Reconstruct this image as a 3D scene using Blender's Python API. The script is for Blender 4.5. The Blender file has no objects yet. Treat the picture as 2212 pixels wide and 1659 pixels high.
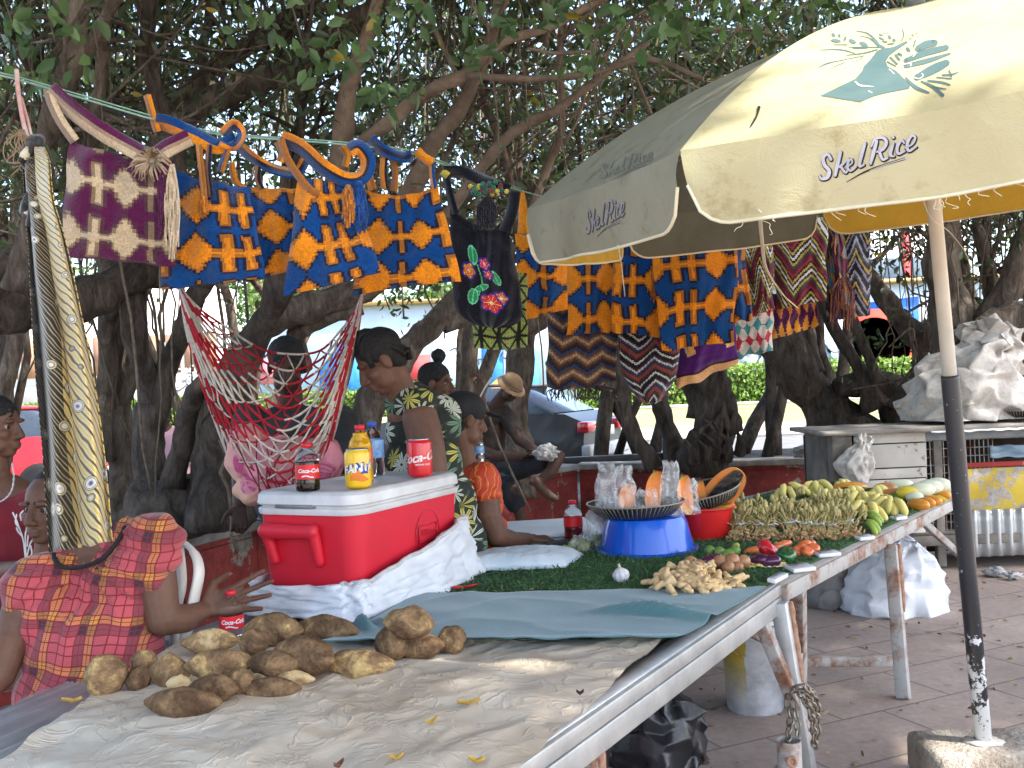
import bpy, bmesh, math, random
import numpy as np
from mathutils import Vector, Matrix, Euler, noise
R = math.radians
rnd = random.Random(7)
nrg = np.random.default_rng(11)
S = bpy.context.scene
COL = S.collection
# ---------------------------------------------------------------- camera
FPX, CAMH, ROLL = 2100.0, 1.474, R(2.5)
cd = bpy.data.cameras.new("camera")
cam = bpy.data.objects.new("camera", cd); COL.objects.link(cam)
cd.sensor_width = 36.0; cd.lens = 36.0 * FPX / 2212.0
cd.clip_start = 0.05; cd.clip_end = 2000
cam.matrix_world = Matrix.Translation((0, 0, CAMH)) @ Matrix.Rotation(R(90), 4, 'X') @ Matrix.Rotation(-ROLL, 4, 'Z')
S.camera = cam
# ---------------------------------------------------------------- light
SUN = Vector((0.50, -0.30, 0.81)).normalized()
W = bpy.data.worlds.new("World"); S.world = W; W.use_nodes = True
wn = W.node_tree.nodes; wl = W.node_tree.links
bg = wn['Background']; sk = wn.new('ShaderNodeTexSky'); sk.sky_type = 'NISHITA'; sk.sun_disc = False
sk.sun_elevation = math.asin(SUN.z); sk.sun_rotation = math.atan2(SUN.x, SUN.y)
sk.air_density = 1.0; sk.dust_density = 2.5; sk.ozone_density = 1.0
wl.new(sk.outputs[0], bg.inputs[0]); bg.inputs[1].default_value = 0.15
sl = bpy.data.lights.new("sun", 'SUN'); sl.energy = 2.3; sl.angle = R(1.5); sl.color = (1.0, 0.95, 0.86)
so = bpy.data.objects.new("sun", sl); COL.objects.link(so)
so.rotation_euler = (-SUN).to_track_quat('-Z', 'Y').to_euler()
S.view_settings.view_transform = 'Standard'; S.view_settings.look = 'None'
S.view_settings.exposure = 2.45; S.view_settings.gamma = 1.0
S.render.engine = 'CYCLES'
try:
    S.cycles.use_denoising = True
    S.cycles.max_bounces = 7; S.cycles.transparent_max_bounces = 12; S.cycles.diffuse_bounces = 4
    S.cycles.sample_clamp_indirect = 6.0
except Exception:
    pass
# ---------------------------------------------------------------- layout helpers: picture point (2212 x 1659) + metres -> place
_c, _s = math.cos(ROLL), math.sin(ROLL)
def un(u, v):
    x, y = u - 1106.0, v - 829.5
    return x * _c - y * _s, x * _s + y * _c
def P(u, v, d):
    x, y = un(u, v); return Vector((x * d / FPX, d, CAMH - y * d / FPX))
def G(u, v, z):
    x, y = un(u, v); d = FPX * (CAMH - z) / y
    return P(u, v, d)
def V(*a): return Vector(a)
# ---------------------------------------------------------------- objects
def tag(o, label=None, cat=None, group=None, kind=None):
    if label: o['label'] = label
    if cat: o['category'] = cat
    if group: o['group'] = group
    if kind: o['kind'] = kind
    return o
def thing(name, label, cat, loc=(0, 0, 0), rz=0.0, group=None):
    o = bpy.data.objects.new(name, None); COL.objects.link(o)
    o.location = loc; o.rotation_euler = (0, 0, rz); o.empty_display_size = .1
    return tag(o, label, cat, group)
def setparent(o, par):
    o.parent = par
    if par is not None:
        bpy.context.view_layer.update()
        o.matrix_parent_inverse = par.matrix_world.inverted()
def copy_tree(o, parent=None):
    c = o.copy(); COL.objects.link(c)
    if parent is not None: c.parent = parent
    for ch in [q for q in COL.objects if q.parent == o]:
        copy_tree(ch, c)
    return c
def mesh_from_np(name, co, faces_flat, starts, cols=None, smooth=True):
    me = bpy.data.meshes.new(name)
    me.vertices.add(len(co)); me.vertices.foreach_set('co', np.ascontiguousarray(co, dtype=np.float32).ravel())
    me.loops.add(len(faces_flat)); me.loops.foreach_set('vertex_index', np.ascontiguousarray(faces_flat, dtype=np.int32))
    me.polygons.add(len(starts)); me.polygons.foreach_set('loop_start', np.ascontiguousarray(starts, dtype=np.int32))
    me.update(calc_edges=True)
    if cols is not None:
        ca = me.color_attributes.new('Col', 'FLOAT_COLOR', 'CORNER')
        ca.data.foreach_set('color', np.ascontiguousarray(cols, dtype=np.float32).ravel())
    if smooth: me.polygons.foreach_set('use_smooth', np.ones(len(starts), dtype=bool))
    return me
class MB:
    """collects shapes and links them as one mesh object"""
    def __init__(self): self.v = []; self.f = []; self.c = []
    def add(self, vs, fs, col=None):
        b = len(self.v); self.v.extend([tuple(p) for p in vs])
        for k, f in enumerate(fs):
            self.f.append([i + b for i in f])
            self.c.append(col[k] if isinstance(col, list) else col)
        return self
    def box(self, c, s, rot=None, col=None):
        m = rot.to_matrix() if isinstance(rot, Euler) else (rot or Matrix.Identity(3))
        c = Vector(c); q = []
        for z in (-.5, .5):
            for y in (-.5, .5):
                for x in (-.5, .5): q.append(c + m @ Vector((x * s[0], y * s[1], z * s[2])))
        return self.add(q, [(0, 2, 3, 1), (4, 5, 7, 6), (0, 1, 5, 4), (2, 6, 7, 3), (0, 4, 6, 2), (1, 3, 7, 5)], col)
    def bar(self, a, b, w, h, up=(0, 0, 1), col=None):
        a, b = Vector(a), Vector(b); d = b - a; L = d.length; d.normalize()
        up = Vector(up); sx = d.cross(up)
        if sx.length < 1e-4: sx = d.cross(Vector((0, 1, 0)))
        sx.normalize(); uz = sx.cross(d).normalized()
        m = Matrix((sx, d, uz)).transposed()
        return self.box((a + b) / 2, (w, L, h), m, col)
    def tube(self, pts, rad, n=8, cap=True, col=None, colf=None, flat=1.0, up=None):
        pts = [Vector(p) for p in pts]; k = len(pts)
        if not hasattr(rad, '__len__'): rad = [rad] * k
        vs = []; fs = []; cs = []
        t = (pts[1] - pts[0]).normalized()
        nrm = Vector(up) if up is not None else t.orthogonal()
        nrm = (nrm - t * nrm.dot(t)).normalized()
        for i in range(k):
            if i == 0: t = pts[1] - pts[0]
            elif i == k - 1: t = pts[-1] - pts[-2]
            else: t = pts[i + 1] - pts[i - 1]
            if t.length < 1e-9: t = Vector((0, 0, 1))
            t.normalize(); nrm = nrm - t * nrm.dot(t)
            if nrm.length < 1e-6: nrm = t.orthogonal()
            nrm.normalize(); b = t.cross(nrm)
            for j in range(n):
                a = 2 * math.pi * j / n
                vs.append(pts[i] + (nrm * math.cos(a) * flat + b * math.sin(a)) * rad[i])
        for i in range(k - 1):
            cc = colf(i / (k - 1)) if colf else col
            for j in range(n):
                j2 = (j + 1) % n
                fs.append((i * n + j, i * n + j2, (i + 1) * n + j2, (i + 1) * n + j)); cs.append(cc)
        if cap:
            fs.append(tuple(range(n - 1, -1, -1))); cs.append(colf(0) if colf else col)
            fs.append(tuple(range((k - 1) * n, k * n))); cs.append(colf(1) if colf else col)
        return self.add(vs, fs, cs)
    def capsule(self, a, b, ra, rb, n=14):
        a, b = Vector(a), Vector(b); d = b - a; L = d.length
        t = d.normalized() if L > 1e-6 else Vector((0, 0, 1))
        pts = []; rr = []
        for k in (88, 65, 40, 15): pts.append(a - t * ra * math.sin(R(k))); rr.append(ra * math.cos(R(k)))
        for k in range(1, 4): q = k / 4; pts.append(a + d * q); rr.append(ra + (rb - ra) * q)
        for k in (15, 40, 65, 88): pts.append(b + t * rb * math.sin(R(k))); rr.append(rb * math.cos(R(k)))
        return self.tube(pts, rr, n)
    def limb(self, pts, rad, n=14):
        for i in range(len(pts) - 1): self.capsule(pts[i], pts[i + 1], rad[i], rad[i + 1], n)
        return self
    def lathe(self, prof, n=24, loc=(0, 0, 0), m=None, col=None, colf=None):
        m = m or Matrix.Identity(3); loc = Vector(loc); vs = []; fs = []; cs = []
        for r, z in prof:
            for j in range(n):
                a = 2 * math.pi * j / n; vs.append(loc + m @ Vector((max(r, 1e-5) * math.cos(a), max(r, 1e-5) * math.sin(a), z)))
        for i in range(len(prof) - 1):
            for j in range(n):
                j2 = (j + 1) % n; fs.append((i * n + j, i * n + j2, (i + 1) * n + j2, (i + 1) * n + j)); cs.append(colf(i) if colf else col)
        return self.add(vs, fs, cs)
    def grid(self, fn, nu, nv, wrap=False, colf=None, col=None):
        vs = []; fs = []; cs = []; w = nu if wrap else nu + 1
        for j in range(nv + 1):
            for i in range(w): vs.append(fn(i / nu, j / nv))
        for j in range(nv):
            for i in range(nu):
                i2 = (i + 1) % nu if wrap else i + 1
                fs.append((j * w + i, j * w + i2, (j + 1) * w + i2, (j + 1) * w + i))
                cs.append(colf((i + .5) / nu, (j + .5) / nv) if colf else col)
        return self.add(vs, fs, cs)
    def blob(self, c, r, m=None, nu=20, nv=12, amp=0.0, sc=3.0, seed=0.0, prof=None, col=None):
        """ellipsoid along local z, optional profile r(t) and noise"""
        m = m or Matrix.Identity(3); c = Vector(c)
        if not hasattr(r, '__len__'): r = (r, r, r)
        def fn(u, v):
            a = 2 * math.pi * u; t = max(min(v, .998), .002); z = -math.cos(math.pi * t); q = math.sin(math.pi * t)
            if prof: q *= prof(t)
            p = Vector((q * math.cos(a), q * math.sin(a), z))
            if amp: p *= 1 + amp * noise.noise(p * sc + Vector((seed, seed * 1.7, -seed)))
            return c + m @ Vector((p.x * r[0], p.y * r[1], p.z * r[2]))
        return self.grid(fn, nu, nv, wrap=True, col=col)
    def poly(self, pts, th=None, nrm=None, col=None):
        pts = [Vector(p) for p in pts]; n = len(pts)
        if not th: return self.add(pts, [tuple(range(n))], col)
        d = Vector(nrm).normalized() * th
        return self.add(pts + [p + d for p in pts], [tuple(range(n - 1, -1, -1)), tuple(range(n, 2 * n))] + [(i, (i + 1) % n, n + (i + 1) % n, n + i) for i in range(n)], col)
    def mesh(self, name, smooth=True):
        flat = [i for f in self.f for i in f]; st = np.cumsum([0] + [len(f) for f in self.f])[:-1]
        cols = None
        if any(c is not None for c in self.c):
            cols = np.array([(tuple(c) if c is not None else (1, 1, 1)) + (1.0,) for f, c in zip(self.f, self.c) for _ in f])
        return mesh_from_np(name, np.array(self.v), flat, st, cols, smooth)
    def build(self, name, mat, parent=None, smooth=True, bevel=0, sub=0, solid=0, auto=None, loc=None):
        me = self.mesh(name, smooth); o = bpy.data.objects.new(name, me); COL.objects.link(o)
        if mat: me.materials.append(mat)
        if auto and smooth:
            try: me.set_sharp_from_angle(angle=R(auto))
            except Exception: pass
        if parent is not None: setparent(o, parent)
        if loc is not None: o.location = loc
        if solid: q = o.modifiers.new('solid', 'SOLIDIFY'); q.thickness = solid; q.offset = 0
        if bevel: q = o.modifiers.new('bevel', 'BEVEL'); q.width = bevel; q.segments = 2; q.limit_method = 'ANGLE'
        if sub: q = o.modifiers.new('sub', 'SUBSURF'); q.levels = sub; q.render_levels = sub
        return o
def fuse(mb, name, mat, parent=None, voxel=.006, smooth=3, disp=None):
    """voxel-unions the collected closed shapes into ONE continuous surface"""
    me = mb.mesh('tmp'); o = bpy.data.objects.new('tmp', me); COL.objects.link(o)
    q = o.modifiers.new('r', 'REMESH'); q.mode = 'VOXEL'; q.voxel_size = voxel
    if smooth: q = o.modifiers.new('s', 'SMOOTH'); q.iterations = smooth; q.factor = .5
    dg = bpy.context.evaluated_depsgraph_get(); dg.update()
    nm = bpy.data.meshes.new_from_object(o.evaluated_get(dg)); nm.name = name
    bpy.data.objects.remove(o); bpy.data.meshes.remove(me)
    if disp:
        n = len(nm.vertices); co = np.empty(n * 3, np.float32); nm.vertices.foreach_get('co', co); no = np.empty(n * 3, np.float32)
        nm.vertex_normals.foreach_get('vector', no); co = co.reshape(-1, 3); no = no.reshape(-1, 3)
        for i in range(n): co[i] += no[i] * disp(Vector(co[i]), Vector(no[i]))
        nm.vertices.foreach_set('co', co.ravel()); nm.update()
    nm.polygons.foreach_set('use_smooth', np.ones(len(nm.polygons), dtype=bool))
    nm.materials.clear(); nm.materials.append(mat)
    ob = bpy.data.objects.new(name, nm); COL.objects.link(ob)
    if parent is not None: setparent(ob, parent)
    return ob
def rotz(d):
    """matrix whose local z points along d"""
    return Vector(d).normalized().to_track_quat('Z', 'Y').to_matrix()
def lerp(a, b, t): return a + (b - a) * t
def curve(pts, n=6):
    """smooth path through points (catmull-rom); points may be tuples of any length"""
    A = [np.array(p, float) for p in pts]; A = [2 * A[0] - A[1]] + A + [2 * A[-1] - A[-2]]; out = []
    for i in range(1, len(A) - 2):
        p0, p1, p2, p3 = A[i - 1:i + 3]
        for k in range(n):
            t = k / n; out.append(.5 * (2 * p1 + (p2 - p0) * t + (2 * p0 - 5 * p1 + 4 * p2 - p3) * t * t + (3 * p1 - p0 - 3 * p2 + p3) * t ** 3))
    out.append(A[-2]); return out
def nz(x, y=0.0, z=0.0): return noise.noise(Vector((x, y, z)))
# ---------------------------------------------------------------- materials
class NT:
    def __init__(self, name):
        self.m = bpy.data.materials.new(name); self.m.use_nodes = True; self.t = self.m.node_tree
        self.b = self.t.nodes['Principled BSDF']
    def n(self, typ, ins=None, **pr):
        k = self.t.nodes.new('ShaderNode' + typ)
        for a, v in pr.items(): setattr(k, a, v)
        for a, v in (ins or {}).items(): self.set(k.inputs[a], v)
        return k
    def set(self, sock, v):
        if isinstance(v, bpy.types.NodeSocket): self.t.links.new(v, sock)
        elif isinstance(v, bpy.types.Node): self.t.links.new(v.outputs[0], sock)
        else:
            if hasattr(v, '__len__') and len(v) == 3 and sock.type == 'RGBA': v = tuple(v) + (1,)
            sock.default_value = v
    def P(self, **k):
        nm = dict(col='Base Color', rough='Roughness', metal='Metallic', alpha='Alpha', trans='Transmission Weight', ior='IOR', spec='Specular IOR Level', normal='Normal', coat='Coat Weight', sss='Subsurface Weight', sheen='Sheen Weight')
        for a, v in k.items(): self.set(self.b.inputs[nm[a]], v)
        return self.m
    def math(self, op, a, b=0.0, c=None):
        k = self.n('Math', operation=op); self.set(k.inputs[0], a); self.set(k.inputs[1], b)
        if c is not None: self.set(k.inputs[2], c)
        return k.outputs[0]
    def mix(self, f, a, b, mode='MIX'):
        k = self.n('Mix', data_type='RGBA', blend_type=mode); self.set(k.inputs[0], f); self.set(k.inputs[6], a); self.set(k.inputs[7], b); return k.outputs[2]
    def ramp(self, f, stops, interp='LINEAR'):
        k = self.n('ValToRGB'); self.set(k.inputs[0], f); e = k.color_ramp; e.interpolation = interp
        while len(e.elements) < len(stops): e.elements.new(.5)
        for q, (p, c) in zip(e.elements, stops):
            q.position = p; q.color = (tuple(c) + (1,)) if hasattr(c, '__len__') else (c, c, c, 1)
        return k.outputs[0]
    def coord(self, which='Object'): return self.n('TexCoord').outputs[which]
    def noise(self, vec, scale, detail=4, rough=.6, dist=0.0, out=0):
        k = self.n('TexNoise', {'Vector': vec, 'Scale': scale, 'Detail': detail, 'Roughness': rough, 'Distortion': dist}); return k.outputs[out]
    def scale(self, vec, s, rot=(0, 0, 0)):
        return self.n('Mapping', {'Vector': vec, 'Scale': s, 'Rotation': rot}).outputs[0]
    def bump(self, h, strength=.3, dist=.01, n=None):
        k = self.n('Bump', {'Height': h, 'Strength': strength, 'Distance': dist})
        if n is not None: self.set(k.inputs['Normal'], n)
        return k.outputs[0]
    def attr(self, nm='Col'): return self.n('Attribute', attribute_name=nm).outputs['Color']
_mc = {}
def M(name, c1=(.5, .5, .5), c2=None, rough=.75, scale=12.0, bump=.0, bscale=None, bdist=.004, metal=0.0, spec=.4, lo=.35, hi=.65, attr=False, var=.25, detail=5, sss=0.0, coat=0.0, sheen=0.0):
    """mottled surface: two colours of the thing itself mixed by noise, small relief"""
    if name in _mc: return _mc[name]
    t = NT(name); co = t.coord(); f = t.noise(co, scale, detail)
    if attr:
        base = t.attr(); k = t.ramp(f, [(lo, (1 - var,) * 3), (hi, (1 + var * .3,) * 3)]); col = t.mix(1.0, base, k, 'MULTIPLY')
    else:
        c2 = c2 or tuple(x * (1 - var) for x in c1); col = t.ramp(f, [(lo, c1), (hi, c2)])
    t.P(col=col, rough=rough, metal=metal, spec=spec, sss=sss, coat=coat, sheen=sheen)
    if bump: t.P(normal=t.bump(t.noise(co, bscale or scale * 4, 4), bump, bdist))
    _mc[name] = t.m; return t.m
def clear(name, tint, rough=.05, ior=1.45, alpha=None, bump=0, bs=30):
    if name in _mc: return _mc[name]
    t = NT(name); t.P(col=tint, rough=rough, trans=1.0, ior=ior)
    if bump: t.P(normal=t.bump(t.noise(t.coord(), bs, 3), bump, .01))
    _mc[name] = t.m; return t.m
def film(name, tint=(.9, .93, .95), a=.25, rough=.12, bs=25, bump=.8):
    """thin clear plastic film: partly see-through, glossy crinkles"""
    if name in _mc: return _mc[name]
    t = NT(name); co = t.coord(); f = t.ramp(t.noise(co, bs * .7, 3, dist=1.5), [(.4, a * .5), (.62, min(1, a * 2.2))])
    t.P(col=tint, rough=rough, alpha=f, spec=.8, normal=t.bump(t.noise(co, bs, 3, dist=1.0), bump, .012))
    _mc[name] = t.m; return t.m
# ================================================================ SETTING
def mat_paving():
    t = NT('paving'); co = t.coord('Object')
    mp = t.scale(co, (1, 1, 1), (0, 0, R(-24)))
    b = t.n('TexBrick', {'Vector': mp, 'Scale': 1.0, 'Mortar Size': .006, 'Mortar Smooth': .25, 'Brick Width': .62, 'Row Height': .40, 'Color1': (.41, .33, .285), 'Color2': (.37, .295, .255), 'Mortar': (.20, .165, .145)}, offset=.35)
    n1 = t.noise(co, .9, 6, .65); n2 = t.noise(co, 26, 5, .7)
    c = t.mix(.8, b.outputs[0], t.ramp(n1, [(.32, (.58, .54, .50)), (.66, (1.14, 1.10, 1.07))]), 'MULTIPLY')
    c = t.mix(.7, c, t.ramp(n2, [(.3, (.72, .72, .72)), (.7, (1.15, 1.15, 1.15))]), 'MULTIPLY')
    st = t.ramp(t.noise(co, 5.5, 3, .5), [(.64, (1, 1, 1)), (.72, (.62, .58, .55))])
    c = t.mix(.8, c, st, 'MULTIPLY')
    h = t.math('ADD', t.math('MULTIPLY', b.outputs[1], -.8), t.math('MULTIPLY', n2, .35))
    return t.P(col=c, rough=.88, normal=t.bump(h, .5, .006))
g = MB(); g.add([(-300, -60, 0), (300, -60, 0), (300, 400, 0), (-300, 400, 0)], [(0, 1, 2, 3)])
tag(g.build('ground', mat_paving(), smooth=False), kind='structure')
def sheet(name, x0, x1, y0, y1, z, mat, kind='structure'):
    m = MB(); m.add([(x0, y0, z), (x1, y0, z), (x1, y1, z), (x0, y1, z)], [(0, 1, 2, 3)])
    return tag(m.build(name, mat, smooth=False), kind=kind)
sheet('road', -200, 200, 12.6, 22.5, .004, M('asphalt', (.10, .098, .096), (.15, .147, .143), .85, 3, .3, 60))
sheet('footpath', -200, 200, 22.65, 27, .10, M('sand_path', (.30, .245, .20), (.38, .32, .26), .9, 1.2, .3, 30))
t = NT('dry_grass'); co = t.coord(); f = t.noise(co, .5, 6, .7); f2 = t.noise(co, 9, 5, .7)
cg = t.mix(t.ramp(f, [(.38, 0.0), (.62, 1.0)]), (.16, .185, .055), (.29, .245, .12))
t.P(col=t.mix(.7, cg, t.ramp(f2, [(.3, (.6, .6, .6)), (.7, (1.2, 1.2, 1.2))]), 'MULTIPLY'), rough=.95, normal=t.bump(f2, .8, .05))
sheet('verge', -200, 200, 27, 70, .104, t.m)
kb = MB(); kb.box((0, 22.575, .06), (400, .15, .12)); tag(kb.build('kerb', M('kerb_stone', (.42, .40, .37), (.5, .48, .45), .9, 6), smooth=False), kind='structure')
kb = MB(); kb.box((0, 43.2, .17), (400, .2, .13)); tag(kb.build('verge_kerb', M('kerb_stone', (.5, .5, .5)), smooth=False), kind='structure')
# ---------------------------------------------------------------- leaves
def mat_leaf(name, gloss=.38, tr=.35):
    if name in _mc: return _mc[name]
    t = NT(name); c = t.attr(); t.P(col=c, rough=gloss, spec=.45)
    tl = t.n('BsdfTranslucent', {'Color': t.mix(1.0, c, (1.1, 1.25, .5), 'MULTIPLY')})
    mx = t.n('MixShader', {0: tr}); t.set(mx.inputs[1], t.b.outputs[0]); t.set(mx.inputs[2], tl.outputs[0])
    t.set(t.t.nodes['Material Output'].inputs[0], mx.outputs[0]); _mc[name] = t.m; return t.m
LEAF = mat_leaf('fig_leaf')
def leaf_mesh(name, cen, length, droop=.3, cols=((.05, .085, .035), (.10, .15, .06)), width=.42, var=.3, dirs=None):
    """cen: n x 3 leaf base points; each leaf is a folded pointed blade"""
    cen = np.asarray(cen, float); n = len(cen)
    d = nrg.normal(size=(n, 3)); d[:, 2] -= droop
    if dirs is not None: d = d * .45 + dirs
    d /= np.linalg.norm(d, axis=1)[:, None] + 1e-9
    s = np.cross(d, nrg.normal(size=(n, 3))); s /= np.linalg.norm(s, axis=1)[:, None] + 1e-9
    up = np.cross(s, d)
    L = (length * nrg.uniform(.65, 1.2, n))[:, None]; Wd = L * width * .5
    p0 = cen; p1 = cen + d * L * .38 + s * Wd + up * L * .05; p2 = cen + d * L * .75 + s * Wd * .7 + up * L * .02
    p3 = cen + d * L - up * L * .08; p4 = cen + d * L * .75 - s * Wd * .7 + up * L * .02; p5 = cen + d * L * .38 - s * Wd + up * L * .05
    mid1 = cen + d * L * .5 - up * L * .03
    co = np.stack([p0, p1, p2, p3, p4, p5, mid1], 1).reshape(-1, 3)
    b = (np.arange(n) * 7)[:, None]
    fl = (b + np.array([0, 1, 2, 6, 6, 2, 3, 6, 6, 3, 4, 6, 0, 6, 4, 5])[None])
    # faces: (0,1,2,6) (6,2,3) (6,3,4) (0,6,4,5)
    fl = (b + np.array([0, 1, 2, 6, 6, 2, 3, 6, 3, 4, 0, 6, 4, 5])[None]).ravel()
    st = (np.arange(n) * 14)[:, None] + np.array([0, 4, 7, 10])[None]
    k = nrg.random(n)[:, None]; c = np.array(cols[0]) * (1 - k) + np.array(cols[1]) * k; c *= nrg.uniform(1 - var, 1 + var, n)[:, None]
    yel = nrg.random(n) < .015; c[yel] = (.35, .26, .05)
    c = np.concatenate([c, np.ones((n, 1))], 1); c = np.repeat(c, 14, 0)
    return mesh_from_np(name, co, fl, st.ravel(), c)
def put(me, name, mat, parent=None):
    me.materials.append(mat); o = bpy.data.objects.new(name, me); COL.objects.link(o)
    if parent is not None: setparent(o, parent)
    return o
def scatter(centers, per, spread):
    c = np.repeat(np.asarray(centers, float), per, 0); return c + nrg.normal(size=c.shape) * spread
def mat_bark(name, c1, c2, c3):
    t = NT(name); co = t.coord(); v = t.scale(co, (1, 1, .3)); f = t.noise(v, 11, 8, .72, .6); f2 = t.noise(v, 42, 5, .7); f3 = t.noise(co, 1.6, 4, .6)
    c = t.ramp(f, [(.33, c1), (.5, c2), (.7, c3)]); c = t.mix(.8, c, t.ramp(f3, [(.35, (.62, .62, .62)), (.65, (1.15, 1.12, 1.08))]), 'MULTIPLY'); c = t.mix(.6, c, t.ramp(f2, [(.3, (.6, .6, .6)), (.65, (1.15, 1.15, 1.15))]), 'MULTIPLY')
    t.P(col=c, rough=.93, spec=.2, normal=t.bump(t.math('ADD', f, t.math('MULTIPLY', f2, .45)), 1.0, .035)); _mc[name] = t.m; return t.m
BARK = mat_bark('bark', (.055, .042, .034), (.15, .12, .096), (.30, .255, .21))
BARK_SHADE = mat_bark('shaded_bark', (.032, .025, .02), (.088, .071, .059), (.18, .15, .126))  # same bark scaled darker: the trunks' shade is put into its colour
def limb_pts(pl, n=5):
    """(u, v, depth, width in picture units) -> points, radii"""
    c = curve(pl, n); pts = []; rr = []
    for k, (u, v, d, w) in enumerate(c):
        p = P(u, v, d); r = max(w, 1.5) * .5 * d / FPX
        j = Vector((nz(p.x * 3, p.z * 3, 1), nz(p.x * 3, p.z * 3, 5), nz(p.x * 3, p.z * 3, 9))) * r * .5
        pts.append(p + j); rr.append(r * (1 + .22 * nz(p.x * 6, p.y * 6, p.z * 6)))
    return pts, rr
def bumpy_tube(mb, pts, rr, n=12, amp=.16):
    b = len(mb.v); mb.tube(pts, rr, n)
    for i in range(b, len(mb.v)):
        p = Vector(mb.v[i]); k = (i - b) // n
        if k < len(pts):
            o = p - pts[k]; a = nz(p.x * 9 + 3, p.y * 9, p.z * 5) + .5 * nz(p.x * 25, p.y * 25, p.z * 12)
            mb.v[i] = tuple(pts[k] + o * (1 + amp * 1.6 * a))
def sprout(mb, p, d, r, L, lev, ends):
    """random branch walking on from p along d"""
    k = 5; pts = [p]; q = p.copy(); dd = d.normalized()
    for i in range(k):
        dd = (dd + Vector((rnd.gauss(0, .16), rnd.gauss(0, .16), rnd.gauss(.05, .14)))).normalized(); q = q + dd * L / k; pts.append(q.copy())
    mb.tube(pts, [r * (1 - .6 * i / k) for i in range(k + 1)], 6)
    ends.extend(tuple(x) for x in pts[3:])
    if lev > 0:
        for i in range(rnd.choice((2, 3, 3))):
            a = rnd.choice(pts[2:]); e = (dd + Vector((rnd.gauss(0, .6), rnd.gauss(0, .5), rnd.gauss(.1, .45)))).normalized()
            sprout(mb, a, e, r * .5, L * rnd.uniform(.55, .85), lev - 1, ends)
def roots(mb, n, box, zlo, zhi, r=(.004, .012)):
    for _ in range(n):
        x = rnd.uniform(box[0], box[1]); y = rnd.uniform(box[2], box[3]); z1 = rnd.uniform(*zhi); z0 = rnd.uniform(*zlo)
        k = 7; sx, sy = rnd.gauss(0, .12), rnd.gauss(0, .05); ph = rnd.uniform(0, 9)
        pts = [(x + sx * (i / k) + .06 * nz(ph, i * .8), y + sy * i / k + .06 * nz(ph + 5, i * .8), lerp(z1, z0, i / k)) for i in range(k + 1)]
        mb.tube(pts, rnd.uniform(*r), 5)
def tree(label, limbs, mat=BARK, sprouts=(), lev=3, clusters=(), per=11, spread=.26, leaf=.085, cols=None, rootspec=None, group='fig trees behind the stalls', spr=None, slen=(.8, 1.5), taper=True):
    base = limb_pts(limbs[0])[0][-1]
    t = thing('fig_tree', label, 'tree', (base.x, base.y, .5), 0, group)
    mb = MB(); ends = []
    for l in limbs:
        pts, rr = limb_pts(l); bumpy_tube(mb, pts, rr, 14 if max(rr) > .05 else 8)
    for (u, v, d, w, du, dv, k) in sprouts:
        for _ in range(k):
            p = P(u, v, d) + Vector((rnd.gauss(0, .05), rnd.gauss(0, .1), rnd.gauss(0, .05)))
            sprout(mb, p, Vector((du + rnd.gauss(0, .35), rnd.gauss(0, .5), -dv + rnd.gauss(0, .3))), w * .5 * d / FPX, rnd.uniform(*slen), lev, ends)
    if len(clusters) > 8:
        for _ in range(46):
            a = Vector(rnd.choice(clusters)); b = a + Vector((rnd.gauss(.25, .5), rnd.gauss(0, .4), rnd.gauss(.35, .5))) * 1.5; md = (a + b) / 2 + Vector((rnd.gauss(0, .12), 0, rnd.gauss(0, .12))); r0 = rnd.uniform(.004, .017)
            mb.tube([Vector(q) for q in curve([a, md, b], 4)], [r0 * (1 - .06 * i) for i in range(9)], 5)
    mb.build('trunk', mat, t)
    if rootspec:
        rb = MB()
        for rs in rootspec: roots(rb, *rs)
        rb.build('aerial_roots', M('root', (.10, .075, .055), (.19, .15, .11), .95, 20), t)
    cen = list(ends) + list(clusters)
    if cen:
        put(leaf_mesh('crown', scatter(cen, per, spread), leaf, cols=cols or ((.045, .066, .036), (.105, .135, .075))), 'crown', LEAF, t)
    return t
def cloud(n, u, v, d):
    """leaf-cluster centres spread through a volume seen between picture bounds u, v and depths d"""
    return [tuple(P(rnd.uniform(*u), rnd.uniform(*v), rnd.uniform(*d))) for _ in range(n)]
# T1: dark fork at the left, its limb runs out of the frame
tree('dark forked fig tree whose broken limb stretches out left over the red shirt', [
    [(325, 880, 6.2, 70), (328, 980, 6.2, 70), (330, 1090, 6.2, 84), (335, 1180, 6.2, 120)],
    [(285, 640, 6.1, 62), (298, 740, 6.1, 48), (318, 830, 6.2, 50), (327, 930, 6.2, 66)],
    [(470, 560, 6.0, 50), (425, 640, 6.1, 48), (385, 740, 6.2, 44), (345, 850, 6.2, 48), (330, 920, 6.2, 60)],
    [(-120, 640, 5.6, 120), (0, 650, 5.7, 118), (100, 655, 5.8, 100), (200, 640, 5.9, 90), (290, 605, 6.0, 78), (350, 595, 6.1, 62)],
    [(-60, 600, 5.5, 70), (30, 560, 5.6, 66), (110, 520, 5.7, 50), (170, 420, 5.8, 44)],
    ], BARK_SHADE, [(285, 640, 6.1, 20, -.1, -1, 2), (170, 420, 5.8, 30, .1, -1, 3)], 2, cloud(26, (-150, 300), (-60, 420), (5.0, 6.6)),
    rootspec=[(9, (-2.6, -1.8, 5.6, 6.6), (.6, 1.6), (2.2, 3.2))])
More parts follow.
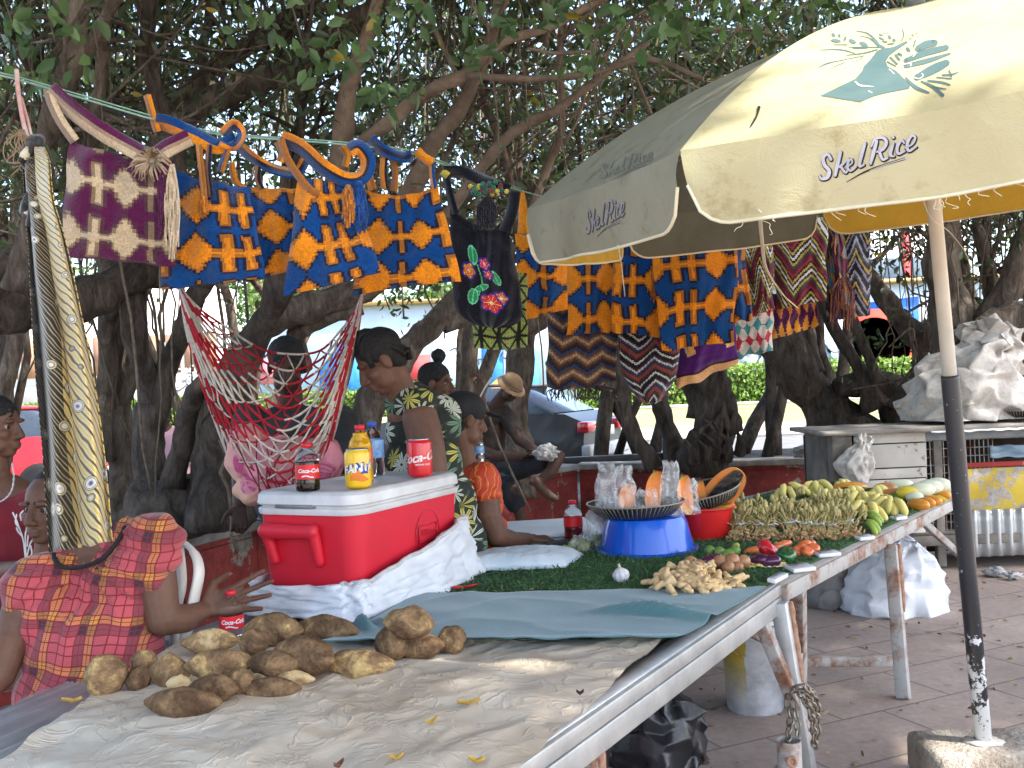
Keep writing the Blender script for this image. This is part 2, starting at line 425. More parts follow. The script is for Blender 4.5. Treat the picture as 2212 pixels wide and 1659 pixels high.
tree('pale rough trunk with hanging roots just right of the yellow patterned cloth', [
    [(235, 560, 7.0, 44), (245, 680, 7.0, 52), (262, 800, 7.0, 50), (268, 930, 7.0, 52), (258, 1060, 7.0, 66), (250, 1150, 7.0, 84)],
    [(300, 600, 7.2, 30), (290, 720, 7.2, 34), (272, 860, 7.1, 34)]], BARK,
    [(235, 560, 7.0, 30, 0, -1, 2)], 2, cloud(10, (150, 400), (300, 560), (6.8, 8)),
    rootspec=[(15, (-3.1, -2.5, 6.6, 7.2), (.8, 1.8), (2.0, 2.8))])
# T2: trunk the hammock hangs from, root mass below, long diagonals above
tree('leaning dark fig trunk that the red and white hammock is tied to', [
    [(620, 560, 5.4, 60), (590, 660, 5.5, 58), (545, 760, 5.6, 60), (500, 860, 5.7, 68), (470, 980, 5.8, 90), (445, 1130, 5.8, 140)],
    [(470, 850, 5.7, 46), (450, 820, 5.6, 40), (425, 835, 5.6, 40), (412, 890, 5.7, 38), (395, 960, 5.8, 40), (370, 1050, 5.8, 60)],
    [(440, 560, 5.6, 40), (408, 470, 5.5, 42), (370, 330, 5.5, 44), (345, 230, 5.4, 40), (320, 120, 5.4, 34), (330, 0, 5.4, 34), (335, -80, 5.4, 30)],
    [(300, 1100, 6.0, 120), (390, 1075, 6.0, 130), (480, 1085, 6.0, 120), (545, 1130, 6.0, 60)],
    [(500, 930, 5.8, 40), (520, 1020, 5.8, 44), (535, 1130, 5.8, 50)]], BARK_SHADE,
    [(620, 560, 5.4, 34, .2, -1, 2), (345, 230, 5.4, 20, -.3, -1, 2)], 2, cloud(30, (150, 640), (-80, 330), (5.6, 8)),
    rootspec=[(7, (-1.7, -1.2, 5.5, 6.0), (.5, .9), (1.0, 1.4))])
tree('fig tree with two long limbs rising to the upper right behind the bag straps', [
    [(350, 330, 6.6, 40), (362, 260, 6.6, 42), (420, 190, 6.5, 40), (500, 120, 6.4, 38), (580, 70, 6.3, 36), (650, 20, 6.2, 32), (740, -60, 6.2, 30)],
    [(300, 420, 6.4, 46), (390, 262, 6.3, 52), (490, 208, 6.2, 52), (612, 150, 6.1, 52), (720, 80, 6.0, 50), (800, 20, 6.0, 48), (900, -70, 5.9, 46)],
    [(160, 250, 6.5, 40), (190, 380, 6.5, 46), (215, 500, 6.6, 50), (240, 600, 6.6, 48), (230, 760, 6.8, 40), (225, 1000, 6.8, 44)],
    [(300, 420, 6.4, 44), (240, 560, 6.5, 54)],
    [(480, 215, 6.3, 26), (440, 130, 6.5, 22), (450, 40, 6.6, 20), (445, -60, 6.6, 20)]], BARK,
    [(650, 20, 6.2, 16, .5, -1, 3), (800, 20, 6.0, 20, .6, -.8, 3), (500, 120, 6.4, 12, -.2, -1, 2)], 2, cloud(34, (350, 1000), (-60, 330), (6.0, 9)),
    rootspec=[(24, (-2.6, -.6, 6.0, 7.5), (2.6, 3.3), (4.2, 5.2), (.003, .008))])
tree('trunk rising at the upper left with its fork above the green line', [
    [(175, -70, 4.9, 42), (160, 60, 4.9, 46), (150, 150, 4.9, 56), (120, 240, 5.0, 50), (95, 330, 5.1, 46), (70, 480, 5.2, 46), (40, 620, 5.3, 60)],
    [(290, -60, 4.8, 22), (240, 20, 4.8, 24), (190, 100, 4.9, 28), (155, 160, 4.9, 30)],
    [(235, -60, 5.2, 24), (222, 60, 5.2, 26), (212, 200, 5.3, 26), (200, 330, 5.3, 24)]], BARK,
    [(175, -70, 4.9, 16, 0, -1, 2), (160, 60, 4.9, 10, -.8, -.4, 3)], 2, cloud(30, (-120, 260), (-60, 300), (4.6, 7)),
    rootspec=[(15, (-2.7, -1.6, 4.7, 6), (2.0, 3.0), (3.6, 4.4), (.002, .006))])
# T3: middle limbs
tree('fig tree with dark twisting limbs over the seated people in the middle', [
    [(1100, 520, 6.8, 46), (1060, 590, 6.8, 54), (985, 655, 6.7, 58), (900, 735, 6.7, 54), (850, 800, 6.7, 60), (800, 880, 6.7, 66), (775, 1000, 6.7, 84), (765, 1150, 6.7, 120)],
    [(440, 1000, 6.5, 60), (460, 870, 6.5, 50), (530, 745, 6.4, 60), (600, 690, 6.4, 64), (690, 655, 6.4, 60), (790, 625, 6.5, 56), (880, 560, 6.6, 50)],
    [(660, 800, 6.6, 40), (640, 730, 6.5, 40), (700, 690, 6.5, 44), (780, 660, 6.5, 40)],
    [(1120, 650, 6.9, 50), (1040, 670, 6.8, 44), (960, 700, 6.7, 40)],
    [(1190, 540, 9.7, 56), (1165, 640, 9.7, 60), (1140, 720, 9.7, 62), (1120, 860, 9.7, 56), (1110, 1010, 9.7, 76), (1110, 1080, 9.7, 100)],
    [(1025, 640, 7.8, 34), (1018, 740, 7.8, 34), (1010, 850, 7.8, 36), (1012, 1100, 7.8, 44)],
    ], BARK, [(880, 560, 6.6, 24, .4, -1, 3), (1100, 520, 6.8, 24, .2, -1, 3)], 2, cloud(24, (640, 1250), (300, 640), (6.6, 9)),
    rootspec=[(9, (.1, .9, 7.2, 8.2), (1.3, 2.1), (2.3, 2.9), (.003, .008))])
tree('fig tree with one bare limb running level across the top middle', [
    [(780, 300, 5.3, 24), (840, 262, 5.2, 32), (893, 223, 5.2, 32), (950, 185, 5.1, 30), (1008, 158, 5.1, 28), (1087, 94, 5.0, 24), (1195, 55, 5.0, 20), (1330, -20, 5.0, 16)],
    [(1000, 162, 5.1, 20), (1070, 168, 5.0, 18), (1150, 171, 5.0, 16), (1230, 165, 4.9, 15), (1310, 150, 4.9, 14), (1400, 128, 4.8, 13), (1520, 170, 4.7, 8)],
    [(860, 470, 5.6, 40), (890, 410, 5.6, 42), (932, 324, 5.5, 40), (979, 252, 5.4, 38), (1015, 187, 5.3, 30), (1060, 90, 5.3, 24), (1080, -30, 5.3, 22)],
    [(960, 470, 5.5, 26), (1015, 396, 5.4, 24), (1087, 306, 5.3, 26), (1140, 270, 5.3, 24), (1195, 243, 5.2, 22), (1285, 173, 5.2, 16), (1400, 90, 5.2, 12)],
    [(1150, 450, 5.8, 16), (1185, 360, 5.8, 17), (1213, 281, 5.7, 16), (1209, 108, 5.7, 14), (1215, -20, 5.7, 12)],
    [(720, 420, 5.6, 50), (740, 300, 5.5, 44), (760, 160, 5.4, 36), (800, 60, 5.4, 30), (830, -60, 5.4, 26)],
    [(1280, 110, 4.6, 9), (1200, 115, 4.6, 9), (1140, 105, 4.6, 6)],
    ], M('warm_bark', (.115, .078, .055), (.25, .18, .13), .92, 9, .9, 30, .015, lo=.3, hi=.7, detail=8),
    [(1195, 55, 5.0, 10, .6, -.8, 3), (1285, 173, 5.2, 8, .6, -.6, 3), (1060, 90, 5.3, 10, .2, -1, 3), (1400, 128, 4.8, 6, .6, .2, 2), (1213, 281, 5.7, 8, .5, -1, 3)], 2,
    cloud(46, (900, 1600), (-60, 460), (5.2, 8)), rootspec=[(30, (-.6, 1.2, 5.0, 7.0), (2.2, 3.2), (3.4, 4.6), (.002, .006))])
# trunks in the planter to the right
tree('two slim leaning trunks below the hanging zigzag bags', [
    [(1310, 640, 9.6, 40), (1335, 780, 9.6, 38), (1345, 850, 9.6, 36), (1358, 910, 9.6, 34), (1382, 955, 9.6, 36), (1415, 1010, 9.6, 50)],
    [(1400, 640, 9.8, 36), (1412, 800, 9.8, 36), (1423, 870, 9.8, 36), (1449, 929, 9.8, 38), (1475, 1000, 9.8, 60)]], BARK_SHADE,
    [(1310, 640, 9.6, 30, -.1, -1, 2), (1400, 640, 9.8, 30, .2, -1, 2)], 2)
def spiky():
    l = [[(1530, 560, 9.4, 70), (1538, 760, 9.4, 78), (1542, 850, 9.4, 86), (1537, 920, 9.4, 100), (1532, 1010, 9.4, 130)],
         [(1490, 700, 9.5, 34), (1498, 820, 9.5, 40), (1510, 900, 9.5, 60)]]
    for k in range(15):
        u0 = rnd.uniform(1480, 1600); v0 = rnd.uniform(905, 985)
        l.append([(u0, v0 + 20, 9.2, 26), (u0 + rnd.uniform(-14, 14), v0 - 5, 9.15, 18), (u0 + rnd.uniform(-26, 26), v0 - rnd.uniform(20, 45), 9.1, 3)])
    return l
tree('gnarled black stump with root spikes behind the peeling red wall', spiky(), BARK_SHADE, [(1530, 560, 9.4, 40, 0, -1, 3)], 2, per=10)
tree('thick leaning trunk beside the weathered cabinet', [
    [(1600, 560, 9.0, 70), (1640, 660, 9.0, 84), (1690, 745, 9.0, 92), (1725, 815, 9.0, 86), (1762, 870, 9.0, 92), (1810, 925, 9.0, 120), (1850, 985, 9.0, 160)],
    [(1735, 620, 9.1, 46), (1740, 730, 9.1, 46), (1752, 800, 9.1, 50)],
    [(1765, 640, 9.3, 22), (1774, 760, 9.3, 22), (1800, 850, 9.3, 40)]], BARK_SHADE,
    [(1600, 560, 9.0, 40, -.3, -1, 3), (1735, 620, 9.1, 24, .1, -1, 2)], 2)
tree('fig tree with four thin bending stems right of the patterned bags', [
    [(1770, 600, 8.8, 26), (1792, 691, 8.8, 27), (1824, 745, 8.8, 28), (1866, 810, 8.8, 34), (1900, 880, 8.8, 70)],
    [(1820, 600, 8.7, 22), (1840, 685, 8.7, 23), (1860, 735, 8.7, 22), (1898, 825, 8.7, 26)],
    [(1850, 560, 8.5, 34), (1885, 610, 8.5, 38), (1925, 662, 8.5, 42), (1970, 712, 8.5, 50), (2030, 735, 8.5, 60), (2100, 760, 8.5, 60)],
    [(1800, 840, 8.9, 44), (1870, 828, 8.9, 58), (1930, 855, 8.9, 80), (1950, 930, 8.9, 120)],
    [(1970, 720, 8.5, 30), (1990, 780, 8.5, 30), (1960, 830, 8.5, 28), (1930, 880, 8.6, 28)],
    [(2000, 740, 8.5, 14), (1985, 800, 8.5, 12), (2010, 850, 8.5, 12), (1995, 900, 8.5, 12)],
    [(2020, 740, 8.5, 12), (2030, 800, 8.5, 10), (2015, 850, 8.5, 12), (2040, 900, 8.5, 12)]], BARK_SHADE,
    [(1850, 560, 8.5, 24, -.2, -1, 3), (1770, 600, 8.8, 20, -.1, -1, 2)], 2, rootspec=[(18, (3.2, 4.1, 8.3, 8.8), (1.0, 1.5), (1.8, 2.6), (.004, .01))])
tree('brown upright trunk behind the umbrella pole', [
    [(2030, 380, 7.8, 60), (2040, 520, 7.8, 70), (2052, 620, 7.8, 78), (2058, 720, 7.8, 90), (2065, 900, 7.8, 130)],
    [(2240, 430, 7.6, 50), (2200, 560, 7.6, 52), (2160, 660, 7.7, 54), (2090, 740, 7.8, 70)],
    [(2110, 480, 8.0, 24), (2140, 600, 8.0, 26), (2130, 700, 8.0, 30)],
    [(2300, 700, 7.4, 90), (2200, 690, 7.5, 90), (2120, 720, 7.6, 80)]], BARK,
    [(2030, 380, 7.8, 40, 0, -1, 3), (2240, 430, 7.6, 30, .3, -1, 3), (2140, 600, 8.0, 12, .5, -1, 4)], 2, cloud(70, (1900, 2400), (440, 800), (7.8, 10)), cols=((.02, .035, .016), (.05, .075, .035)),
    rootspec=[(36, (3.4, 5.0, 7.6, 8.6), (1.2, 2.0), (2.6, 3.4), (.003, .009))])
# crowns behind, filling the upper half with limbs, leaves and gaps
for (x, y, lb) in ((-5.2, 9.5, 'leafy fig tree in shade far left behind the limb'), (-3.2, 11.2, 'tall fig tree behind the purple bag'), (-.9, 11.8, 'dense fig tree behind the seated people'),
                   (1.2, 12.0, 'dark fig tree behind the umbrella left edge'), (3.2, 11.6, 'dark fig tree behind the umbrella top'), (5.6, 10.6, 'dark leafy fig tree at far right behind the sacks')):
    t = thing('fig_tree', lb, 'tree', (x, y, .5), 0, 'fig trees behind the stalls'); mb = MB(); ends = []
    for k in range(4):
        p = Vector((x + rnd.uniform(-.5, .5), y + rnd.uniform(-.4, .4), .4)); pts = [p]; d = Vector((rnd.gauss(0, .3), rnd.gauss(0, .2), 1))
        for i in range(7):
            d = (d + Vector((rnd.gauss(0, .14), rnd.gauss(0, .1), .12))).normalized(); p = p + d * .55; pts.append(p.copy())
        r0 = rnd.uniform(.05, .11); rr = [r0 * (1 - .07 * i) for i in range(8)]; bumpy_tube(mb, pts, rr, 9)
        for i in (4, 5, 6, 7, 7):
            sprout(mb, pts[i], Vector((rnd.gauss(0, .8), rnd.gauss(0, .5), rnd.uniform(.2, 1))), r0 * .5, rnd.uniform(.9, 1.6), 2, ends)
    mb.build('trunk', BARK if x < 1 else BARK_SHADE, t)
    rb = MB(); roots(rb, 38, (x - 1.6, x + 1.6, y - 1.5, y + 1), (2.0, 3.4), (3.6, 6.0), (.003, .012)); rb.build('aerial_roots', M('root', (.1, .08, .06)), t)
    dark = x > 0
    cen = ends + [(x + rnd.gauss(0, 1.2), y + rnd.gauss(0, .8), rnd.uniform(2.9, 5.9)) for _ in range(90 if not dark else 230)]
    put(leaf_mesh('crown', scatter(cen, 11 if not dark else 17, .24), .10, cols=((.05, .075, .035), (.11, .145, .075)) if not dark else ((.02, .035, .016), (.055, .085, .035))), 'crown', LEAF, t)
# the spreading crown above the stalls (unseen leaves over the frame added to shade them), with leaf sprays hanging into the top of the view
t = thing('fig_tree', 'spreading fig crown overhead, its unseen leaves thickened for shade, with leaf sprays hanging into the top edge', 'tree', (-4.6, 1.2, 0), 0, 'fig trees behind the stalls')
mb = MB(); ends = []
for k in range(3):
    pts = [(-4.6 + .1 * k, 1.2 + .2 * k, 0), (-4.5, 1.3 + .2 * k, 2), (-4.0 + .2 * k, 1.2 + .5 * k, 3.8), (-2.6, 1.0 + .9 * k, 5.0), (-.6, .8 + 1.5 * k, 5.5), (1.2, .6 + 1.7 * k, 5.8)]
    pts = [Vector(p) for p in curve(pts, 4)]; bumpy_tube(mb, pts, [lerp(.17, .03, i / len(pts)) for i in range(len(pts))], 10)
sprays = []
for (u, v, d, n, s) in ((790, 50, 3.6, 9, 70), (860, 200, 3.9, 12, 60), (1050, 50, 3.7, 12, 60), (1000, 110, 3.8, 8, 50), (1300, 95, 4.0, 12, 50), (1420, 40, 3.6, 14, 60), (1340, 40, 3.9, 8, 40), (1500, 50, 3.7, 8, 40),
                        (120, 90, 3.7, 14, 80), (60, 170, 3.8, 10, 60), (660, 120, 4.0, 9, 40), (740, 100, 4.0, 7, 40), (900, 30, 3.7, 8, 50), (30, 60, 3.7, 12, 60), (560, 20, 4.0, 8, 60), (1190, 20, 3.8, 10, 50), (1600, 20, 4.2, 12, 50), (1750, 10, 4.6, 12, 60)):
    a = P(u, v, d); top = a + Vector((rnd.uniform(-.2, .2), rnd.uniform(-.1, .2), rnd.uniform(.5, .9)))
    pts = [Vector(q) for q in curve([top, lerp(top, a, .5) + Vector((rnd.gauss(0, .05), 0, 0)), a], 4)]; mb.tube(pts, .004, 5)
    sp_ = []
    for i in range(n):
        sp_.append(tuple(P(u + rnd.gauss(0, s * .6), v + rnd.gauss(0, s * .45), d + rnd.gauss(0, .1))))
    sprays.append(sp_)
mb.build('trunk', BARK, t)
for sp_ in sprays: put(leaf_mesh('foliage', np.repeat(np.array(sp_), 2, 0) + nrg.normal(size=(len(sp_) * 2, 3)) * .02, .082, droop=.9, cols=((.06, .11, .045), (.13, .21, .08)), width=.5), 'foliage', LEAF, t)
can = []
def lit(x, y, z):
    k = (z - 2.2) / SUN.z; qx, qy = x - SUN.x * k, y - SUN.y * k      # where the sun ray through this leaf meets the umbrella's height
    k2 = z / SUN.z; gx, gy = x - SUN.x * k2, y - SUN.y * k2
    return (qx > .58 + .12 * nz(qy * 3, qx * 3) and qy > 2.29 - .473 * (qx - .43) and qy < 3.1 and 1.80 < qy and qx < 2.9)
while len(can) < 74000:  # extra unseen leaves block the sun, leaving a gap over the umbrella
    x, y = (rnd.uniform(-6.5, 7.0), rnd.uniform(-2.6, 8.5)) if len(can) < 42000 else (rnd.uniform(-1.6, 7.5), rnd.uniform(-1.6, 5.0)); z = rnd.uniform(4.7, 5.9)
    if not lit(x, y, z): can.append((x, y, z))
put(leaf_mesh('crown', can, .19, droop=.1, cols=((.05, .085, .035), (.10, .15, .06)), width=.5), 'crown', LEAF, t)
# ---------------------------------------------------------------- far side of the street
HEDGE = mat_leaf('hedge_leaf', .5, .3)
def hedge(label, x0, x1, y, h, dep):
    t = thing('hedge', label, 'hedge', ((x0 + x1) / 2, y, .1), 0, 'clipped hedges across the road')
    m = MB(); m.box(((x0 + x1) / 2, y, .1 + h / 2 - .12), (x1 - x0 - .3, dep - .3, h - .2)); m.build('branches', M('hedge_inner_shade', (.03, .05, .015), (.05, .08, .02), .95, 2), t, smooth=False)  # not modelled branches: a solid dark box standing for shade among the leaves
    n = int((x1 - x0) * 420); c = np.stack([nrg.uniform(x0, x1, n), y + nrg.uniform(-.5, .5, n) * dep, .15 + nrg.uniform(0, 1, n) * h], 1)
    top = nrg.random(n) < .4; c[top, 2] = h + nrg.normal(size=top.sum()) * .07 + .05; c[~top, 1] = y - dep * .5 + nrg.normal(size=(~top).sum()) * .09
    c[:, 2] += .05 * np.sin(c[:, 0] * 1.7)
    put(leaf_mesh('foliage', c, .2, cols=((.12, .20, .035), (.22, .33, .07)), width=.6), 'foliage', HEDGE, t)
hedge('bright clipped hedge below the blue mural, seen right of the stump', 3, 30, 45.5, 1.75, 1.6)
hedge('bright clipped hedge seen at left through the dark forked trunk', -26, -3, 50, 1.35, 1.6)
# mural wall
def flat(mb, pts, y, th=.02, col=None): mb.poly([(x, y, z) for x, z in pts], th, (0, -1, 0), col)
def uvq(u, v, d): p = P(u, v, d); return (p.x, p.z)
wall = thing('mural_wall', 'long painted wall across the road with bright blue and red murals', 'wall', (10, 50, 0))
m = MB(); m.box((12, 50.3, 2.9), (50, .5, 5.8)); m.build('wall', M('mural_base', (.44, .56, .68), (.52, .62, .72), .85, 1.5), wall, smooth=False)
m = MB(); m.box((12, 50.0, 5.9), (50, .9, .18)); m.build('coping', M('ochre_coping', (.5, .33, .14)), wall, smooth=False)
mu = MB(); Y = 50.03
def mur(col, *pts): flat(mu, [uvq(u, v, 50) for u, v in pts], Y, .012 + .004 * (len(mu.f) % 7), col)
mur((.03, .14, .50), (1860, 655), (1985, 640), (1985, 730), (1930, 735), (1870, 700))
mur((.75, .75, .74), (1985, 638), (2025, 634), (2025, 760), (1985, 760))
for k in range(1):
    cx, cy = 1890, 745
    def ring(r, col, a0=0, a1=360, n=26, sx=1.0): mur(col, *[(cx + r * sx * math.cos(R(a0 + (a1 - a0) * i / n)), cy + r * math.sin(R(a0 + (a1 - a0) * i / n))) for i in range(n)])
    ring(78, (.62, .05, .03)); ring(60, (.78, .78, .77)); ring(44, (.62, .05, .03)) ; ring(32, (.02, .02, .03))
mur((.66, .06, .04), (1925, 735), (1990, 742), (1990, 795), (1925, 790))
mur((.8, .58, .12), (1880, 788), (2010, 788), (2010, 812), (1880, 812))
mur((.15, .22, .32), (1770, 735), (1795, 735), (1795, 790), (1770, 790)); mur((.35, .43, .5), (1600, 770), (1640, 755), (1655, 800), (1600, 805)); mur((.28, .36, .46), (1650, 770), (1690, 740), (1715, 800), (1650, 805))
mur((.75, .8, .82), (1690, 690), (1730, 690), (1730, 760), (1700, 760)); mur((.05, .25, .60), (1040, 700), (1085, 690), (1090, 850), (1040, 860)); mur((.75, .8, .85), (1085, 690), (1120, 690), (1130, 860), (1090, 860))
mur((.1, .38, .75), (1120, 740), (1165, 760), (1165, 860), (1130, 860)); mur((.80, .36, .06), (1060, 830), (1080, 815), (1105, 830), (1100, 860), (1060, 862))
mur((.55, .66, .8), (930, 700), (1010, 700), (1010, 860), (930, 860)); mur((.66, .07, .07), (880, 770), (930, 765), (930, 830), (880, 830)); mur((.85, .42, .05), (880, 815), (915, 805), (935, 850), (880, 862)); 
for cx2, cy2, r in ((992, 800, 13), (992, 832, 15)):
    mur((.85, .65, .06), *[(cx2 + r * math.cos(k * .4), cy2 + r * math.sin(k * .4)) for k in range(16)]); mur((.05, .16, .35), *[(cx2 + r * .6 * math.cos(k * .4), cy2 + r * .6 * math.sin(k * .4)) for k in range(16)])
mur((.03, .20, .62), (690, 800), (735, 740), (765, 740), (765, 860), (690, 860)); mur((.75, .20, .25), (560, 780), (600, 770), (600, 830), (560, 830)); mur((.1, .45, .75), (765, 760), (830, 760), (830, 880), (765, 880))
mu.build('mural_paint', M('mural_paint', (1, 1, 1), rough=.8, attr=True, var=.2, scale=3), wall, smooth=False)
lp = MB()
for k in range(26):   # thin black outlines of the graffiti
    u, v = rnd.choice(((1600, 770), (1660, 770), (1720, 740), (1050, 760), (950, 760), (1780, 760))); pl = []
    u += rnd.uniform(0, 50); a = rnd.uniform(0, 6)
    for i in range(6): u += 11 * math.cos(a); v += 11 * math.sin(a); a += rnd.gauss(0, .9); x, z = uvq(u, v, 50); pl.append((x, 49.96, z))
    lp.tube([Vector(q) for q in curve(pl, 3)], .035, 4)
lp.build('graffiti_line', M('graffiti_black', (.05, .06, .09)), wall)
# building at the left beyond the hedge, white block at the right
bl = thing('brick_building', 'pale building with brown panels between white posts across the road at left', 'building', (-22, 56, 0))
m = MB(); x0, _ = uvq(-40, 700, 56); x1, _ = uvq(470, 700, 56); m.box(((x0 + x1) / 2, 58, 4), (x1 - x0, 4, 8)); m.build('wall', M('render_white', (.62, .60, .57), (.7, .68, .65), .85, 1), bl, smooth=False)
for k in range(13):
    xa = lerp(x0, x1, k / 13) + .12; xb = lerp(x0, x1, (k + 1) / 13) - .12
    m = MB(); m.box(((xa + xb) / 2, 55.97, 4.1), (xb - xa, .06, 2.2)); m.build('panel', M('brown_panel', (.30, .15, .09), (.36, .19, .12), .8, 2), bl, smooth=False)
m = MB(); m.box(((x0 + x1) / 2, 55.9, 1.3), (x1 - x0, .25, 2.4)); m.build('plinth', M('grey_wall', (.26, .25, .25), (.36, .35, .34), .9, 1.2), bl, smooth=False)
m = MB()
for k in range(16):
    u, v = 385 + rnd.uniform(0, 45), 790 + rnd.uniform(0, 40); pl = []
    for i in range(5): u += rnd.gauss(0, 8); v += rnd.gauss(0, 8); x, z = uvq(u, v, 55.7); pl.append((x, 55.73, z))
    m.tube([Vector(q) for q in curve(pl, 3)], .05, 4)
m.build('graffiti_line', M('graffiti_white', (.7, .7, .72)), bl)
m = MB(); p = P(448, 800, 55.7); m.box((p.x, 55.74, 1.5), (.9, .06, 2.2)); m.build('door', M('blue_door', (.05, .25, .55)), bl, smooth=False, bevel=.02)
wb = thing('white_building', 'white building with a red stripe glimpsed under the umbrella at right', 'building', (22, 62, 0))
m = MB(); a = P(1850, 600, 62); b = P(2040, 600, 62); m.box(((a.x + b.x) / 2, 64, 5.5), (b.x - a.x + 3, 4, 11)); m.build('wall', M('render_white', (.6, .6, .6)), wb, smooth=False)
m = MB(); q = P(1960, 600, 61.9); m.box((q.x, 61.95, 6), (.5, .08, 9)); m.build('red_stripe', M('red_stripe', (.6, .05, .06)), wb, smooth=False)
for k in range(4):
    for j in range(2):
        m = MB(); q = P(1885 + 40 * k, 600, 61.9); m.box((q.x + .2, 61.96, 5.2 + 2.6 * j), (1.1, .06, 1.3)); m.build('window', M('dim_glass', (.12, .16, .2), rough=.2), wb, smooth=False, bevel=.02)
# sunlit trees beyond
for (x, y, h, lb) in ((-30, 66, 11, 'sunlit green tree behind the pale building'), (-17, 70, 13, 'bright tree glimpsed through the branches above the purple bag'), (-5, 72, 10, 'bright tree glimpsed behind the upper middle branches'), (10, 74, 12, 'green street tree behind the mural'), (30, 76, 12, 'green street tree at right beyond the mural')):
    t = thing('street_tree', lb, 'tree', (x, y, 0), 0, 'sunlit trees beyond the street'); m = MB(); e = []
    m.tube([(x, y, 0), (x + .2, y, 2), (x, y, h * .5)], [.4, .33, .25], 10)
    for k in range(5): sprout(m, Vector((x, y, h * .45)), Vector((rnd.gauss(0, .6), rnd.gauss(0, .6), 1)), .14, h * .3, 1, e)
    m.build('trunk', BARK, t)
    cen = e + [(x + rnd.gauss(0, 3), y + rnd.gauss(0, 2.2), h * .62 + rnd.gauss(0, h * .17)) for _ in range(90)]
    put(leaf_mesh('crown', scatter(cen, 40, .6), .42, cols=((.07, .13, .03), (.16, .24, .07)), width=.6), 'crown', LEAF, t)
# ---------------------------------------------------------------- planter
def mat_redwall():
    t = NT('peeling_red_paint'); co = t.coord(); f = t.noise(co, 2.2, 8, .72, .4); f2 = t.noise(co, 24, 5, .7)
    pe = t.ramp(t.math('ADD', f, t.math('MULTIPLY', t.math('SUBTRACT', f2, .5), .18)), [(.555, 0.0), (.575, 1.0)])
    red = t.ramp(f2, [(.3, (.20, .022, .020)), (.7, (.30, .04, .032))]); cc = t.ramp(f2, [(.3, (.17, .145, .12)), (.7, (.33, .30, .26))])
    dk = t.ramp(t.noise(co, 3, 5), [(.35, (.55, .5, .5)), (.6, (1, 1, 1))])
    return t.P(col=t.mix(1, t.mix(pe, red, cc), dk, 'MULTIPLY'), rough=.8, normal=t.bump(t.math('ADD', pe, t.math('MULTIPLY', f2, .5)), .5, .01))
path = [(-3.3, 3.4), (-2.55, 4.75), (-2.07, 6.03), (-1.8, 6.76), (-.6, 8.9), (.66, 10.2), (1.82, 9.89), (2.95, 9.72), (6.5, 9.3)]
pl = thing('planter_wall', 'low red painted planter wall peeling to concrete round the trees', 'wall', (0, 9, 0))
front = MB(); top = MB()
for (a, b) in zip(path, path[1:]):
    a = Vector((*a, 0)); b = Vector((*b, 0)); d = (b - a).normalized(); n = Vector((d.y, -d.x, 0)); L = (b - a).length
    mid = (a + b) / 2; ang = math.atan2(d.y, d.x)
    front.box(mid - n * .12 + Vector((0, 0, .27)), (L, .20, .54), Euler((0, 0, ang)))
    top.box(mid - n * .13 + Vector((0, 0, .572)), (L + .05, .30, .06), Euler((0, 0, ang)))
front.build('wall', mat_redwall(), pl, smooth=False, bevel=.01)
top.build('coping', M('grey_coping', (.15, .14, .13), (.28, .27, .25), .9, 6, .6, 30), pl, smooth=False, bevel=.008)
m = MB(); m.poly([(x, y, .5) for x, y in path] + [(6.5, 12.4, .5), (-5.5, 12.4, .5)]); tag(m.build('soil', M('soil', (.035, .028, .022), (.09, .07, .055), .97, 5, 1, 20, .03), smooth=False), kind='structure')
m = MB(); a, b = P(1150, 1000, 10.9), P(1475, 985, 10.6); m.bar(a, b, .1, .09); c = P(1440, 1012, 10.6); m.box((c.x, c.y, .4), (.07, .07, .8))
tag(m.build('low_rail', M('rail_dark', (.02, .02, .025), rough=.5), smooth=False, bevel=.006), 'dark low metal rail along the road side of the planter', 'rail')
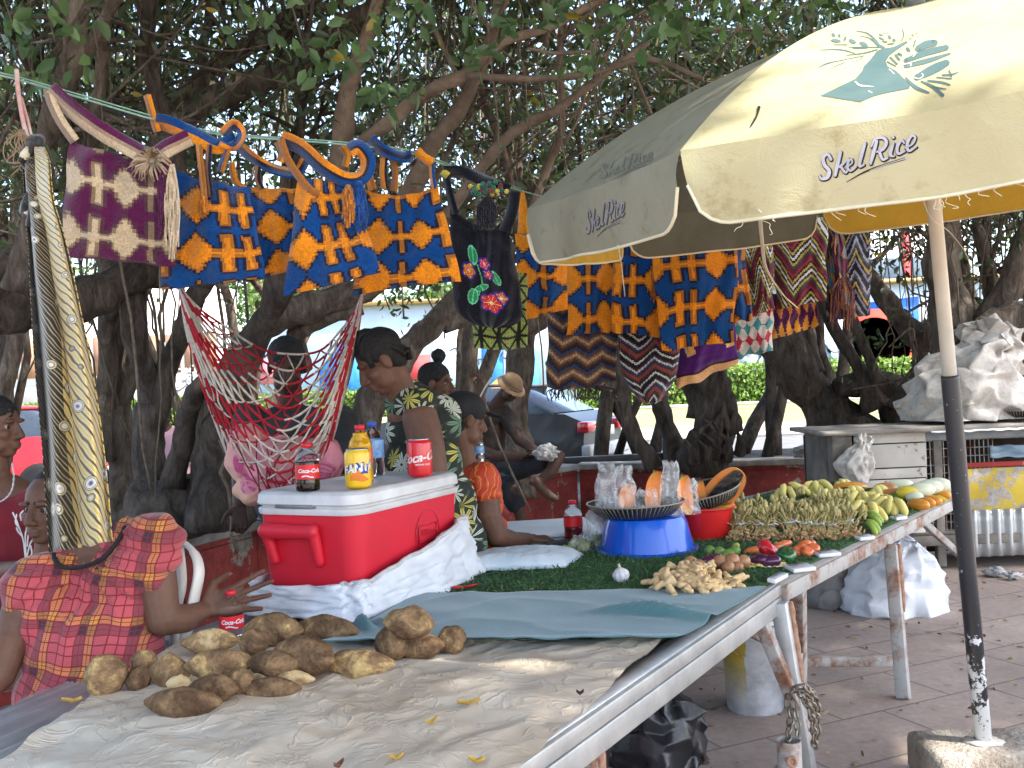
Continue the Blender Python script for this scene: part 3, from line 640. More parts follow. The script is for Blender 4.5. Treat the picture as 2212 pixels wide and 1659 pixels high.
# ---------------------------------------------------------------- cars
def car(label, loc, rz, paint, L=4.3):
    t = thing('parked_car', label, 'car', (0, 0, 0), 0, 'cars on the road')
    W2 = .84; pm = M('paint_' + label[:6], paint, rough=.4, spec=.35, coat=.15, var=.06); b = MB()
    prof = [(-L / 2, .45, .62), (-L / 2 + .05, .75, .70), (-L / 2 + .5, .9, .78), (-L / 2 + 1.0, .97, .8), (L / 2 - 1.0, 1.02, .8), (L / 2 - .35, 1.0, .78), (L / 2 - .05, .86, .72), (L / 2, .5, .66)]
    rings = []
    for x, h, w in prof:
        s = w / .8; rings.append([(x, -W2 * s * .97, .25), (x, -W2 * s, .5), (x, -W2 * s * .98, .72 * h), (x, -W2 * s * .88, h), (x, W2 * s * .88, h), (x, W2 * s * .98, .72 * h), (x, W2 * s, .5), (x, W2 * s * .97, .25)])
    b.add([p for r in rings for p in r], [(i * 8 + j, (i + 1) * 8 + j, (i + 1) * 8 + (j + 1) % 8, i * 8 + (j + 1) % 8) for i in range(7) for j in range(8)] + [tuple(range(8)), tuple(range(63, 55, -1))])
    b.build('body', pm, t, auto=40, bevel=.03)
    g = MB(); cr = [(-1.15, .96, .74), (-.55, 1.40, .62), (.9, 1.42, .62), (1.65, 1.02, .74)]
    g.add([p for x, h, w in cr for p in ((x, -w, h), (x, w, h))] + [p for x, h, w in cr for p in ((x, -.74, .93), (x, .74, .93))], [(0, 2, 3, 1), (2, 4, 5, 3), (4, 6, 7, 5), (0, 8, 10, 2), (2, 10, 12, 4), (4, 12, 14, 6), (1, 3, 11, 9), (3, 5, 13, 11), (5, 7, 15, 13)])
    g.build('window', M('car_glass', (.03, .04, .05), rough=.06, spec=.8), t, smooth=False)
    r = MB(); r.add([(x, s * w, h) for x, h, w in ((-.6, 1.405, .60), (.95, 1.425, .60)) for s in (-1, 1)] + [(.15, -.58, 1.47), (.15, .58, 1.47)], [(0, 4, 5, 1), (4, 2, 3, 5)]); r.build('roof', pm, t, solid=.03)
    for sy in (-1, 1):
        for x in (-1.3, 1.3):
            w = MB(); mm = Matrix.Rotation(R(90), 3, 'X'); w.lathe([(.0, -.1), (.26, -.1), (.32, -.07), (.33, 0), (.32, .07), (.26, .1), (0, .1)], 20, (x, sy * .78, .33), mm); o = w.build('wheel', M('tyre', (.015, .015, .016), rough=.8), t)
            w = MB(); w.lathe([(0, .11), (.15, .115), (.2, .10)], 16, (x, sy * .78, .33), Matrix.Rotation(R(90 * sy), 3, 'X')); w.build('rim', M('alloy', (.5, .5, .52), rough=.3, metal=1), o)
        l = MB(); l.box((L / 2 - .06, sy * .58, .80), (.18, .34, .16)); l.build('tail_light', M('tail_red', (.55, .01, .02), rough=.15, coat=1), t, smooth=False, bevel=.03)
        l = MB(); l.box((-L / 2 + .1, sy * .55, .68), (.16, .34, .14)); l.build('headlight', M('lamp_clear', (.7, .72, .75), rough=.1), t, smooth=False, bevel=.03)
    l = MB(); l.box((L / 2 + .012, 0, .72), (.03, .5, .14)); l.build('number_plate', M('plate', (.8, .8, .8), rough=.3), t, smooth=False)
    l = MB(); l.box((L / 2 - .01, 0, .45), (.16, 1.55, .2)); l.build('bumper', M('bumper_grey', (.35, .36, .37), rough=.35), t, smooth=False, bevel=.04)
    t.location = loc; t.rotation_euler = (0, 0, rz); return t
p = G(1205, 1020, 0); car('silver grey car with a red tail light on the road behind the hat man', (p.x - 1.2, 15.6, 0.004), R(-28), (.035, .035, .037))
car('red car on the road behind the woman in the red top', (P(-60, 900, 14.4).x, 14.4, .004), R(3), (.60, .02, .03))
# ================================================================ STALL: tables, cloths, umbrella
ZT = .712
GALV = M('galvanised_steel', (.36, .36, .35), (.52, .52, .50), .45, 7, .15, 60, metal=.55, detail=7)
def mat_rust():
    t = NT('rusty_steel'); co = t.coord(); f = t.noise(co, 7, 7, .7); f2 = t.noise(co, 50, 4, .7)
    k = t.ramp(f, [(.46, 0.0), (.60, 1.0)]); c = t.mix(k, (.40, .385, .36), t.ramp(f2, [(.3, (.16, .065, .035)), (.7, (.30, .16, .10))]))
    return t.P(col=c, rough=.7, metal=.25, normal=t.bump(f2, .4, .004))
RUST = mat_rust()
WELD = M('weld_rust', (.26, .12, .07), (.42, .25, .17), .85, 40, 1, 90)
n1 = Vector((.52, .855, 0)).normalized(); o1 = Vector((-n1.y, n1.x, 0))      # along / inward, near table
A1 = Vector((-.03, 1.96, 0)) - n1 * .75; B1 = Vector((.965, 3.585, 0))
tb = thing('market_table', 'near welded steel table covered with a pale tarp and heaped with tubers', 'table', (-.3, 2.7, 0), 0, 'welded steel tables')
m = MB()
def rail(m, a, b, z0, z1, w, ins=0.0, side=o1):
    a = a + side * (w / 2 + ins); b = b + side * (w / 2 + ins)
    m.bar(Vector((a.x, a.y, (z0 + z1) / 2)), Vector((b.x, b.y, (z0 + z1) / 2)), w, z1 - z0)
rail(m, A1, B1, .655, .697, .042)
m.build('rail', GALV, tb, smooth=False, bevel=.004)
m = MB(); rail(m, A1 - o1 * .02, B1 - o1 * .02, .590, .650, .036, .022); m.build('rail', GALV, tb, smooth=False, bevel=.004)
m = MB(); rail(m, A1 - o1 * .0, B1, .6985, .704, .065, .01); m.build('edge_strip', M('zinc_strip', (.45, .46, .46), (.6, .6, .6), .4, 12, .2, 40, metal=.6), tb, smooth=False)
def leg(par, p, top, foot=None, w=.05, mat=RUST, weld=True):
    foot = foot or p; m = MB(); m.bar((foot.x, foot.y, 0.0), (p.x, p.y, top), w, w, up=(n1.x, n1.y, 0)); o = m.build('leg', mat, par, smooth=False, bevel=.004)
    if weld:
        m = MB(); q = Vector((p.x, p.y, 0)) - o1 * (w * .52) + n1 * w * .35; f = Vector((foot.x, foot.y, 0)) - o1 * (w * .52) + n1 * w * .35
        m.tube([lerp(Vector((f.x, f.y, 0)), Vector((q.x, q.y, top)), k) for k in (.55, .6, .65, .7, .75, .8, .85, .9, .95, 1.0)], [.005, .011, .013, .011, .014, .012, .014, .012, .016, .012], 7); m.build('weld_bead', WELD, o)
p = G(1305, 1565, .60); leg(tb, Vector((p.x, p.y, 0)) + o1 * .05, .59, None, .052)
p = G(1702, 1290, .66); L2 = Vector((p.x, p.y, 0)) + o1 * .03; f2 = G(1748, 1690, 0); leg(tb, L2, .64, Vector((f2.x, f2.y, 0)), .056, GALV)
leg(tb, Vector((-1.28, 2.35, 0)), .6, None, .05, GALV, False); leg(tb, Vector((-.95, 3.85, 0)), .6, None, .05, GALV, False)
m = MB(); a = G(1648, 1325, .625); b = P(1740, 1575, L2.y - .02); m.bar(a + o1 * .02, b, .045, .045, up=(n1.x, n1.y, 0)); m.build('brace', RUST, tb, smooth=False, bevel=.004)
m = MB(); a = G(1610, 1350, .6); b = P(1500, 1240, 4.6); m.bar(a + o1 * .05, G(1730, 1420, .35), .02, .03); m.build('brace', RUST, tb, smooth=False, bevel=.003)
# corrugated iron top
top = MB()
C0 = Vector((-1.62, 1.85, 0)); 
def corr(u, v):
    a = lerp(A1, B1, v) + o1 * .02; b = lerp(Vector((-1.75, 1.5, 0)), Vector((-.93, 3.95, 0)), v); p = lerp(a, b, u)
    w = (p - A1).dot(o1); return (p.x, p.y, .672 + .009 * math.sin(w * 2 * math.pi / .076))
top.grid(corr, 130, 3); o = top.build('corrugated_top', M('corrugated_iron', (.36, .37, .37), (.56, .58, .59), .42, 4, .1, 40, metal=.5, detail=7), tb, solid=.002)
# far table
n2 = Vector((1.55, 2.06, 0)).normalized(); o2 = Vector((-n2.y, n2.x, 0)); A2 = Vector((.975, 3.56, 0)); B2 = Vector((2.66, 5.80, 0))
tf = thing('market_table', 'far welded steel table covered with green turf matting and produce', 'table', (1.4, 4.8, 0), 0, 'welded steel tables')
m = MB(); rail(m, A2, B2, .635, .695, .045, 0, o2); m.build('rail', RUST, tf, smooth=False, bevel=.004)
m = MB(); m.poly([(*(A2 + o2 * .01).xy, .69), (*(B2 + o2 * .01).xy, .69), (*(B2 + o2 * 1.1).xy, .69), (.15, 4.75, .69), (-.35, 4.35, .69), (-.2, 3.95, .69)], .016, (0, 0, 1)); m.build('top_board', M('grey_plank', (.22, .2, .18), (.32, .3, .27), .9, 5), tf, smooth=False)
p = G(1938, 1160, .68); L3 = Vector((p.x, p.y, 0)) + o2 * .03; f = G(1952, 1510, 0); leg(tf, L3, .64, Vector((f.x, f.y, 0)), .056, RUST)
p = G(2055, 1090, .66); f = G(2098, 1372, 0); L4 = Vector((f.x, f.y, 0)); leg(tf, L4, .66, None, .05, GALV, False)
p = G(1752, 1262, .66); f = G(1727, 1480, .1); leg(tf, Vector((p.x, p.y, 0)) + o2 * .05, .64, Vector((f.x, f.y, 0)), .05, RUST, False)
leg(tf, Vector((.9, 5.9, 0)), .68, None, .05, GALV, False); leg(tf, Vector((-.2, 4.6, 0)), .68, None, .05, GALV, False)
m = MB(); a = P(1940, 1428, L3.y); m.bar(a, (.55, L3.y + .1, a.z + .02), .035, .045); m.build('cross_bar', RUST, tf, smooth=False, bevel=.004)
m = MB(); a = G(2000, 1122, .66); m.bar(a + o2 * .03, P(2074, 1200, L4.y), .035, .035); m.build('brace', RUST, tf, smooth=False, bevel=.004)
# a low pale box top behind the turf
bx = thing('foam_box', 'pale foam box behind the turf beside the cap woman and her hand', 'box', (-.05, 5.0, 0)); m = MB(); p = G(1170, 1165, .70); m.box((p.x, p.y + .12, .62), (.5, .42, .20), Euler((0, 0, .1))); m.build('body', M('foam_white', (.62, .66, .68), (.72, .75, .76), .7, 6), bx, smooth=False, bevel=.02)
m = MB(); m.box((p.x, p.y + .12, .735), (.54, .46, .03), Euler((0, 0, .1))); m.build('lid', M('foam_white', (.6, .6, .6)), bx, smooth=False, bevel=.01)
m = MB(); a, b = G(1135, 1192, .72), G(1235, 1168, .72); m.bar(a, b, .035, .03); tag(m.build('wooden_batten', M('dark_batten', (.045, .04, .036), (.09, .08, .07), .85, 20), smooth=False, bevel=.003), 'dark wooden batten on the table beside the cap woman\'s hand', 'batten')
# ---------------------------------------------------------------- cloths
def quad_cloth(c00, c10, c11, c01, nu, nv, hf, z):
    c = [G(*q, z) for q in (c00, c10, c11, c01)]
    def fn(u, v):
        p = lerp(lerp(c[0], c[1], u), lerp(c[3], c[2], u), v); e = .018 * nz(p.x * 6, p.y * 6, 2)
        edge = min(u, 1 - u, v, 1 - v); k = max(0, 1 - edge * 14)
        return (p.x + e * k, p.y + e * k * .8, z + hf(p, u, v))
    m = MB(); m.grid(fn, nu, nv); return m
def fold(x, y, s): return (1 - abs(nz(x * s, y * s, 3))) ** 6
def tarp_h(p, u, v):
    q, w = p.x * .80 + p.y * .60, -p.x * .60 + p.y * .80; q += .10 * nz(p.x * 2, p.y * 2, 5)
    h = .011 * (1 - 2.6 * abs(nz(q * 1.5, w * 3.4, 3))) + .0075 * (1 - 2.6 * abs(nz(q * 5.2, w * 3.0, 8))) + .0050 * (1 - 2.6 * abs(nz(q * 8, w * 11, 1))) + .0012 * nz(p.x * 24, p.y * 24, 1) + .006
    return max(h, 0) + .002 + .0015 * nz(p.x * 45, p.y * 45)
t = NT('woven_tarp'); co = t.coord(); f = t.noise(co, 3.2, 7, .65); f2 = t.noise(co, 60, 3, .6); f3 = t.noise(co, 1.3, 3, .5)
c = t.ramp(f, [(.30, (.42, .34, .255)), (.48, (.57, .49, .39)), (.68, (.67, .605, .51))]); c = t.mix(.7, c, t.ramp(f3, [(.35, (.84, .78, .70)), (.65, (1.05, 1.05, 1.05))]), 'MULTIPLY')
wv = t.n('TexWave', {'Vector': t.scale(co, (1, 1, 1), (0, 0, R(28))), 'Scale': 70.0, 'Distortion': .6}, wave_type='BANDS').outputs[1]
cr = t.ramp(t.noise(co, 7, 4, .55, 1.2), [(.46, 0.0), (.5, 1.0), (.54, 0.0)]); t.P(col=c, rough=.62, normal=t.bump(cr, .5, .006, t.bump(t.math('ADD', f2, t.math('MULTIPLY', wv, .6)), .4, .0025))); TARP = t.m
o = quad_cloth((-225, 1790), (1068, 1730), (1478, 1352), (395, 1395), 150, 110, tarp_h, .700).build('tarp', TARP); tag(o, 'pale dirty woven tarp spread over the near table', 'tarp')
def teal_h(p, u, v):
    h = .004 + .004 * nz(p.x * 7, p.y * 7) + .006 * fold(p.x, p.y, 3)
    a = G(1405, 1345, ZT); d = ((p.x - a.x) * .9 + (p.y - a.y) * .25) ; e = (p.y - a.y + .25 * (p.x - a.x)); h += .040 * math.exp(-((e + .03 * math.sin(d * 15)) / .026) ** 2) * math.exp(-(d / .11) ** 2) * (1 + .22 * math.sin(d * 17 + 1)) + .02 * math.exp(-((d - .12) / .05) ** 2) * math.exp(-((e + .07) / .03) ** 2)
    a = G(790, 1370, ZT); h += .022 * math.exp(-((p.x - a.x) / .07) ** 2 - ((p.y - a.y) / .06) ** 2) * (1 + math.sin(p.x * 90 + p.y * 40)) + .012 * max(0, 1 - v * 10) * (1 + nz(p.x * 9, 2, 2))
    return h
TEAL = M('teal_felt', (.052, .145, .155), (.075, .185, .195), .95, 5, .7, 160, .003, sheen=.3)
o = quad_cloth((690, 1398), (1462, 1388), (1655, 1272), (900, 1285), 120, 50, teal_h, .731).build('teal_cloth', TEAL, solid=.003); tag(o, 'teal felt cloth with rumpled edge between tarp and turf', 'cloth')
turf = thing('turf_mat', 'dark green artificial turf mat under the produce', 'mat', (.8, 4.3, ZT))
poly = [(-.30, 3.52), (.2, 3.50), (.55, 3.44), (.80, 3.40), (.95, 3.585), (2.60, 5.77), (1.75, 6.35), (1.0, 5.4), (.25, 4.62), (-.2, 4.2), (-.3, 3.95)]
m = MB(); m.poly([(x, y, .708) for x, y in poly], .008, (0, 0, 1)); m.build('backing', M('turf_base', (.025, .06, .025), (.04, .09, .03), .95, 30, 1, 150), turf, smooth=False)
def inside(x, y, pg):
    c = False
    for (x1, y1), (x2, y2) in zip(pg, pg[1:] + pg[:1]):
        if (y1 > y) != (y2 > y) and x < (x2 - x1) * (y - y1) / (y2 - y1) + x1: c = not c
    return c
bl = []
while len(bl) < 17000:
    x, y = rnd.uniform(-.3, 2.6), rnd.uniform(3.4, 6.3)
    if inside(x, y, poly) and (y < 5 or rnd.random() < .6): bl.append((x, y, .716))
dirs = nrg.normal(size=(len(bl), 3)) * .8; dirs[:, 2] = .55
o = put(leaf_mesh('blades', bl, .024, cols=((.03, .085, .028), (.075, .17, .05)), width=.16, dirs=dirs), 'blades', M('turf_blade', (1, 1, 1), rough=.6, attr=True, var=.2, scale=20), turf)
o['kind'] = 'stuff'
# ---------------------------------------------------------------- umbrella
UC = Vector((1.421, 3.234, 2.176)); UN = Vector((-.085, -.083, 1)).normalized(); UR = 1.348; PH = 3.874; HZ = .484
ex = Vector((0, 1, 0)).cross(UN).normalized(); ey = UN.cross(ex)
UV_ = [UC + UR * (math.cos(PH - k * math.pi / 4) * ex + math.sin(PH - k * math.pi / 4) * ey) for k in range(8)]; AP = UC + UN * HZ
um = thing('market_umbrella', 'large faded cream and grey market umbrella printed with a hand and rice logo', 'umbrella', (UC.x, UC.y, 0))
def fabric(name, c1, c2, tc, under, back):
    t = NT(name); co = t.coord(); f = t.noise(co, 2.5, 6, .65); f2 = t.noise(co, 9, 5, .7); f3 = t.noise(co, 250, 2)
    c = t.ramp(f, [(.3, c2), (.65, c1)]); sp = t.ramp(f2, [(.30, (.60, .55, .46)), (.44, (1, 1, 1))]); c = t.mix(.8, c, sp, 'MULTIPLY')
    bf = t.n('NewGeometry').outputs['Backfacing']; c = t.mix(bf, c, t.mix(1, back, t.ramp(f2, [(.3, (.8, .8, .8)), (.6, (1.05, 1.05, 1.05))]), 'MULTIPLY'))  # back faces recoloured: shade and light through the canvas put into the underside
    nb = t.bump(t.math('ADD', t.math('MULTIPLY', f3, .3), t.noise(co, 14, 4, .6, 1.2)), .28, .012)
    t.P(col=c, rough=.75, normal=nb); tl = t.n('BsdfTranslucent', {'Color': tc, 'Normal': nb}); mx = t.n('MixShader', {0: under}); t.set(mx.inputs[1], t.b.outputs[0]); t.set(mx.inputs[2], tl.outputs[0])
    t.set(t.t.nodes['Material Output'].inputs[0], mx.outputs[0]); return t.m
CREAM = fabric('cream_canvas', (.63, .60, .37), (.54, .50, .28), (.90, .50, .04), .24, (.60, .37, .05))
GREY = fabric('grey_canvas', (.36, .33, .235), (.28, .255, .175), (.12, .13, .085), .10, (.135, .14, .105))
HEM = M('hem_binding', (.74, .66, .42), (.82, .76, .56), .8, 10)
canopy_all = MB(); allv = []
def upoint(a, b, s, t):
    w = s * 1.0; rim = lerp(a, b, w); p = lerp(rim, AP, t); bow = .115 * 4 * t * (1 - t) * (1 - .35 * t)
    sag = .030 * 4 * s * (1 - s) * (1 - t) * (.4 + t * 1.6); wr = .006 * nz(p.x * 5, p.y * 5, p.z * 5) * 4 * s * (1 - s)
    return p + UN * (bow - sag + wr)
for k in range(8):
    a, b = UV_[k], UV_[(k + 1) % 8]; mid = (a + b) / 2 - UC; outw = (mid - UN * mid.dot(UN)).normalized(); L = (b - a).length
    m = MB(); m.grid(lambda s, t: upoint(a, b, 1 - s, min(t, .985)), 24, 18)
    VH = .185
    def val(s, v):
        q = s * L; d = min(q, L - q); rr = .10; low = VH - (rr - math.sqrt(max(0, rr * rr - max(0, rr - d) ** 2)) if d < rr else 0)
        ins = .010 * v; sc = lerp(ins / L, 1 - ins / L, s); p = upoint(a, b, sc, 0)
        return p - UN * (low * v) + outw * (.015 * math.sin(v * 2.2) + .012 * v * nz(p.x * 7, p.y * 7, k) + .006 * math.sin(q * 23 + k) * v)
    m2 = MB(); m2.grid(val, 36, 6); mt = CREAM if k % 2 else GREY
    pn = m.build('canopy_panel', mt, um, solid=0); vo = m2.build('valance', mt, pn)
    canopy_all.add(m.v, m.f); canopy_all.add(m2.v, m2.f)
    h = MB(); h.tube([val(i / 44, 1.0) for i in range(45)], .0045, 6); h.build('hem', HEM, pn)
    if k == 7:
        th = MB()
        for j in range(40):
            q = val(rnd.choice((rnd.uniform(.04, .3), rnd.uniform(.04, .95))), 1.0); pp = [q]
            for i in range(rnd.choice((2, 3, 4))): pp.append(pp[-1] + Vector((rnd.gauss(.004, .012), rnd.gauss(0, .006), -rnd.uniform(.001, .014))))
            th.tube([Vector(x) for x in curve([tuple(x) for x in pp], 3)], .0009, 4)
        th.build('frayed_thread', HEM, vo)
    r = MB(); r.tube([upoint(a, b, 0, t / 10) - UN * .015 for t in range(0, 10)], .006, 6); r.build('rib', M('rib_steel', (.35, .34, .32), rough=.4, metal=.7), um)
base = UC - UN * ((UC.z - .15) / UN.z)
m = MB(); jn = lerp(base, UC, .63); m.tube([jn - UN * .05, lerp(jn, AP, .5), AP - UN * .02], .0235, 18); m.build('pole', M('cream_pole', (.66, .62, .52), (.74, .71, .62), .45, 8), um)
t = NT('peeling_black_pole'); co = t.coord(); z = t.n('SeparateXYZ', {0: co}).outputs[2]; f = t.noise(co, 13, 6, .7)
k = t.ramp(t.math('ADD', f, t.math('MULTIPLY', t.math('SUBTRACT', .55, z), .34)), [(.575, 0.0), (.59, 1.0)])
k = t.math('MULTIPLY', k, t.ramp(t.math('ADD', z, 0), [(.20, 1.0), (.9, 1.0), (1.0, 0.7)])); spk = t.ramp(t.noise(co, 60, 3), [(.68, 0.0), (.72, .8)])
t.P(col=t.mix(k, t.mix(spk, (.028, .028, .032), (.35, .33, .3)), (.66, .68, .68)), rough=.38, normal=t.bump(k, .4, .003))
m = MB(); m.tube([base - UN * .1, lerp(base, jn, .5), jn, jn + UN * .012], .029, 20); m.build('pole', t.m, um)
m = MB(); m.lathe([(0, .09), (.02, .09), (.028, .07), (.03, 0), (.03, -.03), (.0, -.03)], 14, AP + UN * .03, rotz(UN)); m.build('finial', M('finial_grey', (.25, .27, .26), rough=.6), um)
for pts, w in (([(1640, 455), (1646, 520), (1655, 580), (1690, 635), (1722, 664)], .007), ([(1987, 415), (2010, 470), (2050, 500), (2085, 545), (2098, 585)], .0035), ([(1335, 530), (1342, 570), (1350, 640)], .002)):
    m = MB(); m.tube([P(u, v, 2.25 + .08 * i) for i, (u, v) in enumerate(curve(pts, 4))], w, 6, flat=.3); m.build('loose_tie', HEM, um)
# printed marks: outlines drawn on the flat and laid onto the canvas
from mathutils.bvhtree import BVHTree
bvh = BVHTree.FromPolygons([Vector(p) for p in canopy_all.v], canopy_all.f)
O = Vector((0, 0, CAMH))
def lay(shapes, name, mat, off, step=8.0, par=None, tree=None):
    """shapes: closed outlines; each is filled, cut fine and pressed onto the cloth"""
    bm = bmesh.new()
    for s in shapes:
        vs = [bm.verts.new((x, y, 0)) for x, y in s]
        try: bm.faces.new(vs)
        except Exception: pass
    bmesh.ops.triangulate(bm, faces=bm.faces[:])
    for _ in range(5):
        e = [q for q in bm.edges if q.calc_length() > step]
        if not e: break
        bmesh.ops.subdivide_edges(bm, edges=e, cuts=1); bmesh.ops.triangulate(bm, faces=bm.faces[:])
    bad = []
    for v in bm.verts:
        d = (P(v.co.x, v.co.y, 1.0) - O).normalized(); h = (tree or bvh).ray_cast(O, d)
        if h[0] is None: bad.append(v); continue
        nn = h[1] if h[1].dot(d) < 0 else -h[1]; v.co = h[0] + nn * off
    bmesh.ops.delete(bm, geom=bad, context='VERTS')
    me = bpy.data.meshes.new(name); bm.to_mesh(me); bm.free(); return put(me, name, mat, par or um)
def stroke(pts, w):
    """polyline with widths -> rounded outlines (quads and discs)"""
    out = []; c = curve([(x, y, ww) for (x, y, *r) in pts for ww in [(r[0] if r else w)]], 5)
    l = []; r_ = []
    for i, (x, y, ww) in enumerate(c):
        a = c[max(i - 1, 0)]; b = c[min(i + 1, len(c) - 1)]; dx, dy = b[0] - a[0], b[1] - a[1]; q = math.hypot(dx, dy) or 1
        l.append((x - dy / q * ww / 2, y + dx / q * ww / 2)); r_.append((x + dy / q * ww / 2, y - dx / q * ww / 2))
    for i in range(len(c) - 1): out.append([l[i], l[i + 1], r_[i + 1], r_[i]])
    for x, y, ww in (c[0], c[-1]): out.append([(x + ww / 2 * math.cos(k * .6283), y + ww / 2 * math.sin(k * .6283)) for k in range(10)])
    return out
def ell(x, y, a, b, r):
    r = R(r); return [(x + a * math.cos(k * .45) * math.cos(r) - b * math.sin(k * .45) * math.sin(r), y + a * math.cos(k * .45) * math.sin(r) + b * math.sin(k * .45) * math.cos(r)) for k in range(14)]
def tr(shapes, f): return [[f(x, y) for x, y in s] for s in shapes]
eq = lambda x, y: ((1900 + x / 3.687) * .8848, (y / 3.687) * .8848)
E_ = [[(380, 865), (740, 922), (860, 870), (950, 845), (1180, 800), (1190, 770), (1120, 700), (1060, 640), (985, 600), (968, 560), (1000, 505), (1060, 460), (1170, 385), (1150, 372), (1040, 425), (950, 440), (890, 460), (830, 540), (770, 600), (758, 640), (715, 690), (690, 715)]]
for pts in ([(1262, 440, 58), (1330, 405, 68), (1408, 388, 60)], [(1150, 548, 40), (1330, 478, 58), (1512, 432, 52)], [(1150, 598, 36), (1350, 548, 44), (1545, 486, 18)], [(1250, 700, 56), (1400, 625, 84), (1515, 570, 62)], [(1150, 705, 16), (1240, 790, 34), (1352, 838, 18)],
            [(1290, 735, 14), (1400, 790, 30), (1480, 862, 32)], [(1380, 785, 20), (1510, 806, 10)], [(1350, 730, 16), (1470, 745, 22), (1545, 768, 16)], [(1430, 700, 12), (1560, 712, 12)], [(1480, 680, 16), (1560, 675, 18), (1625, 652, 6)], [(1540, 640, 14), (1560, 690, 16)],
            [(1010, 520, 18), (1070, 580, 16)], [(985, 560, 16), (1060, 600, 10)], [(1060, 500, 22), (1090, 540, 20)], [(1085, 485, 22), (1110, 500, 22)], [(1160, 440, 26), (1180, 460, 26)], [(1220, 420, 12), (1235, 370, 16)], [(1120, 268, 8), (1130, 320, 12), (1108, 375, 8)],
            [(500, 405, 6), (620, 405, 8)], [(670, 442, 6), (740, 436, 10), (812, 435, 5)], [(370, 452, 4), (560, 450, 12), (690, 482, 6)], [(620, 500, 6), (780, 480, 14), (890, 450, 12)], [(360, 612, 4), (440, 575, 12), (560, 548, 6), (770, 505, 8)], [(490, 610, 4), (600, 565, 8)], [(690, 570, 4), (760, 515, 8)],
            [(700, 282, 4), (800, 300, 12), (870, 360, 22), (905, 410, 30), (950, 432, 24)], [(740, 330, 5), (820, 345, 8), (900, 415, 10)], [(620, 432, 4), (760, 425, 8), (900, 430, 8)]): E_ += stroke(pts, 10)
for a in ((497, 318, 22, 14, 50), (551, 325, 18, 10, 65), (602, 352, 24, 12, -70), (520, 370, 46, 16, 8), (670, 376, 36, 18, 30), (770, 400, 42, 18, 25), (930, 350, 30, 9, 25), (962, 378, 28, 8, 8), (1003, 338, 22, 12, 60), (1043, 365, 18, 14, 60), (950, 300, 14, 5, -60), (980, 302, 14, 5, -55), (1015, 398, 34, 7, -5), (1210, 322, 10, 10, 0), (1190, 352, 8, 8, 0), (1245, 305, 18, 5, -50), (1258, 330, 16, 4, -40), (925, 318, 22, 6, 20)): E_.append(ell(*a))
lay(tr(E_, eq), 'hand_emblem', M('emblem_teal', (.06, .118, .122), (.085, .145, .145), .8, 10), .0012)
nail = []
for pts in ([(1120, 545), (1180, 490), (1235, 485), (1215, 515)], [(1090, 610), (1130, 585), (1195, 580), (1190, 600)], [(1105, 665), (1150, 640), (1215, 640), (1210, 660)], [(1220, 705), (1270, 715), (1305, 690), (1295, 670)], [(695, 742, 12), (740, 775, 14), (860, 786, 4)], [(815, 826, 8), (848, 842, 4)], [(1000, 630, 8), (1045, 670, 5)]): nail += stroke(pts, 7)
lay(tr(nail, eq), 'emblem_line', M('emblem_white', (.80, .80, .70), rough=.8), .0020, 5)
SK = [[(290, 1250, 30), (262, 1205, 26), (222, 1235, 32), (232, 1300, 34), (275, 1352, 34), (258, 1412, 34), (205, 1425, 26), (188, 1395, 16)], [(378, 1190, 28), (352, 1290, 34), (330, 1395, 26)], [(448, 1245, 16), (372, 1318, 26)], [(378, 1312, 24), (420, 1368, 24), (445, 1345, 14)],
      [(440, 1318, 14), (480, 1285, 16), (478, 1252, 18), (450, 1268, 24), (440, 1325, 26), (470, 1352, 22), (520, 1318, 14)], [(598, 1108, 26), (565, 1220, 32), (548, 1310, 28), (590, 1300, 16)], [(702, 1090, 28), (675, 1190, 34), (648, 1288, 26)], [(655, 1140, 14), (690, 1070, 22), (760, 1058, 28), (790, 1100, 30), (760, 1160, 28), (705, 1185, 18)],
      [(725, 1180, 26), (755, 1250, 28), (800, 1240, 16)], [(850, 1110, 26), (825, 1210, 30), (860, 1225, 16)], [(850, 1052, 26), (852, 1056, 26)], [(950, 1105, 20), (925, 1082, 22), (888, 1140, 30), (895, 1200, 26), (955, 1180, 14)], [(960, 1150, 14), (1025, 1112, 18), (1048, 1055, 22), (1015, 1042, 24), (978, 1110, 30), (990, 1175, 26), (1060, 1140, 12)]]
UL = [[(430, 1448, 3), (600, 1355, 14), (800, 1284, 16), (950, 1240, 20)]]
sq = lambda x, y: ((1950 + x / 3.687) * .8848, (50 + y / 3.687) * .8848)
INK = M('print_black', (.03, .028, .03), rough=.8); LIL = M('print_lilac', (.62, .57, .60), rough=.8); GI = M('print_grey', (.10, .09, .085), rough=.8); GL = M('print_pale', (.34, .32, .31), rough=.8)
def logo(q, ink, fill, s=1.0):
    a = []; b = []
    for st in SK: a += tr(stroke([(x + 6, y + 6, w + 14) for x, y, w in st], 0), q); b += tr(stroke([(x, y, w - 2) for x, y, w in st], 0), q)
    for st in UL: a += tr(stroke([(x + 3, y + 6, w + 3) for x, y, w in st], 0), q); b += tr(stroke([(x + 40, y - 4, max(w - 9, 2)) for x, y, w in st[1:]], 0), q)
    lay(a, 'logo_outline', ink, .0013, 9); lay(b, 'logo_lettering', fill, .0024, 9)
logo(sq, INK, LIL)
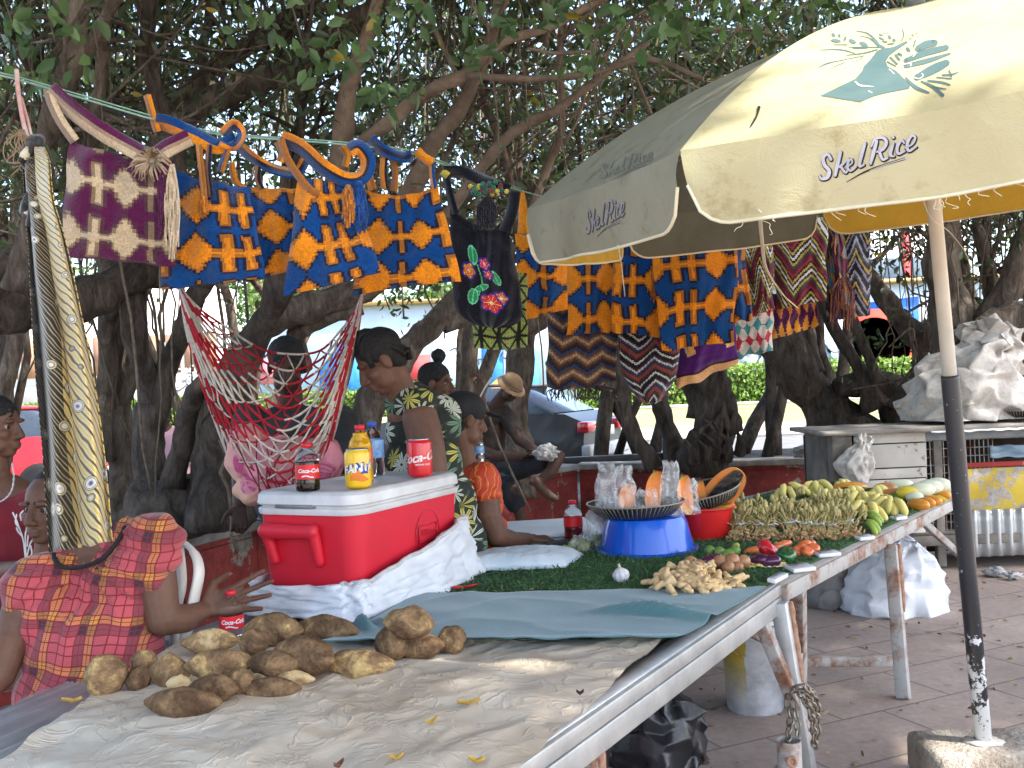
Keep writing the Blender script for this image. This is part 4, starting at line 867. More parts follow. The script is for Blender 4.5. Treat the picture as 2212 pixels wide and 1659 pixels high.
# same mark on the shaded side: squeezed by the slant of that panel
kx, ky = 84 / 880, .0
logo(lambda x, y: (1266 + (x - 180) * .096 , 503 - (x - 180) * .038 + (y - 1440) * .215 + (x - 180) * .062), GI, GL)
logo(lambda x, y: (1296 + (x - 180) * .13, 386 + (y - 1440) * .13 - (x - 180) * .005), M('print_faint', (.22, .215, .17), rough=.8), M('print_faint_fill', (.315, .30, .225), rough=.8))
lay(tr(stroke([(1640, 234, 7), (1636, 250, 4), (1630, 262, 5), (1622, 275, 3)], 4), lambda x, y: (x, y)), 'tear', M('tear_dark', (.02, .02, .02)), .003, 4)
blk = thing('concrete_block', 'worn concrete block that the umbrella pole stands in', 'block', (base.x, base.y, 0))
m = MB(); m.box((base.x + .17, base.y - .02, .076), (.78, .34, .15), Euler((0, 0, R(-2)))); o = m.build('block', M('worn_concrete', (.22, .18, .14), (.42, .38, .33), .95, 8, 1.0, 45, .02, detail=8), blk, smooth=False, bevel=.03)
m = MB(); m.blob((base.x, base.y, .152), (.07, .05, .012), amp=.3); m.build('mortar_collar', M('mortar', (.45, .42, .38), rough=.95), blk)
# ================================================================ GOODS ON THE TABLES
def text2d(body, size=1.0, shear=0.0, bold=0.0, space=1.0):
    c = bpy.data.curves.new('txt', 'FONT'); c.body = body; c.size = size; c.shear = shear; c.offset = bold; c.space_character = space; c.align_x = 'CENTER'; c.align_y = 'CENTER'; c.resolution_u = 3
    o = bpy.data.objects.new('txt', c); COL.objects.link(o); dg = bpy.context.evaluated_depsgraph_get(); dg.update()
    me = bpy.data.meshes.new_from_object(o.evaluated_get(dg)); vs = [tuple(v.co) for v in me.vertices]; fs = [tuple(p.vertices) for p in me.polygons]
    bpy.data.objects.remove(o); bpy.data.meshes.remove(me); bpy.data.curves.remove(c); return vs, fs
def wrap_text(body, size, shear, bold, r, z, a0, loc, name, mat, par, slope=0.0, space=1.0, sx=1.0):
    """lettering wrapped round an upright cylinder of radius r, centred at angle a0"""
    vs, fs = text2d(body, size, shear, bold, space); m = MB()
    m.add([(loc[0] + r * math.cos(a0 + x * sx / r), loc[1] + r * math.sin(a0 + x * sx / r), loc[2] + z + y + slope * x) for x, y, _ in vs], fs); return m.build(name, mat, par, smooth=False)
RED = M('plastic_red', (.62, .015, .03), (.56, .012, .025), .38, 9, .05, 300, .001)
WHITE = M('white_print', (.82, .82, .82), rough=.5)
CLEAR = clear('clear_plastic', (.96, .98, .98), .04, 1.25)
# ---------------------------------------------------------------- cooler
N0 = Vector((-.540, 3.265, ZT)); e1 = Vector((.44, .90, 0)).normalized(); e2 = Vector((-e1.y, e1.x, 0)); CL, CW = .73, .45
cc = N0 + e1 * CL / 2 + e2 * CW / 2; crz = math.atan2(e1.y, e1.x)
def rrect(u, hx, hy, r):
    """point on a rounded rectangle, u in 0..1 by corner blocks (40 steps per quarter)"""
    q = (u % 1) * 4; k = int(q) % 4; f = q - int(q)
    cx, cy = [(hx - r, hy - r), (-hx + r, hy - r), (-hx + r, -hy + r), (hx - r, -hy + r)][k]
    nx, ny = [(-hx + r, hy - r), (-hx + r, -hy + r), (hx - r, -hy + r), (hx - r, hy - r)][k]
    if f < .5: a = math.pi / 2 * (k + f * 2); return cx + r * math.cos(a), cy + r * math.sin(a)
    a = math.pi / 2 * (k + 1); g = (f - .5) * 2; return lerp(cx, nx, g) + r * math.cos(a), lerp(cy, ny, g) + r * math.sin(a)
def ringbody(m, prof, hx, hy, r, n=96, cap=True):
    """prof: (z, inset) rings"""
    b = len(m.v); vs = []; fs = []
    for z, ins in prof:
        for i in range(n): x, y = rrect(i / n, hx - ins, hy - ins, max(r - ins * .5, .004)); vs.append((x, y, z))
    for j in range(len(prof) - 1):
        for i in range(n): fs.append((j * n + i, j * n + (i + 1) % n, (j + 1) * n + (i + 1) % n, (j + 1) * n + i))
    if cap: fs.append(tuple(range(n - 1, -1, -1))); fs.append(tuple(range((len(prof) - 1) * n, len(prof) * n)))
    m.add(vs, fs)
co_ = thing('cooler_box', 'red picnic cooler with white lid, wrapped below in a white sack', 'cooler', (0, 0, 0))
def loc_build(m, name, mat, par, **k): o = m.build(name, mat, None, **k); o.parent = par; return o
m = MB(); ringbody(m, [(0, .055), (.02, .036), (.06, .030), (.075, .028), (.082, .021), (.20, .012), (.345, .004), (.352, .012)], CL / 2, CW / 2, .07); loc_build(m, 'body', M('cooler_red', (.64, .014, .035), (.50, .016, .03), .45, 3.5, .12, 120, .0015, lo=.38, hi=.78, detail=9), co_, auto=35)
lid = MB(); ringbody(lid, [(.340, .006), (.340, -.004), (.346, -.007), (.358, -.007), (.362, -.004), (.364, .006), (.371, .006), (.373, -.006), (.378, -.010), (.408, -.006), (.418, .004), (.421, .02), (.421, .045), (.417, .052), (.417, .08)], CL / 2, CW / 2, .075); lo = loc_build(lid, 'lid', M('cooler_white', (.50, .49, .48), (.72, .72, .73), .45, 4, .08, 120, .0015), co_, auto=35)
m = MB(); m.box((-CL / 2 + .012, .03, .371), (.05, .16, .012)); loc_build(m, 'latch_slot', M('slot_dark', (.25, .25, .26)), lo, smooth=False)
h = MB(); hx = -CL / 2 - .004
for a, b, w in (((hx - .018, .150, .285), (hx - .018, -.055, .285), .046), ((hx - .016, .150, .292), (hx + .004, .130, .180), .036), ((hx - .016, -.055, .292), (hx + .004, -.062, .180), .036)): h.capsule(a, b, w * .62, w * .5, 12)
ho = fuse(h, 'handle', _mc['cooler_red'], None, .005, 3); ho.parent = co_
vs, fs = text2d('Willow', .034, .2, .0008); m = MB(); y0 = -CW / 2 - .0002; X0 = .10; Z0 = .215
m.add([(X0 + x, y0 + .0068, Z0 + z + .001) for x, z, _ in vs], fs)
for a, b in (((-.065, -.03), (.065, -.03)), ((.065, -.03), (.065, .03)), ((.065, .03), (-.065, .03)), ((-.065, .03), (-.065, -.03))): m.bar((X0 + a[0], y0 + .008 , Z0 + a[1]), (X0 + b[0], y0 + .008, Z0 + b[1]), .004, .004)
m.tube([(X0 + .085 * math.cos(k * .2), y0 + .0095 - .0002 * k % 2, Z0 + .085 * math.sin(k * .2)) for k in range(32)], .0022, 6); loc_build(m, 'embossed_badge', M('cooler_badge', (.50, .012, .03), rough=.35), co_)
co_.location = cc; co_.rotation_euler = (0, 0, crz)
# sack round its foot
def sackf(u, v):
    x, y = rrect(u, CL / 2, CW / 2, .07)
    s = (x + CL / 2) / CL                          # 0 at the handle end, 1 at the far end
    right = max(0, min(1, -y / (CW / 2)))
    topz = .095 + .020 * right * (1 - s) + .155 * s ** 1.1 * (.35 + .65 * right) + .014 * nz(u * 17, 3) 
    z = topz * v; n = Vector((x, y, 0)); n.normalize()
    fl = .012 + .012 * nz(u * 30 + v * 6, v * 4, 1) + .016 * abs(nz(u * 22 - v * 9 + s * 3, v * 9, 5)) + (.02 * s * right + .048) * (1 - v) ** 1.3 + .026 * (1 - 2 * abs(nz(u * 13 + v * 2.2 + s * 2, v * 1.5 - s * 5, 8))) + .014 * (1 - 2 * abs(nz(u * 26 - v * 5, v * 3 + s * 7, 3)))
    return cc_m @ Vector((x + n.x * fl - .02 * (1 - v) * 0, y + n.y * fl, z + .004 + .006 * abs(nz(u * 40, v * 12, 2))))
cc_m = Matrix.Translation(cc) @ Matrix.Rotation(crz, 4, 'Z')
t = NT('white_woven_sack'); co = t.coord(); f = t.noise(co, 6, 5, .6); wv = t.n('TexWave', {'Vector': co, 'Scale': 130.0, 'Distortion': .3}, wave_type='BANDS', bands_direction='Z').outputs[1]
t.P(col=t.ramp(f, [(.3, (.52, .53, .56)), (.6, (.70, .72, .76))]), rough=.5, normal=t.bump(t.math('ADD', t.noise(co, 22, 4, .6, 1.0), t.math('MULTIPLY', wv, .12)), .55, .006)); WSACK = t.m
m = MB(); m.grid(sackf, 160, 22, wrap=True); o = m.build('white_sack', WSACK, solid=.003); tag(o, 'white woven sack bunched round the foot of the red cooler', 'sack')
m = MB(); m.tube([sackf(.5 + .36 * i / 40, .97) for i in range(41)], .008, 7); m.build('rolled_edge', M('sack_edge', (.42, .40, .40), (.55, .52, .52), .8, 30), o)
# ---------------------------------------------------------------- drinks
def drink(kind, label, cat, base, r, h, **k):
    t = thing(kind, label, cat, (0, 0, 0)); t.location = base; return t
A0 = lambda b: math.atan2(-b.y, -b.x)
def bottle(label, base, r, h, liquid, fill, capc, labc, text=None, tint=None, textc=WHITE, cat='bottle', lz=(.34, .58), ts=.9):
    t = thing('drink_bottle', label, cat, (0, 0, 0)); pr = [(.0, .0), (.80, .0), (.96, .02), (1, .06), (.98, .22), (.93, .28), (.97, .33), (.97, .60), (1, .64), (.9, .72), (.62, .82), (.40, .88), (.38, .90)]
    m = MB(); m.lathe([(a * r, b * h) for a, b in pr] + [(.34 * r, .935 * h)], 28); loc_build(m, 'bottle', tint or CLEAR, t)
    if liquid:
        m = MB(); q = [(a * r * .94, max(b * h, .003)) for a, b in pr if b < fill] + [(r * .9 * (1 if fill < .66 else .7), fill * h), (0, fill * h)]; m.lathe(q, 24); loc_build(m, 'drink', liquid, t)
    m = MB(); m.lathe([(0, h), (.36 * r, h), (.42 * r, .99 * h), (.43 * r, .91 * h), (.36 * r, .905 * h)], 20); loc_build(m, 'cap', capc, t)
    if labc:
        m = MB(); m.lathe([(r * .985, lz[0] * h), (r * 1.005, lz[0] * h), (r * 1.005, lz[1] * h), (r * .985, lz[1] * h)], 28); lo = loc_build(m, 'label_band', labc, t, auto=40)
        if text:
            x = wrap_text(text, r * ts, .35, .0006, r * 1.02, (lz[0] + lz[1]) / 2 * h + r * .08, A0(base) + .12, (0, 0, 0), 'lettering', textc, None); x.parent = lo
            m = MB(); a0 = A0(base); m.grid(lambda u, v: (r * 1.02 * math.cos(a0 - .5 + u), r * 1.02 * math.sin(a0 - .5 + u), (lz[0] + .04) * h + v * .004 + .003 * math.sin(u * 5)), 10, 1); q = loc_build(m, 'label_wave', textc, lo)
    t.location = base; return t
def can(label, base, r, h, body, mat2, text, tc, ts, rot=0.0, extra=None):
    t = thing('drink_can', label, 'can', (0, 0, 0)); m = MB(); m.lathe([(0, .004), (.72 * r, 0), (.80 * r, .004), (.98 * r, .06 * h), (r, .09 * h), (r, .88 * h), (.97 * r, .91 * h), (.84 * r, .965 * h)], 32); bo = loc_build(m, 'body', body, t)
    m = MB(); m.lathe([(.84 * r, .965 * h), (.86 * r, .985 * h), (.83 * r, h), (.80 * r, .985 * h), (.0, .98 * h)], 32); loc_build(m, 'top', M('aluminium', (.55, .55, .56), rough=.3, metal=.9), t)
    x = wrap_text(text, ts * r, .3 if tc is WHITE else .05, .0012, r * 1.012, .52 * h, A0(base) + rot, (0, 0, 0), 'lettering', tc, None, slope=.12); x.parent = bo
    if extra: extra(t, bo, r, h, A0(base) + rot)
    t.location = base; return t
ZL = ZT + .422
FOAM = M('cola', (.012, .004, .003), rough=.08)
bottle('small cola bottle with red cap and red label on the cooler lid', G(666, 1060, ZL), .042, .166, FOAM, .62, RED, M('label_red', (.70, .02, .03), rough=.4), 'Coca-Cola', lz=(.26, .56), ts=.46)
ORG = M('orange_soda', (.78, .40, .005), rough=.12, coat=.6)
bottle('orange soda bottle with red cap behind the yellow can', G(782, 1044, ZL), .044, .215, ORG, .86, RED, M('label_orange', (.75, .12, .02), rough=.4), None, tint=clear('clear_yellow', (1, .9, .35), .05, 1.2))
bottle('clear water bottle with blue cap behind the orange soda', G(808, 1028, ZL), .044, .215, None, 0, M('cap_blue', (.03, .10, .45), rough=.4), M('label_blue', (.05, .25, .60), (.30, .45, .65), .4, 40), None, lz=(.34, .66))
def fan(t, bo, r, h, a):
    m = MB(); m.grid(lambda u, v: (r * 1.006 * math.cos(a - .75 + 1.5 * u), r * 1.006 * math.sin(a - .75 + 1.5 * u), h * (.20 + .13 * v * (1 + math.sin(u * 4)) + .02 * math.sin(u * 7))), 16, 3); x = loc_build(m, 'orange_slice_print', M('print_orange', (.80, .22, .01), rough=.4), bo)
    m = MB(); m.grid(lambda u, v: (r * 1.009 * math.cos(a + .05 + .75 * u), r * 1.009 * math.sin(a + .05 + .75 * u), h * (.38 + .10 * v * math.sin(u * 3.1))), 10, 3); loc_build(m, 'blue_leaf_print', M('print_navy', (.01, .06, .30), rough=.4), bo)
    x = wrap_text('FANTA', .86 * r, .05, .004, r * 1.006, .535 * h, a + .1, (0, 0, 0), 'lettering_shadow', M('print_navy', (.01, .06, .30)), None, slope=.12); x.parent = bo
can('yellow orange-soda can standing in front of the bottles on the lid', G(775, 1054, ZL), .046, .138, M('can_yellow', (.80, .50, .005), (.74, .44, .005), .3, 10, coat=.4), None, 'FANTA', M('print_white', (.86, .86, .86), rough=.4), .84, .1, fan)
def cok(t, bo, r, h, a):
    x = wrap_text('ORIGINAL TASTE', .17 * r, 0, .0002, r * 1.012, .33 * h, a, (0, 0, 0), 'small_lettering', WHITE, None); x.parent = bo
can('red cola can alone at the right end of the lid', G(908, 1029, ZL), .048, .146, M('can_red', (.66, .012, .02), (.60, .01, .018), .28, 10, coat=.4), None, 'Coca-Cola', WHITE, 1.0, .25, cok)
bottle('nearly empty cola bottle held upright in front of the open hand', G(502, 1378, ZT), .038, .150, None, 0, RED, M('label_red', (.7, .02, .03)), 'Coca-Cola', lz=(.22, .50), ts=.5)
bottle('small clear bottle with blue cap beside the cap woman', P(1034, 1000, 5.6), .035, .17, None, 0, M('cap_blue', (.03, .1, .45)), M('label_blue', (.05, .25, .6)), None)
bottle('cola bottle with red cap among the clear bags left of the blue basin', G(1240, 1172, ZT), .045, .20, M('cola_low', (.16, .01, .012), rough=.2), .45, RED, M('label_red', (.7, .02, .03)), None, lz=(.4, .6))
# ---------------------------------------------------------------- tubers
t = NT('tuber_skin'); co = t.coord(); f = t.noise(co, 16, 7, .68, .4); f2 = t.noise(co, 70, 4, .7); pb = t.n('ObjectInfo').outputs['Random']
c = t.ramp(t.math('ADD', f, t.math('MULTIPLY', t.math('SUBTRACT', pb, .5), .16)), [(.34, (.105, .060, .034)), (.48, (.215, .130, .070)), (.57, (.32, .20, .10)), (.65, (.56, .38, .165))])
c = t.mix(.75, c, t.ramp(f2, [(.3, (.62, .6, .58)), (.62, (1.1, 1.1, 1.1))]), 'MULTIPLY'); t.P(col=c, rough=.95, spec=.12, normal=t.bump(t.math('ADD', f, t.math('MULTIPLY', f2, .5)), .9, .014)); YAM = t.m
t = NT('peeled_tuber_skin'); co = t.coord(); f = t.noise(co, 18, 7, .7, .6); f2 = t.noise(co, 80, 4, .7)
t.P(col=t.ramp(f, [(.36, (.16, .09, .045)), (.47, (.34, .21, .09)), (.56, (.58, .40, .19)), (.7, (.66, .50, .28))]), rough=.8, normal=t.bump(t.math('ADD', f, t.math('MULTIPLY', f2, .4)), .8, .01)); YAMP = t.m
def on_table(u, v, r, lift=0.0):
    z = ZT + r * .92 + lift; return G(u, v, z)
def yam(u, v, L, Wd, ang, lift=0.0, mat=None, label='', seed=None):
    p = on_table(u, v, 0.0, 0); k = p.y / FPX; p = on_table(u, v, Wd * .5 * k, lift); k = p.y / FPX; l, w = L * .5 * k, Wd * .5 * k
    a = R(ang); d = Vector((math.cos(a), -math.sin(a) * 1.1, rnd.uniform(-.08, .08))); s = seed or rnd.uniform(0, 90)
    m = MB(); m1 = rotz(d); bend = rnd.uniform(-.25, .25) * w; tip = rnd.uniform(.6, .95); tb_ = rnd.uniform(.75, 1.0)
    def fn(uu, vv):
        a = 2 * math.pi * uu; tt = max(.003, min(.997, vv)); z = -math.cos(math.pi * tt); q = math.sin(math.pi * tt) ** .82
        q *= (1 - (1 - tip) * max(0, z) ** 1.3) * (1 - (1 - tb_) * max(0, -z))
        pt = Vector((q * math.cos(a), q * math.sin(a), z)); n_ = 1 + .16 * nz(pt.x * 1.4 + s, pt.y * 1.4, pt.z * 2 + s) + .05 * nz(pt.x * 5, pt.y * 5 + s, pt.z * 6) + .02 * nz(pt.x * 14 + s, pt.y * 14, pt.z * 14)
        zz = z * l
        if abs(z) > .93: zz *= 1 + .10 * (abs(z) - .93) / .07
        return p + m1 @ Vector((q * math.cos(a) * w * n_ + bend * (1 - z * z), q * math.sin(a) * w * n_, zz))
    m.grid(fn, 40, 30, wrap=True); o = m.build('tuber', mat or YAM)
    return tag(o, label, 'tuber', 'brown tubers on the near table')
YL = [(230, 1456, 90, 88, 15, 0, 0, 'round brown tuber at the left end of the heap with a pale root tip'), (305, 1432, 60, 56, 70, .02, 0, 'small tuber lying behind, second from the left end of the heap'), (302, 1468, 62, 54, 80, 0, 0, 'small pointed tuber second from the left end, in front'),
      (368, 1450, 84, 76, 0, 0, 0, 'round light-brown tuber third from the left'), (456, 1386, 116, 55, -16, .01, 1, 'pale peeling tuber with pointed end just left of the cola bottle'), (548, 1388, 66, 54, 20, .02, 0, 'small pale-spotted tuber right under the cola bottle'),
      (592, 1360, 128, 72, 12, .01, 0, 'large tuber in front of the cooler sack with cut white end'), (704, 1360, 146, 60, 20, 0, 0, 'long smooth grey-brown tuber against the white sack'), (476, 1434, 138, 66, -15, .02, 0, 'long smooth grey tuber in the middle of the heap'),
      (592, 1434, 116, 62, 10, .02, 0, 'grey-brown tuber at the heart of the heap, right of the long grey one'), (655, 1418, 145, 84, 22, .015, 0, 'biggest knobbly tuber with ochre patches'), (775, 1432, 150, 62, 10, 0, 0, 'tapering tuber at the right end of the main heap'),
      (612, 1464, 132, 44, 8, 0, 1, 'bright ochre peeling tuber at the front right of the heap'), (458, 1490, 112, 64, 8, .005, 0, 'plump brown tuber in the front row'), (520, 1472, 64, 56, 30, .01, 0, 'little round tuber between the front row tubers'),
      (585, 1488, 126, 48, 6, 0, 0, 'dark slender tuber at the front, pointing right'), (395, 1516, 158, 68, 4, 0, 0, 'frontmost large tuber with pointed left end and pale scar'), (388, 1477, 54, 38, 0, .015, 1, 'small pale tuber piece behind the frontmost one'),
      (882, 1346, 108, 72, 12, .065, 0, 'tuber balanced on top of the small pile by the teal cloth'), (843, 1391, 74, 78, 60, 0, 0, 'rounded tuber at the left of the small pile by the teal cloth'), (905, 1396, 104, 58, 5, 0, 0, 'tuber lying at the front of the small pile by the teal cloth'), (980, 1381, 54, 62, 80, 0, 0, 'lone egg-shaped tuber right of the small pile')]
for u, v, L, Wd, a, lf, mt, lb in YL: yam(u, v, L, Wd, a, lf, YAMP if mt else YAM, lb)
# ---------------------------------------------------------------- basins, trays, papaya
def basin(label, base, r, h, mat, upside=False):
    t = thing('plastic_basin', label, 'basin', (0, 0, 0)); pr = [(0, .0), (.68 * r, 0), (.74 * r, .02 * h), (.80 * r, .25 * h), (.90 * r, .93 * h)]; rim = [(.90 * r, .93 * h), (.98 * r, .935 * h), (1.0 * r, .95 * h), (1.0 * r, 1.0 * h), (.975 * r, 1.0 * h), (.89 * r, .97 * h)]; inn = [(.89 * r, .97 * h), (.78 * r, .27 * h), (.72 * r, .05 * h), (0, .035 * h)]
    f = (lambda q: [(a, h - b) for a, b in q]) if upside else (lambda q: q)
    m = MB(); m.lathe(f(pr), 56); m.lathe(f(inn), 56); loc_build(m, 'body', mat, t, auto=50); m = MB(); m.lathe(f(rim), 56); loc_build(m, 'rim', mat, t, auto=50)
    t.location = base; return t
bb = G(1397, 1186, ZT); basin('glossy blue plastic basin standing upside down on the turf', bb, .232, .152, M('basin_blue', (.0, .10, .62), (.0, .09, .55), .22, 4, coat=.3), True)
rb_ = G(1522, 1160, ZT); basin('red plastic basin standing upright behind the blue one', rb_, .150, .150, M('basin_red', (.60, .02, .02), (.52, .015, .015), .3, 4))
TRAY = M('tray_dark', (.030, .026, .022), (.05, .045, .04), .18, 8, coat=.5); RIB = M('tray_glint', (.30, .27, .22), rough=.2)
def tray(label, loc, r, h, tilt, n=64):
    t = thing('plastic_tray', label, 'tray', (0, 0, 0)); m = MB()
    def pr(u, v):
        a = 2 * math.pi * u; rr = lerp(.74, 1.0, v ** .8) * r + .004 * (1 if int(u * n * 2) % 2 else -1) * min(1, v * 4); return (rr * math.cos(a), rr * math.sin(a), h * v)
    m.grid(pr, n * 4, 5, wrap=True); m.poly([(.742 * r * math.cos(k * .1), .742 * r * math.sin(k * .1), .001) for k in range(63)]); loc_build(m, 'side', TRAY, t, auto=40)
    m = MB(); m.tube([(r * 1.01 * math.cos(k * .1), r * 1.01 * math.sin(k * .1), h) for k in range(64)], .004, 6); loc_build(m, 'rim', RIB, t)
    for k in range(0, n): 
        pass
    m = MB()
    for k in range(n):
        a = 2 * math.pi * k / n; m.bar((.80 * r * math.cos(a), .80 * r * math.sin(a), h * .12), (1.012 * r * math.cos(a), 1.012 * r * math.sin(a), h * .96), .003, .003)
    loc_build(m, 'rib', RIB, t)
    t.location = loc; t.rotation_euler = tilt; return t
tz = Vector((bb.x - .04, bb.y, ZT + .155)); tray('dark ribbed tray of bagged fruit on the blue basin', tz, .215, .058, (0, R(-1), 0))
t2 = Vector((rb_.x + .02, rb_.y - .02, ZT + .172)); tray('dark ribbed tray with papaya slices tilted on the red basin', t2, .165, .06, (R(6), R(-13), 0))
FLESH = M('papaya_flesh', (.78, .24, .05), (.86, .34, .10), .45, 12, .2, 60, .003, sss=.0); RINDM = M('papaya_rind', (.72, .42, .06), (.62, .40, .07), .5, 8); SEED = M('papaya_seed_bed', (.02, .018, .018), (.10, .085, .075), .25, 60, .6, 80, .004)
def wedge(label, p, L, w, th, rot, seeds=False):
    t = thing('papaya_slice', label, 'papaya slice', (0, 0, 0), 0, 'cut papaya slices'); m = MB(); m2 = MB()
    def f(u, v, k):
        z = -math.cos(math.pi * max(.01, min(.99, u))) * L / 2; q = math.sin(math.pi * max(.01, min(.99, u))) ** .75; a = lerp(-.95, .95, v); return Vector((k * q * w * math.sin(a), (1 - k * q * math.cos(a) * 1.0) * -th + th * .0, z))
    m.grid(lambda u, v: f(u, v, 1.0), 22, 12); loc_build(m, 'rind', RINDM, t)
    m2.grid(lambda u, v: lerp(f(u, 0 if v < .5 else 1, 1.0), Vector((0, -th * .15 - .0, f(u, 0, 1)[2])), (v * 2 if v < .5 else 2 - v * 2)), 22, 8); loc_build(m2, 'flesh', FLESH, t)
    if seeds:
        m = MB(); m.grid(lambda u, v: (lerp(-.22, .22, v) * w * math.sin(math.pi * lerp(.1, .9, u)), -th * .15 + .012 + .006 * nz(u * 20, v * 9), lerp(-.38, .38, u) * L), 20, 6); loc_build(m, 'seed_bed', SEED, t)
    t.location = p; t.rotation_euler = rot; return t
def half(label, p, L, w, rot):
    t = thing('papaya_slice', label, 'papaya slice', (0, 0, 0), 0, 'cut papaya slices'); q = lambda u: math.sin(math.pi * max(.004, min(.996, u))) ** .7 * w; z = lambda u: -math.cos(math.pi * u) * L / 2
    m = MB(); m.grid(lambda u, v: (q(u) * math.cos(math.pi * v), q(u) * math.sin(math.pi * v) * .9, z(u)), 24, 14); loc_build(m, 'rind', M('papaya_rind_pale', (.80, .55, .18), (.85, .66, .35), .5, 8), t)
    m = MB(); m.grid(lambda u, v: (lerp(q(u), -q(u), v), .0015 + .0 * v - (.02 * max(0, 1 - ((v - .5) / .3) ** 2) * math.sin(math.pi * u) if abs(v - .5) < .3 else 0) * -1, z(u)), 24, 20); loc_build(m, 'flesh', FLESH, t)
    m = MB(); m.grid(lambda u, v: (lerp(.52, -.52, v) * q(.1 + .8 * u), -.004 + .014 * nz(u * 22, v * 12) - .002, z(.1 + .8 * u)), 26, 10); loc_build(m, 'seed_bed', SEED, t)
    t.location = p; t.rotation_euler = rot; return t
d0 = bb.y
wedge('tall papaya wedge standing in the left tray', P(1404, 1062, d0 + .02), .20, .062, .055, (R(6), R(4), R(35))); wedge('papaya wedge wrapped in clear film right of the basin middle', P(1474, 1066, d0 + .05), .18, .05, .05, (R(4), R(-8), R(25)))
wedge('small papaya wedge just left of the seedy half', P(1509, 1072, t2.y), .15, .038, .045, (0, R(-8), R(30))); wedge('papaya wedge hidden inside the left clear bag', P(1350, 1072, d0), .12, .05, .05, (0, R(10), R(20)))
half('big papaya half showing black seeds, leaning right in its tray', P(1560, 1062, t2.y), .27, .074, (R(14), R(42), R(-8)))
wedge('papaya slice lying in the right tray under the half', P(1535, 1098, t2.y - .02), .22, .045, .05, (R(70), R(10), R(80)))
FILM = film('clear_film', a=.16, bs=16, bump=.5)
def bag_film(label, p, w, h, seed, mat=FILM, dep=.6, group='clear plastic bags of fruit'):
    m = MB()
    def fn(u, v):
        a = 2 * math.pi * u; q = (1 - .42 * v) * (.9 + .25 * nz(math.cos(a) * 1.7 + seed, math.sin(a) * 1.7, v * 2.4)); c = .009 * nz(math.cos(a) * 3 + seed, math.sin(a) * 3, v * 4)
        return p + Vector((q * w * math.cos(a) + c + .03 * v * nz(seed, v * 3), q * w * dep * math.sin(a) + c, h * v + .02 * nz(u * 9, seed) * v))
    m.grid(fn, 48, 26, wrap=True); return tag(m.build('clear_bag', mat), label, 'plastic bag', group)
bag_film('tall crinkled clear bag at the left of the left tray', P(1312, 1112, d0 - .02), .068, .225, 3); bag_film('clear bag twisted upright in the middle of the left tray', P(1352, 1112, d0 - .05), .065, .215, 9); bag_film('low clear bag round the tall wedge', P(1400, 1116, d0 - .05), .075, .12, 14); bag_film('clear bag pulled up to a point right of the tall wedge', P(1450, 1112, d0 - .02), .06, .235, 21); bag_film('clear bag of slices between the two trays', P(1488, 1110, d0 + .05), .06, .16, 27)
GREENS = M('bagged_greens', (.12, .20, .06), (.30, .27, .16), .6, 26, .6, 60)
for u, v, w, h, sd, lb in ((1252, 1192, .055, .075, 33, 'small knotted clear bag of greens left of the basin'), (1290, 1182, .07, .17, 37, 'puffed clear bag of greens against the blue basin')):
    p = G(u, v, ZT); bag_film(lb, p, w, h, sd, film('clear_film_soft', a=.18, bs=16, bump=.5), .8, 'bags of greens')
    mm = MB()
    for k in range(22): mm.blob(p + Vector((rnd.gauss(0, w * .42), rnd.gauss(0, w * .35), rnd.uniform(.012, .05))), (.014, .014, .02), nu=8, nv=6, amp=.4, seed=k)
    fuse(mm, 'bunch_of_greens', GREENS, None, .006, 1)
    tag(COL.objects[-1], 'chopped greens inside the ' + ('knotted' if sd == 33 else 'puffed') + ' clear bag', 'greens')
# ---------------------------------------------------------------- pale packet, garlic, spoons
m = MB(); p = G(1122, 1222, ZT); 
def pil(u, v):
    x, y = lerp(-.245, .235, u), lerp(-.12, .16, v); e = (1 - (2 * u - 1) ** 4) * (1 - (2 * v - 1) ** 4); return p + Vector((x + .1 * (v - .5), y, .006 + .062 * max(e, 0) ** .6 + .005 * nz(u * 9, v * 6) + .004 * nz(u * 22, v * 14)))
m.grid(pil, 50, 24); tag(m.build('plastic_packet', M('packet_pale', (.48, .56, .62), (.62, .68, .72), .3, 6, .5, 26, .01, coat=.2), solid=.004), 'flat pale blue plastic packet on the turf right of the cooler', 'packet')
g_ = thing('garlic_bulb', 'single white garlic bulb on the turf', 'garlic', (0, 0, 0)); m = MB(); gl = M('garlic_skin', (.62, .58, .60), (.74, .72, .72), .5, 14)
m.grid(lambda u, v: Vector(((.030 * (1 + .07 * math.cos(u * 2 * math.pi * 8)) * math.sin(math.pi * min(.99, max(.02, v))) ** .75 * (1 if v < .6 else 1 - (v - .6) * .9)) * math.cos(2 * math.pi * u), (.030 * (1 + .07 * math.cos(u * 2 * math.pi * 8)) * math.sin(math.pi * min(.99, max(.02, v))) ** .75 * (1 if v < .6 else 1 - (v - .6) * .9)) * math.sin(2 * math.pi * u), .028 - .028 * math.cos(math.pi * v))), 48, 18, wrap=True)
loc_build(m, 'bulb', gl, g_); m = MB(); m.tube([(0, 0, .05), (.002, 0, .062), (.001, 0, .072)], [.007, .005, .004], 8); loc_build(m, 'stalk', M('garlic_stalk', (.6, .54, .44)), g_); g_.location = G(1345, 1257, ZT); g_.rotation_euler = (R(8), R(-12), 0)
